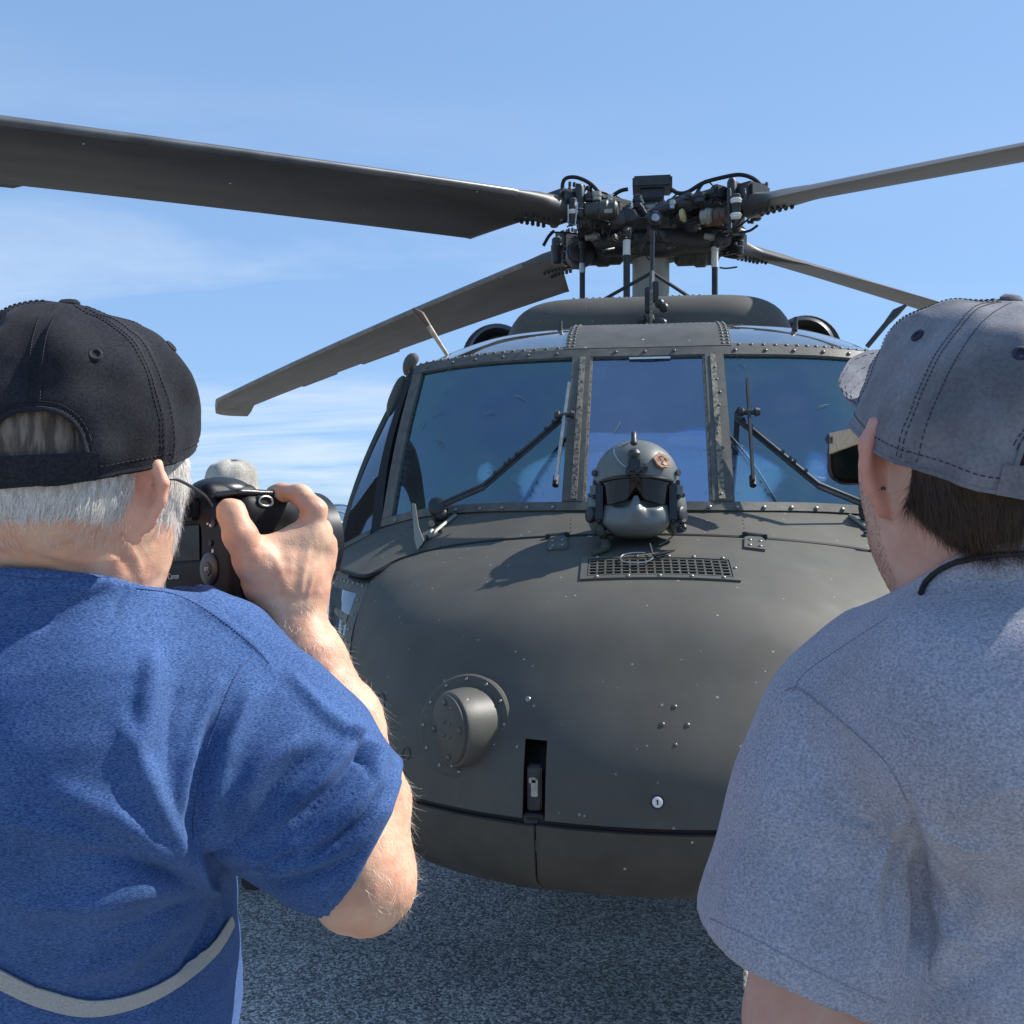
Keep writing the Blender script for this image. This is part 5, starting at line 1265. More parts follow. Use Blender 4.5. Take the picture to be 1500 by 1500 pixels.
def ear_fn(c, out, fw, up, sc=1.0, lean=.25, flare=(.92, .40)):
    """auricle: plate with a rolled rim, hollow on the front side, lobe"""
    out = nz(out); up = nz(up + fw * -lean * .6); fw = nz(fw); pl = nz(out * flare[0] - fw * flare[1])   # direction the auricle extends away from the head
    nrm = nz(np.cross(pl, up)); A = np.array([pl, up, nrm])
    Q = lambda a, b, c_=0: c + (pl * a + up * b + nrm * c_) * sc
    body = ell(Q(.012, .001), np.array([.013, .028, .0030]) * sc, A)
    rim = chain(.004, [Q(-.002, .020), Q(.006, .031), Q(.018, .030), Q(.026, .016), Q(.026, 0), Q(.021, -.014), Q(.014, -.022)], [.0040 * sc, .0046 * sc, .0054 * sc, .0056 * sc, .0052 * sc, .0046 * sc, .0048 * sc])
    lobe = ell(Q(.006, -.027), np.array([.010, .011, .0048]) * sc, A)
    root_ = rc(Q(-.006, .012), Q(-.004, -.020), .007 * sc, .006 * sc)
    concha = ell(Q(-.003, -.004), np.array([.010, .017, .011]) * sc, A)
    return U(.0032, body, rim, lobe, root_, concha), Q

# ---------------------------------------------------------------- left man
PL = empty('person', (*(W(60, 750, .95)[:2]), 0), 'white-haired man in black cap and blue heather t-shirt holding a camera up to his face', 'person')
upz = ZU.copy()
fL = cv(math.sin(R(12)), math.cos(R(12)), -.04); CL = W(113, 634, .84)
hd_, HP, HA, (hf, hr, hu) = head_fn(CL, fL, cv(0, -.05, 1), 1.02, 1.02)
earc = HP(.0690, -.026, -.058); e1, EQ = ear_fn(earc, hr, hf, nz(hu + hr * .22), .98, .25, (1.0, -.05))
e2, _ = ear_fn(HP(-.078, .0, -.02), -hr, hf, hu, 1.05)
neck = U(.03, rc(W(110, 790, .87), W(75, 960, .89), .066, .070), rc(W(128, 740, .855), W(115, 850, .865), .060, .066))
roll = U(.012, rc(W(20, 808, .80), W(130, 830, .815), .012, .012), rc(W(150, 815, .82), W(190, 840, .845), .012, .010))
shR = W(300, 1015, .90); elb = W(532, 1290, .905); wr_ = W(428, 905, .985)
shLf = W(-200, 1020, .92); elL = W(-210, 1330, 1.08); wrL = W(210, 960, 1.12)
arm_u = chain(.03, [shR, W(430, 1170, .90), elb], [.062, .054, .046])
arm_f = chain(.02, [elb, W(530, 1180, .94), W(496, 1060, .955), W(450, 965, .97), wr_], [.043, .043, .039, .033, .0285])
arm2 = U(.03, chain(.03, [shLf, elL], [.065, .050]), chain(.03, [elL, W(60, 1120, 1.12), wrL], [.048, .045, .028]))
# hand: palm, thumb, index, three wrapped fingers
palm = U(.018, rc(W(428, 900, .985), W(420, 838, .975), .0285, .026), rc(W(412, 850, .972), W(452, 790, .985), .022, .0165), rc(W(436, 860, .985), W(463, 806, 1.0), .022, .018), rc(W(398, 862, .965), W(375, 820, .955), .020, .018), rc(W(448, 862, .99), W(458, 822, 1.01), .022, .02))
thumb = chain(.008, [W(392, 862, .965), W(371, 822, .948), W(352, 785, .940), W(337, 752, .942)], [.0195, .0165, .0150, .0128])
tip_pad = ell(W(341, 752, .944), np.array([.0145, .0125, .0145]))
index = chain(.006, [W(452, 790, .985), W(462, 748, .985), W(440, 724, 1.0), W(412, 721, 1.012), W(401, 722, 1.018)], [.0165, .0115, .0102, .0094, .0088])
f3 = chain(.006, [W(464, 806, 1.0), W(470, 776, 1.04), W(445, 765, 1.075), W(410, 772, 1.075)], [.017, .011, .010, .009])
f4 = chain(.006, [W(464, 826, 1.01), W(470, 805, 1.05), W(442, 800, 1.08), W(410, 805, 1.075)], [.0165, .0108, .0098, .009])
f5 = chain(.006, [W(460, 850, 1.01), W(468, 835, 1.045), W(440, 830, 1.07), W(412, 832, 1.065)], [.0155, .0098, .009, .008])
knk = U(.006, ell(W(474, 794, .995), (.012, .012, .011)), ell(W(472, 826, 1.0), (.011, .011, .0105)))
handR = U(.011, U(.007, U(.012, palm, knk), f3, f4, f5), index, U(.004, thumb, tip_pad))
handR = U(.012, handR, rc(W(388, 800, .962), W(425, 788, .975), .010, .012))
# second hand under the lens
handL = U(.01, chain(.015, [wrL, W(280, 905, 1.12), W(340, 890, 1.10)], [.027, .030, .022]), chain(.006, [W(330, 885, 1.10), W(370, 865, 1.12), W(385, 845, 1.14)], [.012, .010, .009]), chain(.006, [W(330, 892, 1.10), W(358, 888, 1.09), W(372, 880, 1.07)], [.012, .011, .010]), chain(.006, [W(325, 895, 1.11), W(372, 880, 1.14), W(395, 862, 1.16)], [.012, .010, .009]), chain(.006, [W(320, 900, 1.12), W(368, 892, 1.16), W(390, 878, 1.18)], [.012, .010, .008]), chain(.006, [W(345, 880, 1.085), W(372, 868, 1.06), W(388, 862, 1.05)], [.013, .011, .009]))
torso_in = U(.05, ell(W(20, 1200, .95), (.17, .11, .30)), ell(W(20, 1500, .95), (.17, .12, .25)))
bodyL = U(.02, U(.03, hd_, neck), U(.03, torso_in, U(.02, arm_u, arm_f), arm2))
bodyL = U(.008, bodyL, roll)
bodyL = U(.004, bodyL, e1, e2); bodyL = U(.014, bodyL, handR); bodyL = U(.014, bodyL, handL)
lo = np.minimum.reduce([W(-330, 1600, 1.1), W(-330, 1600, .7), W(-330, 1600, 1.2)]); 
def bounds(pts, pad):
    P = np.array(pts); return P.min(0) - pad, P.max(0) + pad
lo, hi = bounds([W(-300, 400, .95), W(-260, 1500, .85), W(600, 1300, .9), W(480, 700, 1.2), W(-220, 1400, 1.15), W(0, 1560, .75)], .06)
V, F = sculpt(bodyL, lo, hi, .0034); V = relax(V, F, 2, .5)
nn_ = vnormals(V, F); V = V + nn_ * (nnoise(V, 22, 4) * .0007 + nnoise(V, 60, 5) * .00025)[:, None]
V = folds(V, F, [([(20, 795), (90, 815), (150, 822), (190, 812)], 5, .0016), ([(40, 812), (110, 832), (165, 838)], 4, -.0016), ([(150, 790), (180, 820), (195, 845)], 5, -.0018), ([(165, 775), (196, 810), (207, 845)], 5, .0014),
                 ([(335, 775), (352, 771), (366, 776)], 1.6, -.0010), ([(333, 768), (349, 764), (362, 768)], 1.4, -.0008), ([(437, 735), (446, 728)], 2, -.0006), ([(402, 872), (436, 878), (466, 872)], 3, -.0010), ([(398, 884), (436, 892), (468, 884)], 3, .0008),
                 ([(392, 800), (410, 835), (420, 870)], 6, .0014), ([(455, 795), (446, 835), (438, 880)], 3.5, .0016), ([(470, 815), (458, 845), (448, 880)], 3, .0012), ([(440, 790), (434, 830), (430, 860)], 5, -.0009), ([(370, 800), (386, 806), (398, 800)], 2.2, -.0009), ([(352, 790), (362, 794), (372, 790)], 1.8, -.0008), ([(348, 781), (358, 784), (368, 781)], 1.6, -.0007), ([(428, 716), (432, 725), (433, 733)], 1.8, -.0009), ([(434, 715), (439, 724), (441, 732)], 1.6, -.0008), ([(412, 712), (413, 722), (413, 730)], 1.5, -.0005), ([(472, 1030), (510, 1048), (540, 1075)], 5, -.0015)])
bodyL_o = sk_mesh('body', (V, F), M['skin_l'], PL); LV, LF = V, F
M['ear_l'] = skin_mat('skin_ear', (0.79, 0.43, 0.305), (0.73, 0.29, 0.195)); M['ear_r'] = skin_mat('skin_ear_red', (0.67, 0.345, 0.265), (0.63, 0.27, 0.20), .08)
tint_region(bodyL_o, V, F, lambda C: (e1(C) < .0035), M['ear_l'])
# thumb nail hidden; index nail
# arm hair
def armsel(C):
    p = photo_px(C); d, t = seg_dist(p, [(430, 900), (515, 1040), (575, 1180), (598, 1290)]); return (d < 70) & (p[:, 1] > 880) & (p[:, 1] < 1345) & (p[:, 0] > 375)
P_, N_ = sample_faces(V, F, armsel, 2600, 5)
fa = nz(W(600, 1250, .92) - W(430, 900, .98))
hair_strands('arm_hair', P_, N_, lambda P: np.tile(fa, (len(P), 1)) + np.random.RandomState(2).normal(size=P.shape) * .35 + np.tile(CR * .15, (len(P), 1)), .0100, .00024, M['hair_g'], PL, 5, .28, .8, 8)
def handsel(C):
    p = photo_px(C); return (p[:, 1] > 790) & (p[:, 1] < 900) & (p[:, 0] > 400)
P_, N_ = sample_faces(V, F, handsel, 500, 6)
hair_strands('hand_hair', P_, N_, lambda P: np.tile(ZU * .3 + CR, (len(P), 1)), .006, .00016, M['hair_g'], PL, 3, .6, .6, 9)

# shirt
tr_k = U(.06, ell(W(25, 1170, .93), (.205, .135, .26)), ell(W(50, 1115, .848), (.165, .120, .170)), ell(W(25, 1480, .935), (.212, .155, .26)), rc(W(-150, 1000, .93), W(200, 990, .93), .085, .09))
trap = U(.04, rc(W(70, 895, .905), W(290, 975, .90), .066, .064), rc(W(70, 895, .905), W(-190, 980, .93), .066, .065))
slv = U(.03, chain(.035, [W(270, 1010, .90), W(400, 1130, .895), W(503, 1212, .898), W(550, 1262, .90)], [.077, .079, .073, .069]), rc(W(350, 975, .91), W(470, 1085, .92), .045, .05))
cutn = nz(cv(.84, .12, -.50)); cutp = W(524, 1240, .90)
slv_c = INT(.004, slv, plane(cutp, cutn))
hollow = INT(.002, chain(.03, [W(470, 1190, .90), W(550, 1300, .905)], [.071, .069]), plane(W(480, 1200, .9), -cutn))
slvL = INT(.004, chain(.03, [W(-190, 1020, .93), W(-205, 1290, 1.02)], [.085, .08]), plane(W(-200, 1240, 1.0), nz(W(-205, 1290, 1.02) - W(-190, 1020, .93))))
neckcut = ell(W(98, 820, .868) , (.090, .082, .050), np.array([nz(cv(1, 0, -.12)), nz(cv(0, 1, .25)), nz(cv(.12, -.25, 1))]))
trap = U(.03, trap, rc(W(100, 800, .868), W(70, 1010, .895), .0775, .094))
shirt = U(.045, tr_k, trap, slvL); shirt = U(.028, shirt, slv_c); shirt = SUB(.003, shirt, hollow)
shirt = U(.02, shirt, rc(W(45, 880, .84), W(175, 905, .86), .035, .035))
neckhole = rc(W(105, 760, .875), W(80, 900, .885), .080, .080)
cpl = [W(60, 836, .79), W(215, 858, .87), W(-60, 838, .87)]; cn = nz(np.cross(cpl[1] - cpl[0], cpl[2] - cpl[0])); cn = cn if cn[2] > 0 else -cn
shirt = INT(.004, shirt, plane((0, 0, .96), -ZU))
shirt = U(.012, shirt, INT(.004, INT(.004, lambda P: U(.03, hd_, neck, roll)(P) - .0045, lambda P: (P - cpl[0]) @ cn - .012), lambda P: -((P - cpl[0]) @ cn) - .10))
shirt = SUB(.004, shirt, INT(.003, lambda P: neckhole(P) - .045, plane(cpl[0], cn) if False else (lambda P: -((P - cpl[0]) @ cn))))
lo, hi = bounds([W(-330, 800, .95), W(-260, 1640, .85), W(620, 1350, .9), W(0, 1600, 1.15), W(0, 1560, .72)], .05)
V, F = sculpt(shirt, lo, hi, .0040); V = relax(V, F, 2, .5)
FL_ = [([(425, 985), (470, 1040), (520, 1080), (570, 1110)], 9, .004), ([(400, 1210), (460, 1150), (505, 1095), (525, 1065)], 11, .0065), ([(430, 1200), (490, 1150), (530, 1100)], 9, -.006), ([(410, 1250), (480, 1215), (540, 1150), (552, 1100)], 12, .008), ([(430, 1270), (500, 1225), (555, 1160)], 8, -.006), ([(330, 1240), (420, 1265), (500, 1240), (560, 1180)], 13, .006),
       ([(360, 1290), (440, 1290), (520, 1250)], 10, -.005), ([(340, 1200), (380, 1130), (440, 1080)], 14, .0055), ([(365, 1215), (410, 1150), (465, 1100)], 10, -.005), ([(300, 1240), (330, 1120), (350, 1060), (370, 1010)], 15, .006), ([(270, 1220), (290, 1120), (310, 1060)], 13, -.006),
       ([(205, 1090), (215, 1010), (222, 960)], 12, .005), ([(262, 1230), (268, 1150), (290, 1060), (320, 1000)], 9, .005), ([(245, 1140), (250, 1060), (262, 1000)], 14, -.004), ([(288, 1278), (240, 1200), (205, 1120), (180, 1060)], 14, .006), ([(300, 1290), (230, 1240), (160, 1190), (90, 1160)], 18, .005), ([(300, 1300), (220, 1300), (140, 1320), (40, 1330)], 16, .005), ([(310, 1320), (250, 1350), (180, 1400), (100, 1430)], 16, .004), ([(270, 1285), (200, 1265), (110, 1245)], 12, -.005),
       ([(315, 1310), (310, 1360), (270, 1420)], 9, -.005), ([(20, 895), (60, 880), (110, 868), (140, 850)], 9, .003), ([(60, 920), (100, 895), (150, 865)], 9, -.003), ([(195, 850), (175, 880), (165, 905)], 6, -.003), ([(0, 1200), (80, 1215), (170, 1260)], 22, .004), ([(300, 1250), (330, 1290), (340, 1330)], 8, -.006),
       ([(280, 1235), (292, 1278), (318, 1308)], 8, .006), ([(255, 870), (320, 905), (370, 940), (405, 985)], 5, .0012)]
V = folds(V, F, [(a, b_ * 1.0, c * 1.7) for a, b_, c in FL_] + [([(300, 1255), (360, 1225), (430, 1170)], 4, -.005), ([(330, 1275), (410, 1255), (480, 1215), (530, 1160)], 4, -.006), ([(290, 1200), (300, 1140), (318, 1085)], 4, -.004), ([(415, 1180), (470, 1130), (510, 1090), (540, 1080)], 4, -.0055), ([(440, 1235), (500, 1190), (548, 1130)], 4, -.0055), ([(520, 1100), (535, 1125), (540, 1160)], 4, -.004), ([(265, 1290), (200, 1240), (150, 1180)], 4, -.003), ([(280, 1310), (210, 1345), (130, 1370)], 5, -.0035)]); nn_ = vnormals(V, F); V = V + nn_ * (nnoise(V, 6, 7) * .0022 + nnoise(V, 16, 8) * .0008)[:, None]
tee = sk_mesh('t_shirt', (V, F), M['tee_blue'], PL)
tb = bvh_of(V, F)
def seam(bv, pts, r, m, parent, name='seam', lift=.0004, dash=True):
    P = []
    for p in smooth_path([np.array([*q, 0.]) for q in pts], 14):
        h_, n = hit(bv, p[0], p[1])
        if h_ is not None: P.append(h_ + n * lift)
    b = MB()
    if dash:
        for k in range(0, len(P) - 1, 1):
            if np.linalg.norm(P[k + 1] - P[k]) < .03: b.tube([P[k], P[k] + (P[k + 1] - P[k]) * .62], r, 4, cap=False)
    else: b.tube(P, r, 6)
    return b.build(name, m, parent, kind='stuff' if dash else None)
M['st_blue'] = mat('blue_thread', (0.05, 0.09, 0.24), .85); M['st_grey'] = mat('grey_thread', (0.26, 0.27, 0.33), .85)
seam(tb, [(200, 862), (260, 872), (320, 905), (370, 945), (395, 972)], .0006, M['st_blue'], PL, 'shoulder_seam')
seam(tb, [(370, 960), (345, 990), (320, 1050), (300, 1110), (285, 1180), (283, 1230)], .0008, M['st_blue'], PL, 'armhole_seam')
seam(tb, [(0, 842), (60, 848), (120, 845), (165, 846)], .0005, M['st_blue'], PL, 'collar_seam')
# cap
CO_L = W(118, 640, .835); CU_L = nz(ZU - cv(0, 1, 0) * .24 + cv(1, 0, 0) * .0)
capL, cpt, _ = make_cap(PL, CO_L, cv(math.sin(R(-7)), math.cos(R(-7)), 0), CU_L, .098, .108, .104, M['cap_black'], M['st_black'], opening=(.745, .915), ohalf=20, seed=2, wr=.0036, skull=hd_, clear=.009, brim=(.07, .05), brim_drop=.0)
# hair
hairshell = INT(.004, lambda P: hd_(P) - .0055, lambda P: -((P - CL) @ hu + .075 + .35 * np.clip((P - CL) @ hf + .02, 0, 1)))
hairshell = SUB(.004, hairshell, ell(earc + hr * .016 + hf * .010, (.016, .020, .031)))
hairshell = INT(.004, hairshell, plane(HP(0, .078, 0), hf))
lo, hi = bounds([CL], .17); V, F = sculpt(hairshell, lo, hi, .0035); V = relax(V, F, 2)
V = V + vnormals(V, F) * (nnoise(V * np.array([1, 1, .3]), 60, 3) * .0007)[:, None]
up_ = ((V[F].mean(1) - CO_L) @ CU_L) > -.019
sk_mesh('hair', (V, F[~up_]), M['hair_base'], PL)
sk_mesh('hair_under_cap', (V - vnormals(V, F) * .002, F[up_]), mat('shaded_grey_hair', (.10, .075, .06), .8, col2=(.26, .21, .17), vscale=150, stretch=(1, 1, .2), bump=.8, bscale=400), PL)  # darker hair copy: shade inside the cap opening put into its colour
def hsel(C):
    p = photo_px(C); return ((C - CO_L) @ CU_L < -.024)
P_, N_ = sample_faces(V, F, hsel, 26000, 7)
hair_strands('hair_strands', P_, N_, lambda P: np.tile(-hu * 1.0 + hf * -.12, (len(P), 1)) + np.clip((P - CL) @ hr, -.08, .08)[:, None] * -hr * 3, .0135, .00040, M['hair_w'], PL, 4, .20, .15, 4)
# nape stubble
def nsel(C):
    p = photo_px(C); return (p[:, 1] > 740) & (p[:, 1] < 800) & (p[:, 0] < 190) & (p[:, 0] > -40)
P_, N_ = sample_faces(LV, LF, nsel, 1800, 9)
if len(P_): hair_strands('nape_hair', P_, N_, lambda P: np.tile(-ZU, (len(P), 1)), .008, .0003, M['hair_w'], PL, 3, .35, .2, 5)
# glasses
gl = empty('eyeglasses', (0, 0, 0)); gl.parent = PL
MB().tube(smooth_path([HP(.083, -.004, -.040), HP(.087, .004, -.038), HP(.088, .02, -.040), HP(.084, .06, -.048), HP(.070, .10, -.056)], 5), .0014, 6).build('temple_arm', M['dark'], gl)
for s in (-1, 1): b = MB(); c = HP(s * .031, .100, -.046); b.tube([c + hr * math.cos(t) * .020 + hu * math.sin(t) * .015 for t in lin(0, 2 * math.pi, 25)], .0012, 6, cap=False); b.build('lens_rim', M['dark'], gl)
# strap across the back
b = MB(); cpts = [(-270, 1240), (-200, 1310), (-130, 1360), (-60, 1400), (0, 1430), (60, 1458), (130, 1474), (200, 1462), (260, 1432), (310, 1390), (336, 1350)]
rows = []
for p in smooth_path([np.array([*q, 0.]) for q in cpts], 8):
    a, n = hit(tb, p[0], p[1])
    if a is None: continue
    rows.append((a, n, p))
off = .026
V_ = []
for i, (a, n, p) in enumerate(rows):
    t = nz(rows[min(i + 1, len(rows) - 1)][0] - rows[max(i - 1, 0)][0]); s = nz(np.cross(n, t)); s = s if s[2] > 0 else -s; w = .0090 * (1 - .35 * i / len(rows))
    V_.append([a + n * .004 - s * w, a + n * .005, a + n * .004 + s * w])
panel('waist_strap', np.array(V_), .002, M['web'], PL, -CF)
# lower body
legs = U(.05, ell(W(15, 1560, .97) - ZU * .02, (.19, .13, .12)), chain(.04, [W(-90, 1600, .97), np.array([*W(-90, 750, .98)[:2], .5]), np.array([*W(-95, 750, .97)[:2], .10])], [.105, .075, .06]), chain(.04, [W(120, 1600, .97), np.array([*W(125, 750, .98)[:2], .5]), np.array([*W(135, 750, .97)[:2], .10])], [.105, .075, .06]))
lo, hi = bounds([W(-250, 1450, .97), np.array([*W(-100, 750, .9)[:2], .03]), np.array([*W(260, 750, 1.05)[:2], .2])], .12)
V, F = sculpt(legs, lo, hi, .012); sk_mesh('trousers', (relax(V, F, 2), F), M['denim'], PL)
for px in (-95, 135):
    q = W(px, 750, .97); q[2] = 0
    sh = INT(.006, U(.02, rc(q + ZU * .05, q + CF * .05 + ZU * .05, .05), rc(q + CF * .08 + ZU * .035, q + CF * .17 + ZU * .03, .045, .038)), plane(q, -ZU)); lo, hi = bounds([q, q + CF * .2], .09); V, F = sculpt(sh, lo, hi, .008); sk_mesh('shoe', (relax(V, F, 1), F), M['leather'], PL)

# ---------------------------------------------------------------- the camera in his hands
KB = W(322, 803, 1.035); ka = cv(math.sin(R(42)), math.cos(R(42)), -.02); ka = nz(ka); ku = nz(cv(-.09, 0, 1)); kr = nz(np.cross(ka, ku)); ku = np.cross(kr, ka)
K = empty('photo_camera', KB, 'black digital camera with wide lens hood held by the man in the black cap', 'camera')
KP = lambda x, y, z: KB + kr * x + ka * y + ku * z
KA = np.array([kr, ka, ku])
M['cam'] = mat('camera_black', (0.007, 0.007, 0.008), .5, spec=.35, bump=.15, bscale=900); M['camtop'] = mat('camera_top_magnesium', (0.030, 0.031, 0.034), .30, spec=.6, bump=.1, bscale=1200)
kb = U(.010, rbox(KP(0, 0, -.012), (.070, .028, .058), KA, .010), rbox(KP(.055, .018, -.01), (.018, .038, .056), KA, .014), rbox(KP(.052, .012, .038), (.022, .030, .014), KA, .010))
kb = U(.012, kb, rbox(KP(-.006, .004, .046), (.030, .034, .022), KA, .012))
kb = SUB(.004, kb, rbox(KP(-.020, -.036, .006), (.030, .010, .020), KA, .003))
lo, hi = bounds([KB], .13); V, F = sculpt(kb, lo, hi, .0026); V = relax(V, F, 1); sk_mesh('camera_body', (V, F), M['cam'], K)
kt = rbox(KP(.050, .006, .053), (.024, .030, .0035), KA, .003); kt = U(.006, kt, ell(KP(-.006, .006, .060), (.030, .034, .016), KA)); lo, hi = bounds([KP(.02, 0, .055)], .09); V, F = sculpt(kt, lo, hi, .0024); sk_mesh('top_plate', (relax(V, F, 1), F), M['camtop'], K)
MB().lathe(KP(-.052, .0, .038), ku, [(0, .018), (.010, .018), (.012, .016), (.016, .016)], 28).build('mode_dial', M['dark2'], K)
b = MB()
for k in range(28):
    t = 2 * math.pi * k / 28; c = KP(-.052, 0, .045) + (kr * math.cos(t) + ka * math.sin(t)) * .0182; b.box(c, (.0016, .0016, .010), [kr, ka, ku])
b.build('dial_knurling', M['dark'], K, kind='stuff')
MB().box(KP(-.005, -.034, .040), (.036, .014, .024), KA, bev=.004).build('eyecup', M['black'], K)
MB().box(KP(-.020, -.0275, .006), (.054, .001, .036), KA).build('rear_screen', mat('screen_glass', (.003, .003, .004), .30, spec=.3), K)
MB().lathe(KP(.026, -.027, -.022), -ka, [(0, .017), (.002, .017), (.003, .0155), (.003, .007), (.004, .006)], 28).build('rear_dial', M['camtop'], K)
for (x, z, w) in ((.036, .024, .004), (.050, .022, .004), (.058, .010, .0035), (-.058, .022, .004), (-.050, .022, .004), (.030, .004, .003), (.034, -.048, .003), (.052, -.050, .003)):
    MB().lathe(KP(x, -.0275, z), -ka, [(0, w), (.002, w), (.0025, w * .7)], 14).build('rear_button', M['dark2'], K)
def text(s, c, size, xa, ya, m, parent, name):
    cu = bpy.data.curves.new(name, 'FONT'); cu.body = s; cu.size = size; cu.extrude = size * .02; cu.align_x = 'CENTER'; cu.align_y = 'CENTER'
    t = bpy.data.objects.new(name, cu); dg = bpy.context.evaluated_depsgraph_get(); S.collection.objects.link(t); dg.update(); me = bpy.data.meshes.new_from_object(t.evaluated_get(bpy.context.evaluated_depsgraph_get())); bpy.data.objects.remove(t)
    me.materials.clear(); me.materials.append(m); o = bpy.data.objects.new(name, me); S.collection.objects.link(o); o.parent = parent
    za = np.cross(xa, ya); mt = Matrix(((xa[0], ya[0], za[0], 0), (xa[1], ya[1], za[1], 0), (xa[2], ya[2], za[2], 0), (0, 0, 0, 1)))
    o.matrix_local = Matrix.Translation(Vector(c) - wloc(parent)) @ mt; return o
M['print'] = mat('white_print', (.85, .85, .85), .6)
text('Canon', KP(-.044, -.0288, -.028), .0088, kr, ku, M['print'], K, 'brand_lettering'); text('SET', KP(.026, -.0318, -.022), .0048, kr, ku, M['print'], K, 'button_lettering')
MB().box(KP(.030, -.0284, .022), (.004, .0006, .003), KA).box(KP(.024, -.0284, .024), (.003, .0006, .002), KA).box(KP(.033, -.0284, -.004), (.0035, .0006, .0035), KA).box(KP(.052, -.0284, -.046), (.004, .0006, .0015), KA).box(KP(.036, -.0284, -.062), (.008, .0006, .002), KA).build('button_icons', M['print'], K, kind='stuff')
# strap lug window on the grip end
lug = KP(.074, .006, .044)
MB().box(lug, (.004, .018, .012), KA, bev=.0015).build('strap_lug_recess', M['black'], K)
MB().tube([lug + ka * math.cos(t) * .008 + ku * math.sin(t) * .005 + kr * .003 for t in lin(0, 2 * math.pi, 17)], .0012, 6, cap=False).build('strap_lug', M['steel'], K)
MB().tube(smooth_path([KP(-.074, -.01, .03), KP(-.06, -.055, .0), KP(-.05, -.07, -.03)], 6), .0012, 6).build('strap_cord', M['dark2'], K)
ln = empty('lens', (0, 0, 0)); ln.parent = K
MB().lathe(KP(-.008, .02, -.004), ka, [(0, .034), (.03, .036), (.031, .040), (.075, .040)], 40).build('lens_barrel', M['cam'], ln)
hc = KP(-.003, .070, .006)
MB().lathe(hc, ka, [(0, .040), (.004, .047), (.012, .051), (.04, .0555), (.052, .057), (.0525, .0545), (.03, .052), (.0, .036)], 64).build('lens_hood', mat('hood_plastic', (.018, .019, .024), .35, spec=.6), ln)
MB().lathe(hc + ka * .004, ka, [(0, .036), (.004, .036), (.008, .01)], 32).build('front_element', mat('lens_glass', (.01, .012, .03), .05, spec=.9), ln)
# ---------------------------------------------------------------- right man
PR = empty('person', (*(W(1450, 750, .88)[:2]), 0), 'man in faded grey cap, sunglasses and grey heather t-shirt seen from behind', 'person')
fR = cv(-math.sin(R(8)), math.cos(R(8)), .06); CRt = W(1417, 644, .82)
hd2, HP2, HA2, (gf, gr, gu) = head_fn(CRt, fR, cv(0, -.10, 1), 1.0, 1.12)
earR = HP2(-.0680, -.004, -.022); eR, _ = ear_fn(earR, -gr, gf, nz(gu - gr * .02), 1.16, .12, (.95, .30))
eR2, _ = ear_fn(HP2(.079, .004, -.018), gr, gf, gu, 1.1)
neck2 = U(.03, rc(W(1452, 770, .83), W(1470, 960, .86), .0655, .074), rc(W(1440, 740, .82), W(1440, 860, .835), .060, .066))
s2 = W(1235, 1080, .85); e2_ = W(1190, 1500, .835); w2_ = W(1230, 1760, .98)
s3 = W(1690, 1080, .90); e3_ = W(1740, 1500, .90); w3_ = W(1640, 1760, 1.05)
arms2 = U(.02, chain(.03, [s2, W(1200, 1300, .84), e2_, W(1205, 1720, .85), w2_ + CF * .05], [.060, .057, .051, .040, .028]), chain(.03, [s3, e3_, w3_], [.06, .048, .03]))
def simple_hand(w, d, side):
    d = nz(d); s = nz(np.cross(d, ZU)) * side; p = [rc(w, w + d * .07, .026, .030)]
    for k, L_ in enumerate((.07, .08, .075, .06)):
        b0 = w + d * .085 + s * (.030 - .019 * k); p.append(chain(.004, [b0, b0 + d * L_ * .5, b0 + d * L_ - ZU * .02], [.010, .009, .008]))
    p.append(chain(.004, [w + d * .02 + s * .025, w + d * .06 + s * .05, w + d * .09 + s * .055], [.014, .011, .010])); return U(.006, *p)
hands2 = U(.01, simple_hand(w2_ + CF * .05, cv(.1, .3, -1), 1), simple_hand(w3_, cv(0, .3, -1), -1))
tors2 = U(.05, ell(W(1450, 1250, .94), (.16, .10, .30)), ell(W(1450, 1550, .94), (.15, .10, .25)))
body2 = U(.02, U(.03, hd2, neck2), U(.03, tors2, arms2)); body2 = U(.004, body2, eR, eR2); body2 = U(.012, body2, hands2)
lo, hi = bounds([W(1050, 430, .85), W(1800, 1500, .95), W(1150, 1900, .85), W(1400, 600, 1.08), W(1450, 1900, 1.1), W(1450, 1400, .75)], .06); lo[2] -= .10
V, F = sculpt(body2, lo, hi, .0036); V = relax(V, F, 2, .5); nn_ = vnormals(V, F); V = V + nn_ * (nnoise(V, 22, 14) * .0005)[:, None]
V = folds(V, F, [([(1430, 795), (1470, 800), (1520, 795)], 4, -.0016), ([(1440, 806), (1490, 812), (1540, 806)], 4, .0012), ([(1440, 818), (1490, 822), (1540, 820)], 3, -.0010), ([(1310, 760), (1325, 800), (1345, 850)], 10, -.0015), ([(1335, 720), (1350, 790), (1380, 850)], 14, .0022)])
bo_ = sk_mesh('body', (V, F), M['skin_r'], PR); RV, RF = V, F
tint_region(bo_, V, F, lambda C: (eR(C) < .002), M['ear_r'])
CO_R = W(1442, 618, .825); CU_R = nz(ZU - gf * .38 + gr * .03)
# beard stubble
def bsel(C): q = (C - CRt); x = q @ gr; y = q @ gf; z = q @ gu; return (z < -.035) & (z > -.13) & (y > .018) & (x < .07)
P_, N_ = sample_faces(V, F, bsel, 12000, 21); hair_strands('beard_stubble', P_, N_, lambda P: np.tile(-gu, (len(P), 1)), .0028, .00016, M['hair_b'], PR, 2, .6, .2, 22)
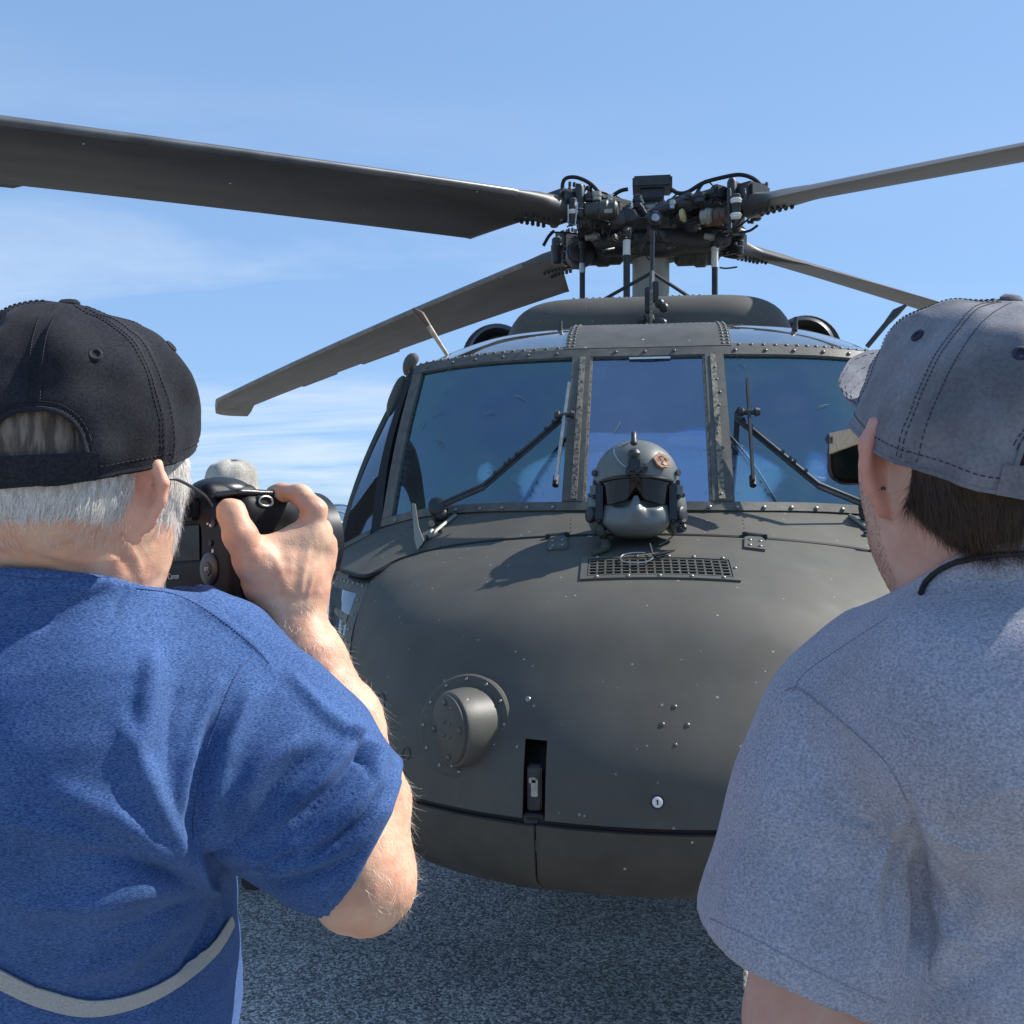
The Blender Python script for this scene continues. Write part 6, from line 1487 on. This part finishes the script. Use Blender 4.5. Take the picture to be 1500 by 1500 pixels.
# shirt
t2 = U(.045, ell(W(1515, 1260, .862), (.180, .138, .28)), ell(W(1468, 1062, .788), (.140, .132, .120)), ell(W(1520, 1560, .868), (.180, .145, .28)), rc(W(1290, 1065, .885), W(1640, 1075, .92), .082, .085))
trap2 = U(.04, rc(W(1440, 912, .875), W(1245, 1052, .85), .060, .063), rc(W(1480, 912, .885), W(1680, 1052, .90), .060, .063))
sl2 = chain(.035, [W(1228, 1070, .845), W(1205, 1200, .835), W(1185, 1360, .825), W(1160, 1580, .825)], [.065, .075, .083, .098])
cut2p = W(1170, 1395, .825); cut2n = nz(cv(-.36, .10, -1)); sl2c = INT(.003, sl2, plane(cut2p, cut2n))
hol2 = INT(.002, chain(.03, [W(1190, 1300, .83), W(1172, 1480, .825)], [.074, .088]), plane(W(1185, 1345, .825), -cut2n))
sl3 = INT(.004, chain(.03, [s3, e3_], [.078, .09]), plane(W(1735, 1420, .9), cv(.1, 0, -1)))
trap2 = U(.03, trap2, rc(W(1455, 800, .832), W(1470, 1010, .87), .078, .092))
sh2 = U(.045, t2, trap2, sl3); sh2 = (lambda a_, b_: (lambda P: np.where((P[:, 2] > W(1300, 1150, .85)[2]), smin(a_(P), b_(P), .022), smin(a_(P), b_(P), .005))))(sh2, sl2c); sh2 = SUB(.002, sh2, hol2); sh2 = INT(.004, sh2, plane((0, 0, .94), -ZU))
cp2 = [W(1470, 822, .79), W(1352, 876, .85), W(1600, 858, .87)]; cn2 = nz(np.cross(cp2[1] - cp2[0], cp2[2] - cp2[0])); cn2 = cn2 if cn2[2] > 0 else -cn2
sh2 = U(.012, sh2, INT(.004, INT(.004, lambda P: U(.03, hd2, neck2)(P) - .0045, lambda P: (P - cp2[0]) @ cn2 - .012), lambda P: -((P - cp2[0]) @ cn2) - .10))
sh2 = SUB(.003, sh2, INT(.003, rc(W(1452, 730, .83), W(1465, 930, .86), .12, .12), (lambda P: -((P - cp2[0]) @ cn2))))
lo, hi = bounds([W(1050, 840, .85), W(1800, 1500, .95), W(1100, 1640, .8), W(1400, 1600, 1.12), W(1450, 1400, .72), W(1450, 1100, .61)], .05)
V, F = sculpt(sh2, lo, hi, .0040); V = relax(V, F, 2, .5)
FR_ = [([(1335, 1185), (1345, 1260), (1350, 1340), (1335, 1420)], 9, -.010), ([(1345, 1160), (1375, 1240), (1390, 1330), (1370, 1430)], 16, .005), ([(1180, 1010), (1260, 1080), (1330, 1160)], 6, .0016), ([(1120, 1340), (1130, 1250), (1150, 1150)], 18, .003), ([(1300, 1470), (1290, 1370), (1270, 1280)], 16, .0035), ([(1240, 1420), (1220, 1320)], 18, -.003),
       ([(1345, 1420), (1420, 1350), (1480, 1270)], 22, .005), ([(1370, 1460), (1440, 1420), (1500, 1360)], 20, -.004), ([(1400, 1180), (1440, 1280), (1450, 1380)], 26, .004), ([(1060, 1350), (1075, 1300), (1090, 1240)], 14, .003), ([(1360, 900), (1400, 940), (1440, 960)], 14, .002)]
FR_ += [([(1325, 1195), (1290, 1260), (1275, 1340)], 7, .005), ([(1330, 1215), (1305, 1290), (1300, 1370)], 5, -.005), ([(1335, 1200), (1270, 1215), (1210, 1200)], 8, .003), ([(1165, 1030), (1150, 1100), (1120, 1180), (1085, 1290)], 14, .004), ([(1190, 1080), (1180, 1180), (1150, 1290)], 12, -.0035), ([(1400, 1190), (1450, 1160), (1500, 1150)], 12, .004), ([(1350, 1200), (1400, 1230), (1470, 1240)], 8, .005), ([(1355, 1240), (1400, 1290), (1460, 1320)], 8, -.005), ([(1350, 1300), (1390, 1360), (1450, 1400)], 10, .005), ([(1240, 1380), (1250, 1300), (1245, 1230)], 9, .003)]
V = folds(V, F, FR_); nn_ = vnormals(V, F); V = V + nn_ * (nnoise(V, 5, 17) * .0022 + nnoise(V, 14, 18) * .0006)[:, None]
sk_mesh('t_shirt', (V, F), M['tee_grey'], PR); rb = bvh_of(V, F)
seam(rb, [(1150, 1012), (1170, 1008), (1200, 1030), (1260, 1080), (1300, 1120), (1330, 1175)], .0008, M['st_grey'], PR, 'armhole_seam')
seam(rb, [(1160, 1015), (1180, 985), (1230, 950), (1300, 905)], .0006, M['st_grey'], PR, 'shoulder_seam')
seam(rb, [(1040, 1345), (1110, 1378), (1200, 1425), (1300, 1470)], .0006, M['st_grey'], PR, 'hem_seam')
# cord round the neck
P = []
for p in smooth_path([np.array([*q, 0.]) for q in [(1350, 872), (1362, 850), (1390, 828), (1430, 815), (1480, 809), (1540, 812), (1600, 840)]], 8):
    a, n = hit(rb, p[0], p[1]); a2, n2 = hit(bvh_of(RV, RF) if False else rb, p[0], p[1])
    P.append(p)
rbb = bvh_of(RV, RF); Q = []
for p in P:
    a, n = hit(rbb, p[0], p[1]); c, m_ = hit(rb, p[0], p[1])
    best = None
    for z, nn2 in ((a, n), (c, m_)):
        if z is not None and (best is None or np.linalg.norm(z - CAM) < np.linalg.norm(best[0] - CAM)): best = (z, nn2)
    if best is not None: Q.append(best[0] + best[1] * .0022)
MB().tube(Q, .0024, 8).build('neck_cord', M['black'], PR)
# hair
hs2 = INT(.003, lambda P: hd2(P) - np.where((P - CO_R) @ CU_R > -.018, .002, .0055), plane(HP2(0, .0, -.088), -gu)); hs2 = INT(.004, hs2, lambda P: ((P - CRt) @ gf - .022 + np.clip(-((P - CRt) @ gu) - .0, 0, 1) * 1.05))
hs2 = SUB(.003, hs2, ell(earR - gr * .010 - gf * .008, (.030, .034, .040))); hs2 = SUB(.003, hs2, ell(HP2(.088, .004, -.018), (.024, .026, .034)))
lo, hi = bounds([CRt], .17); V, F = sculpt(hs2, lo, hi, .0035); V = relax(V, F, 2); V = V + vnormals(V, F) * (nnoise(V * np.array([1, 1, .3]), 70, 23) * .0007)[:, None]
sk_mesh('hair', (V, F), M['hair_bb'], PR)
P_, N_ = sample_faces(V, F, lambda C: ((C - CO_R) @ CU_R < -.024), 22000, 24)
hair_strands('hair_strands', P_, N_, lambda P: np.tile(-gu + gf * -.25, (len(P), 1)), .020, .00036, M['hair_b'], PR, 4, .18, .2, 25)
# cap
make_cap(PR, CO_R, gf, CU_R, .098, .112, .098, M['cap_grey'], M['st_navy'], opening=(.76, .925), ohalf=25, seed=5, wr=.0036, brim=(.07, .075), brim_drop=.0, slope=.38, skull=hd2, clear=.012)
# sunglasses
sg = empty('sunglasses', (0, 0, 0)); sg.parent = PR
M['wood'] = mat('pale_wood', (0.55, 0.40, 0.24), .55, var=.2, vscale=40, stretch=(1, 6, 6)); M['lensg'] = mat('green_lens', (0.004, 0.03, 0.028), .06, spec=.8); M['fr'] = mat('black_frame', (.008, .008, .009), .25, spec=.6)
for s in (-1, 1):
    h0 = HP2(s * .0745, .094, -.002); h1 = HP2(s * .081, .02, .004); h2 = HP2(s * .078, -.022, -.012)
    P = smooth_path([h0, (h0 + h1) / 2 + gr * s * .003, h1, (h1 + h2) / 2, h2], 5)
    V = []
    for i, p in enumerate(P):
        t = i / (len(P) - 1); w = .0062 * (1 - t) + .0034 + (.002 if t > .85 else 0)
        for a, b_ in ((-1, -1), (1, -1), (1, 1), (-1, 1)): V.append(p + gr * s * a * .0016 + gu * b_ * w)
    n = len(P); F = [(i * 4 + j, i * 4 + (j + 1) % 4, (i + 1) * 4 + (j + 1) % 4, (i + 1) * 4 + j) for i in range(n - 1) for j in range(4)] + [(3, 2, 1, 0), tuple((n - 1) * 4 + j for j in range(4))]
    mesh('temple_arm', V, F, M['wood'], sg, False)
    MB().lathe(h2, gr * s, [(-.002, .0075), (.002, .0075)], 16).build('temple_tip', M['wood'], sg)
    c = HP2(s * .038, .112, -.016); xx = nz(gr * s * 1 - gf * .22); zz = np.cross(xx, gu)
    ring = [c + xx * (math.copysign(abs(math.cos(t)) ** .55, math.cos(t)) * .033) + gu * (math.copysign(abs(math.sin(t)) ** .6, math.sin(t)) * .0225) for t in lin(0, 2 * math.pi, 41)[:-1]]
    b = MB(); b.tube(ring + [ring[0]], .0028, 6, cap=False); b.build('lens_frame', M['fr'], sg)
    mesh('lens', ring + [c + zz * .001], [(i, (i + 1) % 40, 40) for i in range(40)], M['lensg'], sg, True)
MB().tube([HP2(-.008, .120, -.006), HP2(.008, .120, -.006)], .003, 8).tube([HP2(-.066, .104, .0), HP2(-.0755, .094, .002)], .005, 6).tube([HP2(.066, .104, .0), HP2(.0755, .094, .002)], .005, 6).build('bridge', M['fr'], sg)
MB().box(HP2(-.0785, .086, .001), (.0008, .004, .006), [gr, gf, gu]).build('hinge_inlay', M['dark2'], sg)
# tattoo marks below the ear
b = MB(); xq, nq = hit(rbb, 1296, 716)
for k, (dx, dz, h_) in enumerate(((0, 0, .004), (.003, .0005, .0045), (.006, 0, .004), (.010, -.001, .0015))):
    if xq is not None:
        rt = nz(np.cross(nq, ZU)) * -1; b.box(xq + rt * -dx * .7 + ZU * dz + nq * .0003, (.0008, .0006, h_ * .65), [rt, nq, np.cross(rt, nq)])
b.build('tattoo', M['black'], PR, kind='stuff')
# lower body
legs = U(.05, ell(W(1455, 1680, .95), (.165, .115, .12)), chain(.04, [W(1370, 1700, .95), np.array([*W(1360, 750, .96)[:2], .5]), np.array([*W(1350, 750, .95)[:2], .10])], [.10, .07, .055]), chain(.04, [W(1550, 1700, .95), np.array([*W(1570, 750, .96)[:2], .5]), np.array([*W(1580, 750, .95)[:2], .10])], [.10, .07, .055]))
lo, hi = bounds([W(1200, 1600, .95), np.array([*W(1330, 750, .9)[:2], .03]), np.array([*W(1650, 750, 1.05)[:2], .2])], .12)
V, F = sculpt(legs, lo, hi, .012); sk_mesh('trousers', (relax(V, F, 2), F), M['denim'], PR)
for px in (1350, 1580):
    q = W(px, 750, .95); q[2] = 0
    sh = INT(.006, U(.02, rc(q + ZU * .05, q + CF * .05 + ZU * .05, .05), rc(q + CF * .08 + ZU * .035, q + CF * .17 + ZU * .03, .045, .038)), plane(q, -ZU)); lo, hi = bounds([q, q + CF * .2], .09); V, F = sculpt(sh, lo, hi, .008); sk_mesh('shoe', (relax(V, F, 1), F), M['leather'], PR)
# ---------------------------------------------------------------- flight helmet on the nose deck
HC = WY(932, 722, 2.985)
FH = empty('flight_helmet', HC - ZU * .16, 'grey flight helmet with dark visor and face shield resting in front of the centre windshield', 'helmet')
hx, hy_, hz_ = np.array([1., 0, 0]), nz(np.array([0, -1, .22])), nz(np.array([0, .22, 1]))    # x: image right, hy: facing the camera
HAX = np.array([hx, hy_, hz_]); HQ = lambda x, y, z: HC + hx * x + hy_ * y + hz_ * z
M['helm'] = mat('helmet_grey', (0.155, 0.165, 0.150), .38, spec=.5, bump=.06, bscale=300, var=.08, vscale=20); M['mask'] = mat('mask_grey', (0.15, 0.165, 0.16), .35, spec=.5, bump=.05, bscale=250)
hsh = U(.02, ell(HQ(0, -.035, .035), (.128, .138, .125), HAX), ell(HQ(0, -.04, -.03), (.134, .110, .09), HAX), ell(HQ(-.112, -.01, -.05), (.038, .062, .075), HAX), ell(HQ(.112, -.01, -.05), (.038, .062, .075), HAX))
hsh = SUB(.01, hsh, rbox(HQ(0, .10, -.075), (.092, .10, .092), HAX, .03)); hsh = SUB(.006, hsh, ell(HQ(0, -.0, -.11), (.09, .10, .11), HAX))
hsh = INT(.006, hsh, plane(HQ(0, 0, -.142), -hz_))
lo, hi = bounds([HC], .22); V, F = sculpt(hsh, lo, hi, .0042); sk_mesh('shell', (relax(V, F, 2), F), M['helm'], FH)
vc_ = U(.008, INT(.006, ell(HQ(0, -.028, .036), (.134, .150, .131), HAX), INT(.003, plane(HQ(0, .015, 0), -hy_), plane(HQ(0, 0, .012), -hz_ - hy_ * 0.06))), rc(HQ(-.120, .03, .018), HQ(-.120, .03, .06), .008))
V, F = sculpt(vc_, lo, hi, .0042); sk_mesh('visor_cover', (relax(V, F, 2), F), M['helm'], FH)
# visor: curved dark sheet, lower edge with nose notch
P = []
for v in lin(0, 1, 16):
    row = []
    for u in lin(-1, 1, 41):
        a = u * R(56); top = .018; bot = -.052 + .006 * math.cos(u * math.pi) + .036 * math.exp(-(u / .13) ** 2) + .040 * max(0, abs(u) - .62) ** 1.2
        z = top + (bot - top) * v; row.append(HQ(math.sin(a) * .122, -.01 + math.cos(a) * .135 - .012 * v, z))
    P.append(row)
panel('visor', np.array(P), .003, mat('visor_dark', (.012, .007, .005), .06, spec=.35), FH, hy_)
b = MB(); b.tube([HQ(math.sin(R(a)) * .124, -.008 + math.cos(R(a)) * .137, .0185) for a in lin(-58, 58, 30)], .0055, 8); b.build('visor_edge', M['fr'], FH)
# face shield
fs = U(.022, ell(HQ(0, .048, -.092), (.100, .066, .060), HAX), rc(HQ(0, .104, -.040), HQ(0, .112, -.085), .009, .020), rc(HQ(-.08, .045, -.055), HQ(-.05, .085, -.078), .016, .014), rc(HQ(.08, .045, -.055), HQ(.05, .085, -.078), .016, .014), ell(HQ(0, .085, -.112), (.058, .030, .022), HAX))
fs = INT(.006, fs, plane(HQ(0, 0, -.148), -hz_)); fs = SUB(.012, fs, ell(HQ(-.048, .12, -.048), (.032, .05, .020), HAX)); fs = SUB(.012, fs, ell(HQ(.048, .12, -.048), (.032, .05, .020), HAX))
V, F = sculpt(fs, lo, hi, .0036); sk_mesh('face_shield', (relax(V, F, 3), F), M['mask'], FH)
for s in (-1, 1):
    MB().box(HQ(s * .108, .055, -.045), (.022, .04, .115), HAX, bev=.006).build('side_rail', M['fr'], FH)
    MB().box(HQ(s * .122, .035, -.005), (.03, .05, .045), HAX, bev=.008).build('visor_pivot', M['helm'], FH)
    MB().lathe(HQ(s * .128, .045, -.078), nz(hx * s + hy_ * .6), [(0, .024), (.012, .024), (.016, .018)], 20).build('side_latch', M['dark'], FH)
    b = MB()
    for (x, z) in ((.128, .0), (.125, -.025), (.122, .018), (.138, -.014)): b.lathe(HQ(s * x, .06 - (x - .12) * 2, z), hy_, [(0, .0065), (.006, .0065), (.008, .003)], 10)
    b.build('side_screw', M['fr'], FH, kind='stuff')
    b = MB(); b.lathe(HQ(s * .122, .045, .05), nz(hx * s + hy_), [(0, .010), (.006, .010)], 10); b.build('snap', M['dark'], FH)
random.seed(3)
b = MB()
for k in range(9): b.lathe(HQ(.128 + random.uniform(-.012, .014), .05, -.112 + random.uniform(-.014, .014)), nz(np.array([random.uniform(-1, 1), -1, random.uniform(-1, 1)])), [(0, .008), (.012, .007)], 8)
b.build('mask_clip', M['dark2'], FH, kind='stuff')
# goggle mount and knob
MB().box(HQ(-.005, .128, .052), (.034, .022, .040), HAX, bev=.005).box(HQ(-.005, .133, .038), (.046, .016, .014), HAX, bev=.003).build('goggle_mount', M['fr'], FH)
MB().lathe(HQ(-.005, .118, .085), nz(hy_ * .6 + hz_), [(0, .018), (.010, .018), (.018, .010)], 18).build('mount_cap', M['dark2'], FH)
b = MB()
for k in range(6): b.lathe(HQ(-.03 + .010 * k, .138, .030 + .006 * (k % 3)), hx, [(0, .006), (.012, .006)], 8)
b.tube(smooth_path([HQ(.022, .13, .055), HQ(.034, .13, .046), HQ(.03, .132, .032), HQ(.018, .135, .028)], 4), .003, 6).build('mount_hardware', M['dark2'], FH, kind='stuff')
MB().tube(smooth_path([HQ(-.006, .060, .158), HQ(-.006, .085, .160), HQ(-.006, .104, .140), HQ(-.006, .112, .118)], 5), [.004] * 4 + [.008] * 8 + [.010] * 3 + [.006], 10).build('visor_knob', M['dark2'], FH)
MB().tube(smooth_path([HQ(-.016, .105, .128), HQ(-.050, .112, .112), HQ(-.064, .110, .105), HQ(-.058, .118, .08), HQ(-.040, .128, .055), HQ(-.028, .134, .045)], 6), .0022, 6).build('mount_cable', M['steel'], FH)
# round patch with a skull-like tan emblem
pc = HQ(.074, .100, .072); pn = nz(hx * .50 + hy_ * .80 + hz_ * .36); px_, py_, pz_ = frame(pn)
b = MB(); ring = 26; V = [pc + (px_ * math.cos(t) + py_ * math.sin(t)) * (.026 + .0015 * math.sin(5 * t) + .001 * math.sin(9 * t)) + pn * .004 for t in lin(0, 2 * math.pi, ring + 1)[:-1]]
V2 = [v - pn * .006 for v in V]; mesh('patch', V + V2, [tuple(range(ring))] + [(i, i + ring, (i + 1) % ring + ring, (i + 1) % ring) for i in range(ring)], mat('patch_tan', (.42, .24, .16), .85, col2=(.30, .15, .10), vscale=120), FH, False)
b = MB(); e = lambda x, y: pc + px_ * x + py_ * y + pn * .0046
for L_ in ([(-.016, -.006), (-.008, .002), (0, -.004), (.010, .004), (.017, -.003)], [(-.012, .008), (-.002, .014), (.010, .010)], [(-.008, -.014), (.0, -.018), (.010, -.014), (.006, -.006), (-.006, -.008), (-.008, -.014)], [(-.014, .002), (-.006, .010), (-.004, .0)], [(.006, .0), (.012, .008), (.014, .0)]): b.tube([e(*q) for q in L_], .0009, 5)
b.build('patch_stitching', mat('patch_brown', (.10, .045, .03), .8), FH, kind='stuff')
MB().lathe(e(.004, -.013), pn, [(0, .006), (.001, .006)], 14).build('patch_snout', mat('patch_yellow', (.55, .42, .22), .8), FH)
def near_deck(px, py, h): 
    a, n = on_nose(px, py)
    if a is None: a, n = hit(deck_bvh, px, py)
    return (a + n * h)
# dangling strap and lead lying on the vent
MB().tube(smooth_path([HQ(-.105, .05, -.115), HQ(-.10, .07, -.135), near_deck(884, 796, .02), near_deck(888, 806, .014), near_deck(880, 812, .010), near_deck(868, 815, .008)], 6), [.010] * 8 + [.014] * 14 + [.008] * 9, 8).build('chin_strap', M['strap_g'], FH)
b = MB(); a0 = near_deck(868, 783, .03)
for s in (-1, 1): b.tube([a0 + np.array([.006 * s + .008 * math.cos(t) * s, -.004, .008 * math.sin(t)]) for t in lin(0, 5, 9)], .0012, 5)
b.build('strap_stitching', M['steel'], FH, kind='stuff')
MB().tube(smooth_path([near_deck(952, 810, .028), near_deck(955, 816, .018), near_deck(956, 824, .014), near_deck(945, 830, .014), near_deck(925, 831, .014), near_deck(910, 827, .014), near_deck(912, 820, .014), near_deck(928, 817, .015), near_deck(945, 818, .017)], 6), .0022, 6).build('boom_lead', M['steel'], FH)
MB().tube([near_deck(957, 822, .016), near_deck(975, 817, .016), near_deck(988, 813, .014)], [.005, .006, .0025], 8).build('lead_plug', M['fr'], FH)
MB().tube(smooth_path([HQ(.09, .05, -.12), near_deck(985, 795, .02), near_deck(965, 808, .02)], 5), .0022, 6).build('mask_cord', M['fr'], FH)

# ---------------------------------------------------------------- man in a sun hat farther off, behind the camera
BD = 4.2
PB = empty('person', (*(W(340, 750, BD)[:2]), 0), 'distant man in pale beige sun hat and light shirt behind the raised camera', 'person')
gz = lambda px, py, d=0: W(px, py, BD + d)
base = W(338, 750, BD); B_ = lambda x, y, z: base + CR * x + CF * y + ZU * (z - 1.6)
bf = nz(cv(.5, .8, 0)); br = np.cross(bf, ZU)
hdb, HPB, HAB, (f3_, r3_, u3_) = head_fn(B_(0, 0, 1.67), bf, ZU, 1.0)
bodyb = U(.03, hdb, rc(B_(0, -.01, 1.6), B_(0, -.02, 1.42), .06, .07), rc(B_(-.17, 0, 1.40), B_(.17, 0, 1.40), .06), chain(.03, [B_(-.19, 0, 1.38), B_(-.24, .02, 1.10), B_(-.22, .15, .88)], [.05, .042, .03]), chain(.03, [B_(.19, 0, 1.38), B_(.25, .02, 1.10), B_(.24, .15, .88)], [.05, .042, .03]), simple_hand(B_(-.22, .15, .88), cv(0, .2, -1), 1), simple_hand(B_(.24, .15, .88), cv(0, .2, -1), -1), ell(B_(0, 0, 1.2), (.15, .1, .25)))
lo, hi = bounds([B_(-.3, -.15, .65), B_(.3, .3, 1.85)], .06); V, F = sculpt(bodyb, lo, hi, .009); sk_mesh('body', (relax(V, F, 1), F), M['skin_r'], PB)
shb = U(.05, ell(B_(0, 0, 1.25), (.20, .13, .26)), ell(B_(0, 0, 1.0), (.19, .13, .22)), rc(B_(-.17, 0, 1.40), B_(.17, 0, 1.40), .075), chain(.03, [B_(-.19, 0, 1.38), B_(-.235, .02, 1.15)], [.075, .075]), chain(.03, [B_(.19, 0, 1.38), B_(.245, .02, 1.15)], [.075, .075]))
V, F = sculpt(shb, lo, hi, .009); M['khaki'] = knit('khaki_cotton', (.30, .28, .24), (.48, .46, .41), 150); sk_mesh('shirt', (relax(V, F, 1), F), M['khaki'], PB)
lgb = U(.04, ell(B_(0, 0, .88), (.17, .12, .12)), chain(.03, [B_(-.09, 0, .85), B_(-.1, .02, .48), B_(-.1, 0, .1)], [.10, .075, .055]), chain(.03, [B_(.09, 0, .85), B_(.1, .02, .48), B_(.1, 0, .1)], [.10, .075, .055]))
lo, hi = bounds([B_(-.2, -.1, .05), B_(.2, .1, 1.0)], .08); V, F = sculpt(lgb, lo, hi, .014); sk_mesh('trousers', (relax(V, F, 1), F), M['shorts'], PB)
for x in (-.1, .1): MB().tube([B_(x, -.04, .04), B_(x, .08, .04), B_(x, .18, .03)], [.045, .05, .035], 12).build('shoe', M['leather'], PB)
hat = empty('sun_hat', (0, 0, 0)); hat.parent = PB
V = []; na = 48; rows = 16
for j in range(rows):
    t = j / (rows - 1)
    for i in range(na):
        a = 2 * math.pi * i / na; w = 1 + .05 * math.sin(3 * a + 1) + .03 * math.sin(7 * a + t * 4)
        if t < .55: s = t / .55 * math.pi / 2; r = .105 * math.sin(s) ** .7; z = .115 * math.cos(s) ** .6
        else: k = (t - .55) / .45; r = .105 + .075 * k; z = -.055 * k - .02 * k * math.sin(2 * a + .6)
        V.append(B_(0, 0, 1.70) + CR * r * math.cos(a) * w + CF * r * math.sin(a) * w * 1.1 + ZU * (z * w))
F = [(j * na + i, j * na + (i + 1) % na, (j + 1) * na + (i + 1) % na, (j + 1) * na + i) for j in range(rows - 1) for i in range(na)] + [tuple(range(na))]
o = mesh('hat_crown_and_brim', V, F, M['khaki'], hat); md = o.modifiers.new('thickness', 'SOLIDIFY'); md.thickness = .004

# ---------------------------------------------------------------- aircraft parked far off behind the nose
AP = empty('parked_airplane', (*(W(488, 750, 24)[:2]), 0), 'small pale grey aircraft with glass canopy parked far off left of the helicopter nose', 'airplane')
ab = W(488, 750, 24); ab[2] = 0; A_ = lambda x, y, z: ab + CR * x + CF * y + ZU * z
M['agrey'] = mat('pale_aircraft_paint', (.50, .54, .58), .35, coat=.3); M['aglass'] = mat('canopy_glass', (.10, .16, .22), .05, spec=.9, coat=.6)
secs = []
for y, w, zt, zb in ((-1.2, .05, 1.05, .95), (-.9, .30, 1.25, .72), (0, .50, 1.45, .55), (1.2, .56, 1.5, .5), (3, .45, 1.45, .6), (5.5, .12, 1.35, 1.1)):
    secs.append([tuple(A_(p[0], y, p[2])) for p in section(0, w, zt, zb, 24, 2.4)])
V, F = loft(secs); mesh('fuselage', V, F, M['agrey'], AP, True, None, 60)
secs = [[tuple(A_(p[0], y, p[2])) for p in section(0, w, zt, 1.2, 24, 2.2)] for y, w, zt in ((-.3, .15, 1.35), (.1, .38, 1.62), (.8, .48, 1.78), (1.8, .45, 1.76), (2.6, .2, 1.5))]
V, F = loft(secs); mesh('canopy', V, F, M['aglass'], AP, True, None, 60)
b = MB(); 
for y, w, zt in ((.1, .39, 1.63), (.8, .49, 1.79), (1.8, .46, 1.77)): b.tube([A_(p[0], y, p[2]) for p in section(0, w, zt, 1.2, 24, 2.2)[:13]], .02, 6)
b.build('canopy_frame', M['agrey'], AP)
MB().box(A_(0, 1.3, .8), (9.0, 1.3, .12), [CR, CF, ZU], bev=.04).build('wing', M['agrey'], AP); MB().box(A_(0, 5.2, 1.3), (3.0, .7, .06), [CR, CF, ZU], bev=.02).build('tailplane', M['agrey'], AP); MB().box(A_(0, 5.2, 1.75), (.06, .8, 1.0), [CR, CF, ZU], bev=.02).build('tail_fin', M['agrey'], AP)
for x, y in ((-1.3, 1.5), (1.3, 1.5), (0, -.6)): MB().cyl(A_(x, y, .2), A_(x, y, .8), .035, 8).build('gear_leg', M['steel'], AP); MB().lathe(A_(x - .06, y, .2), CR, [(0, .12), (.02, .2), (.10, .2), (.12, .12)], 20).build('wheel', M['black'], AP)
bb = W(486, 750, 24)
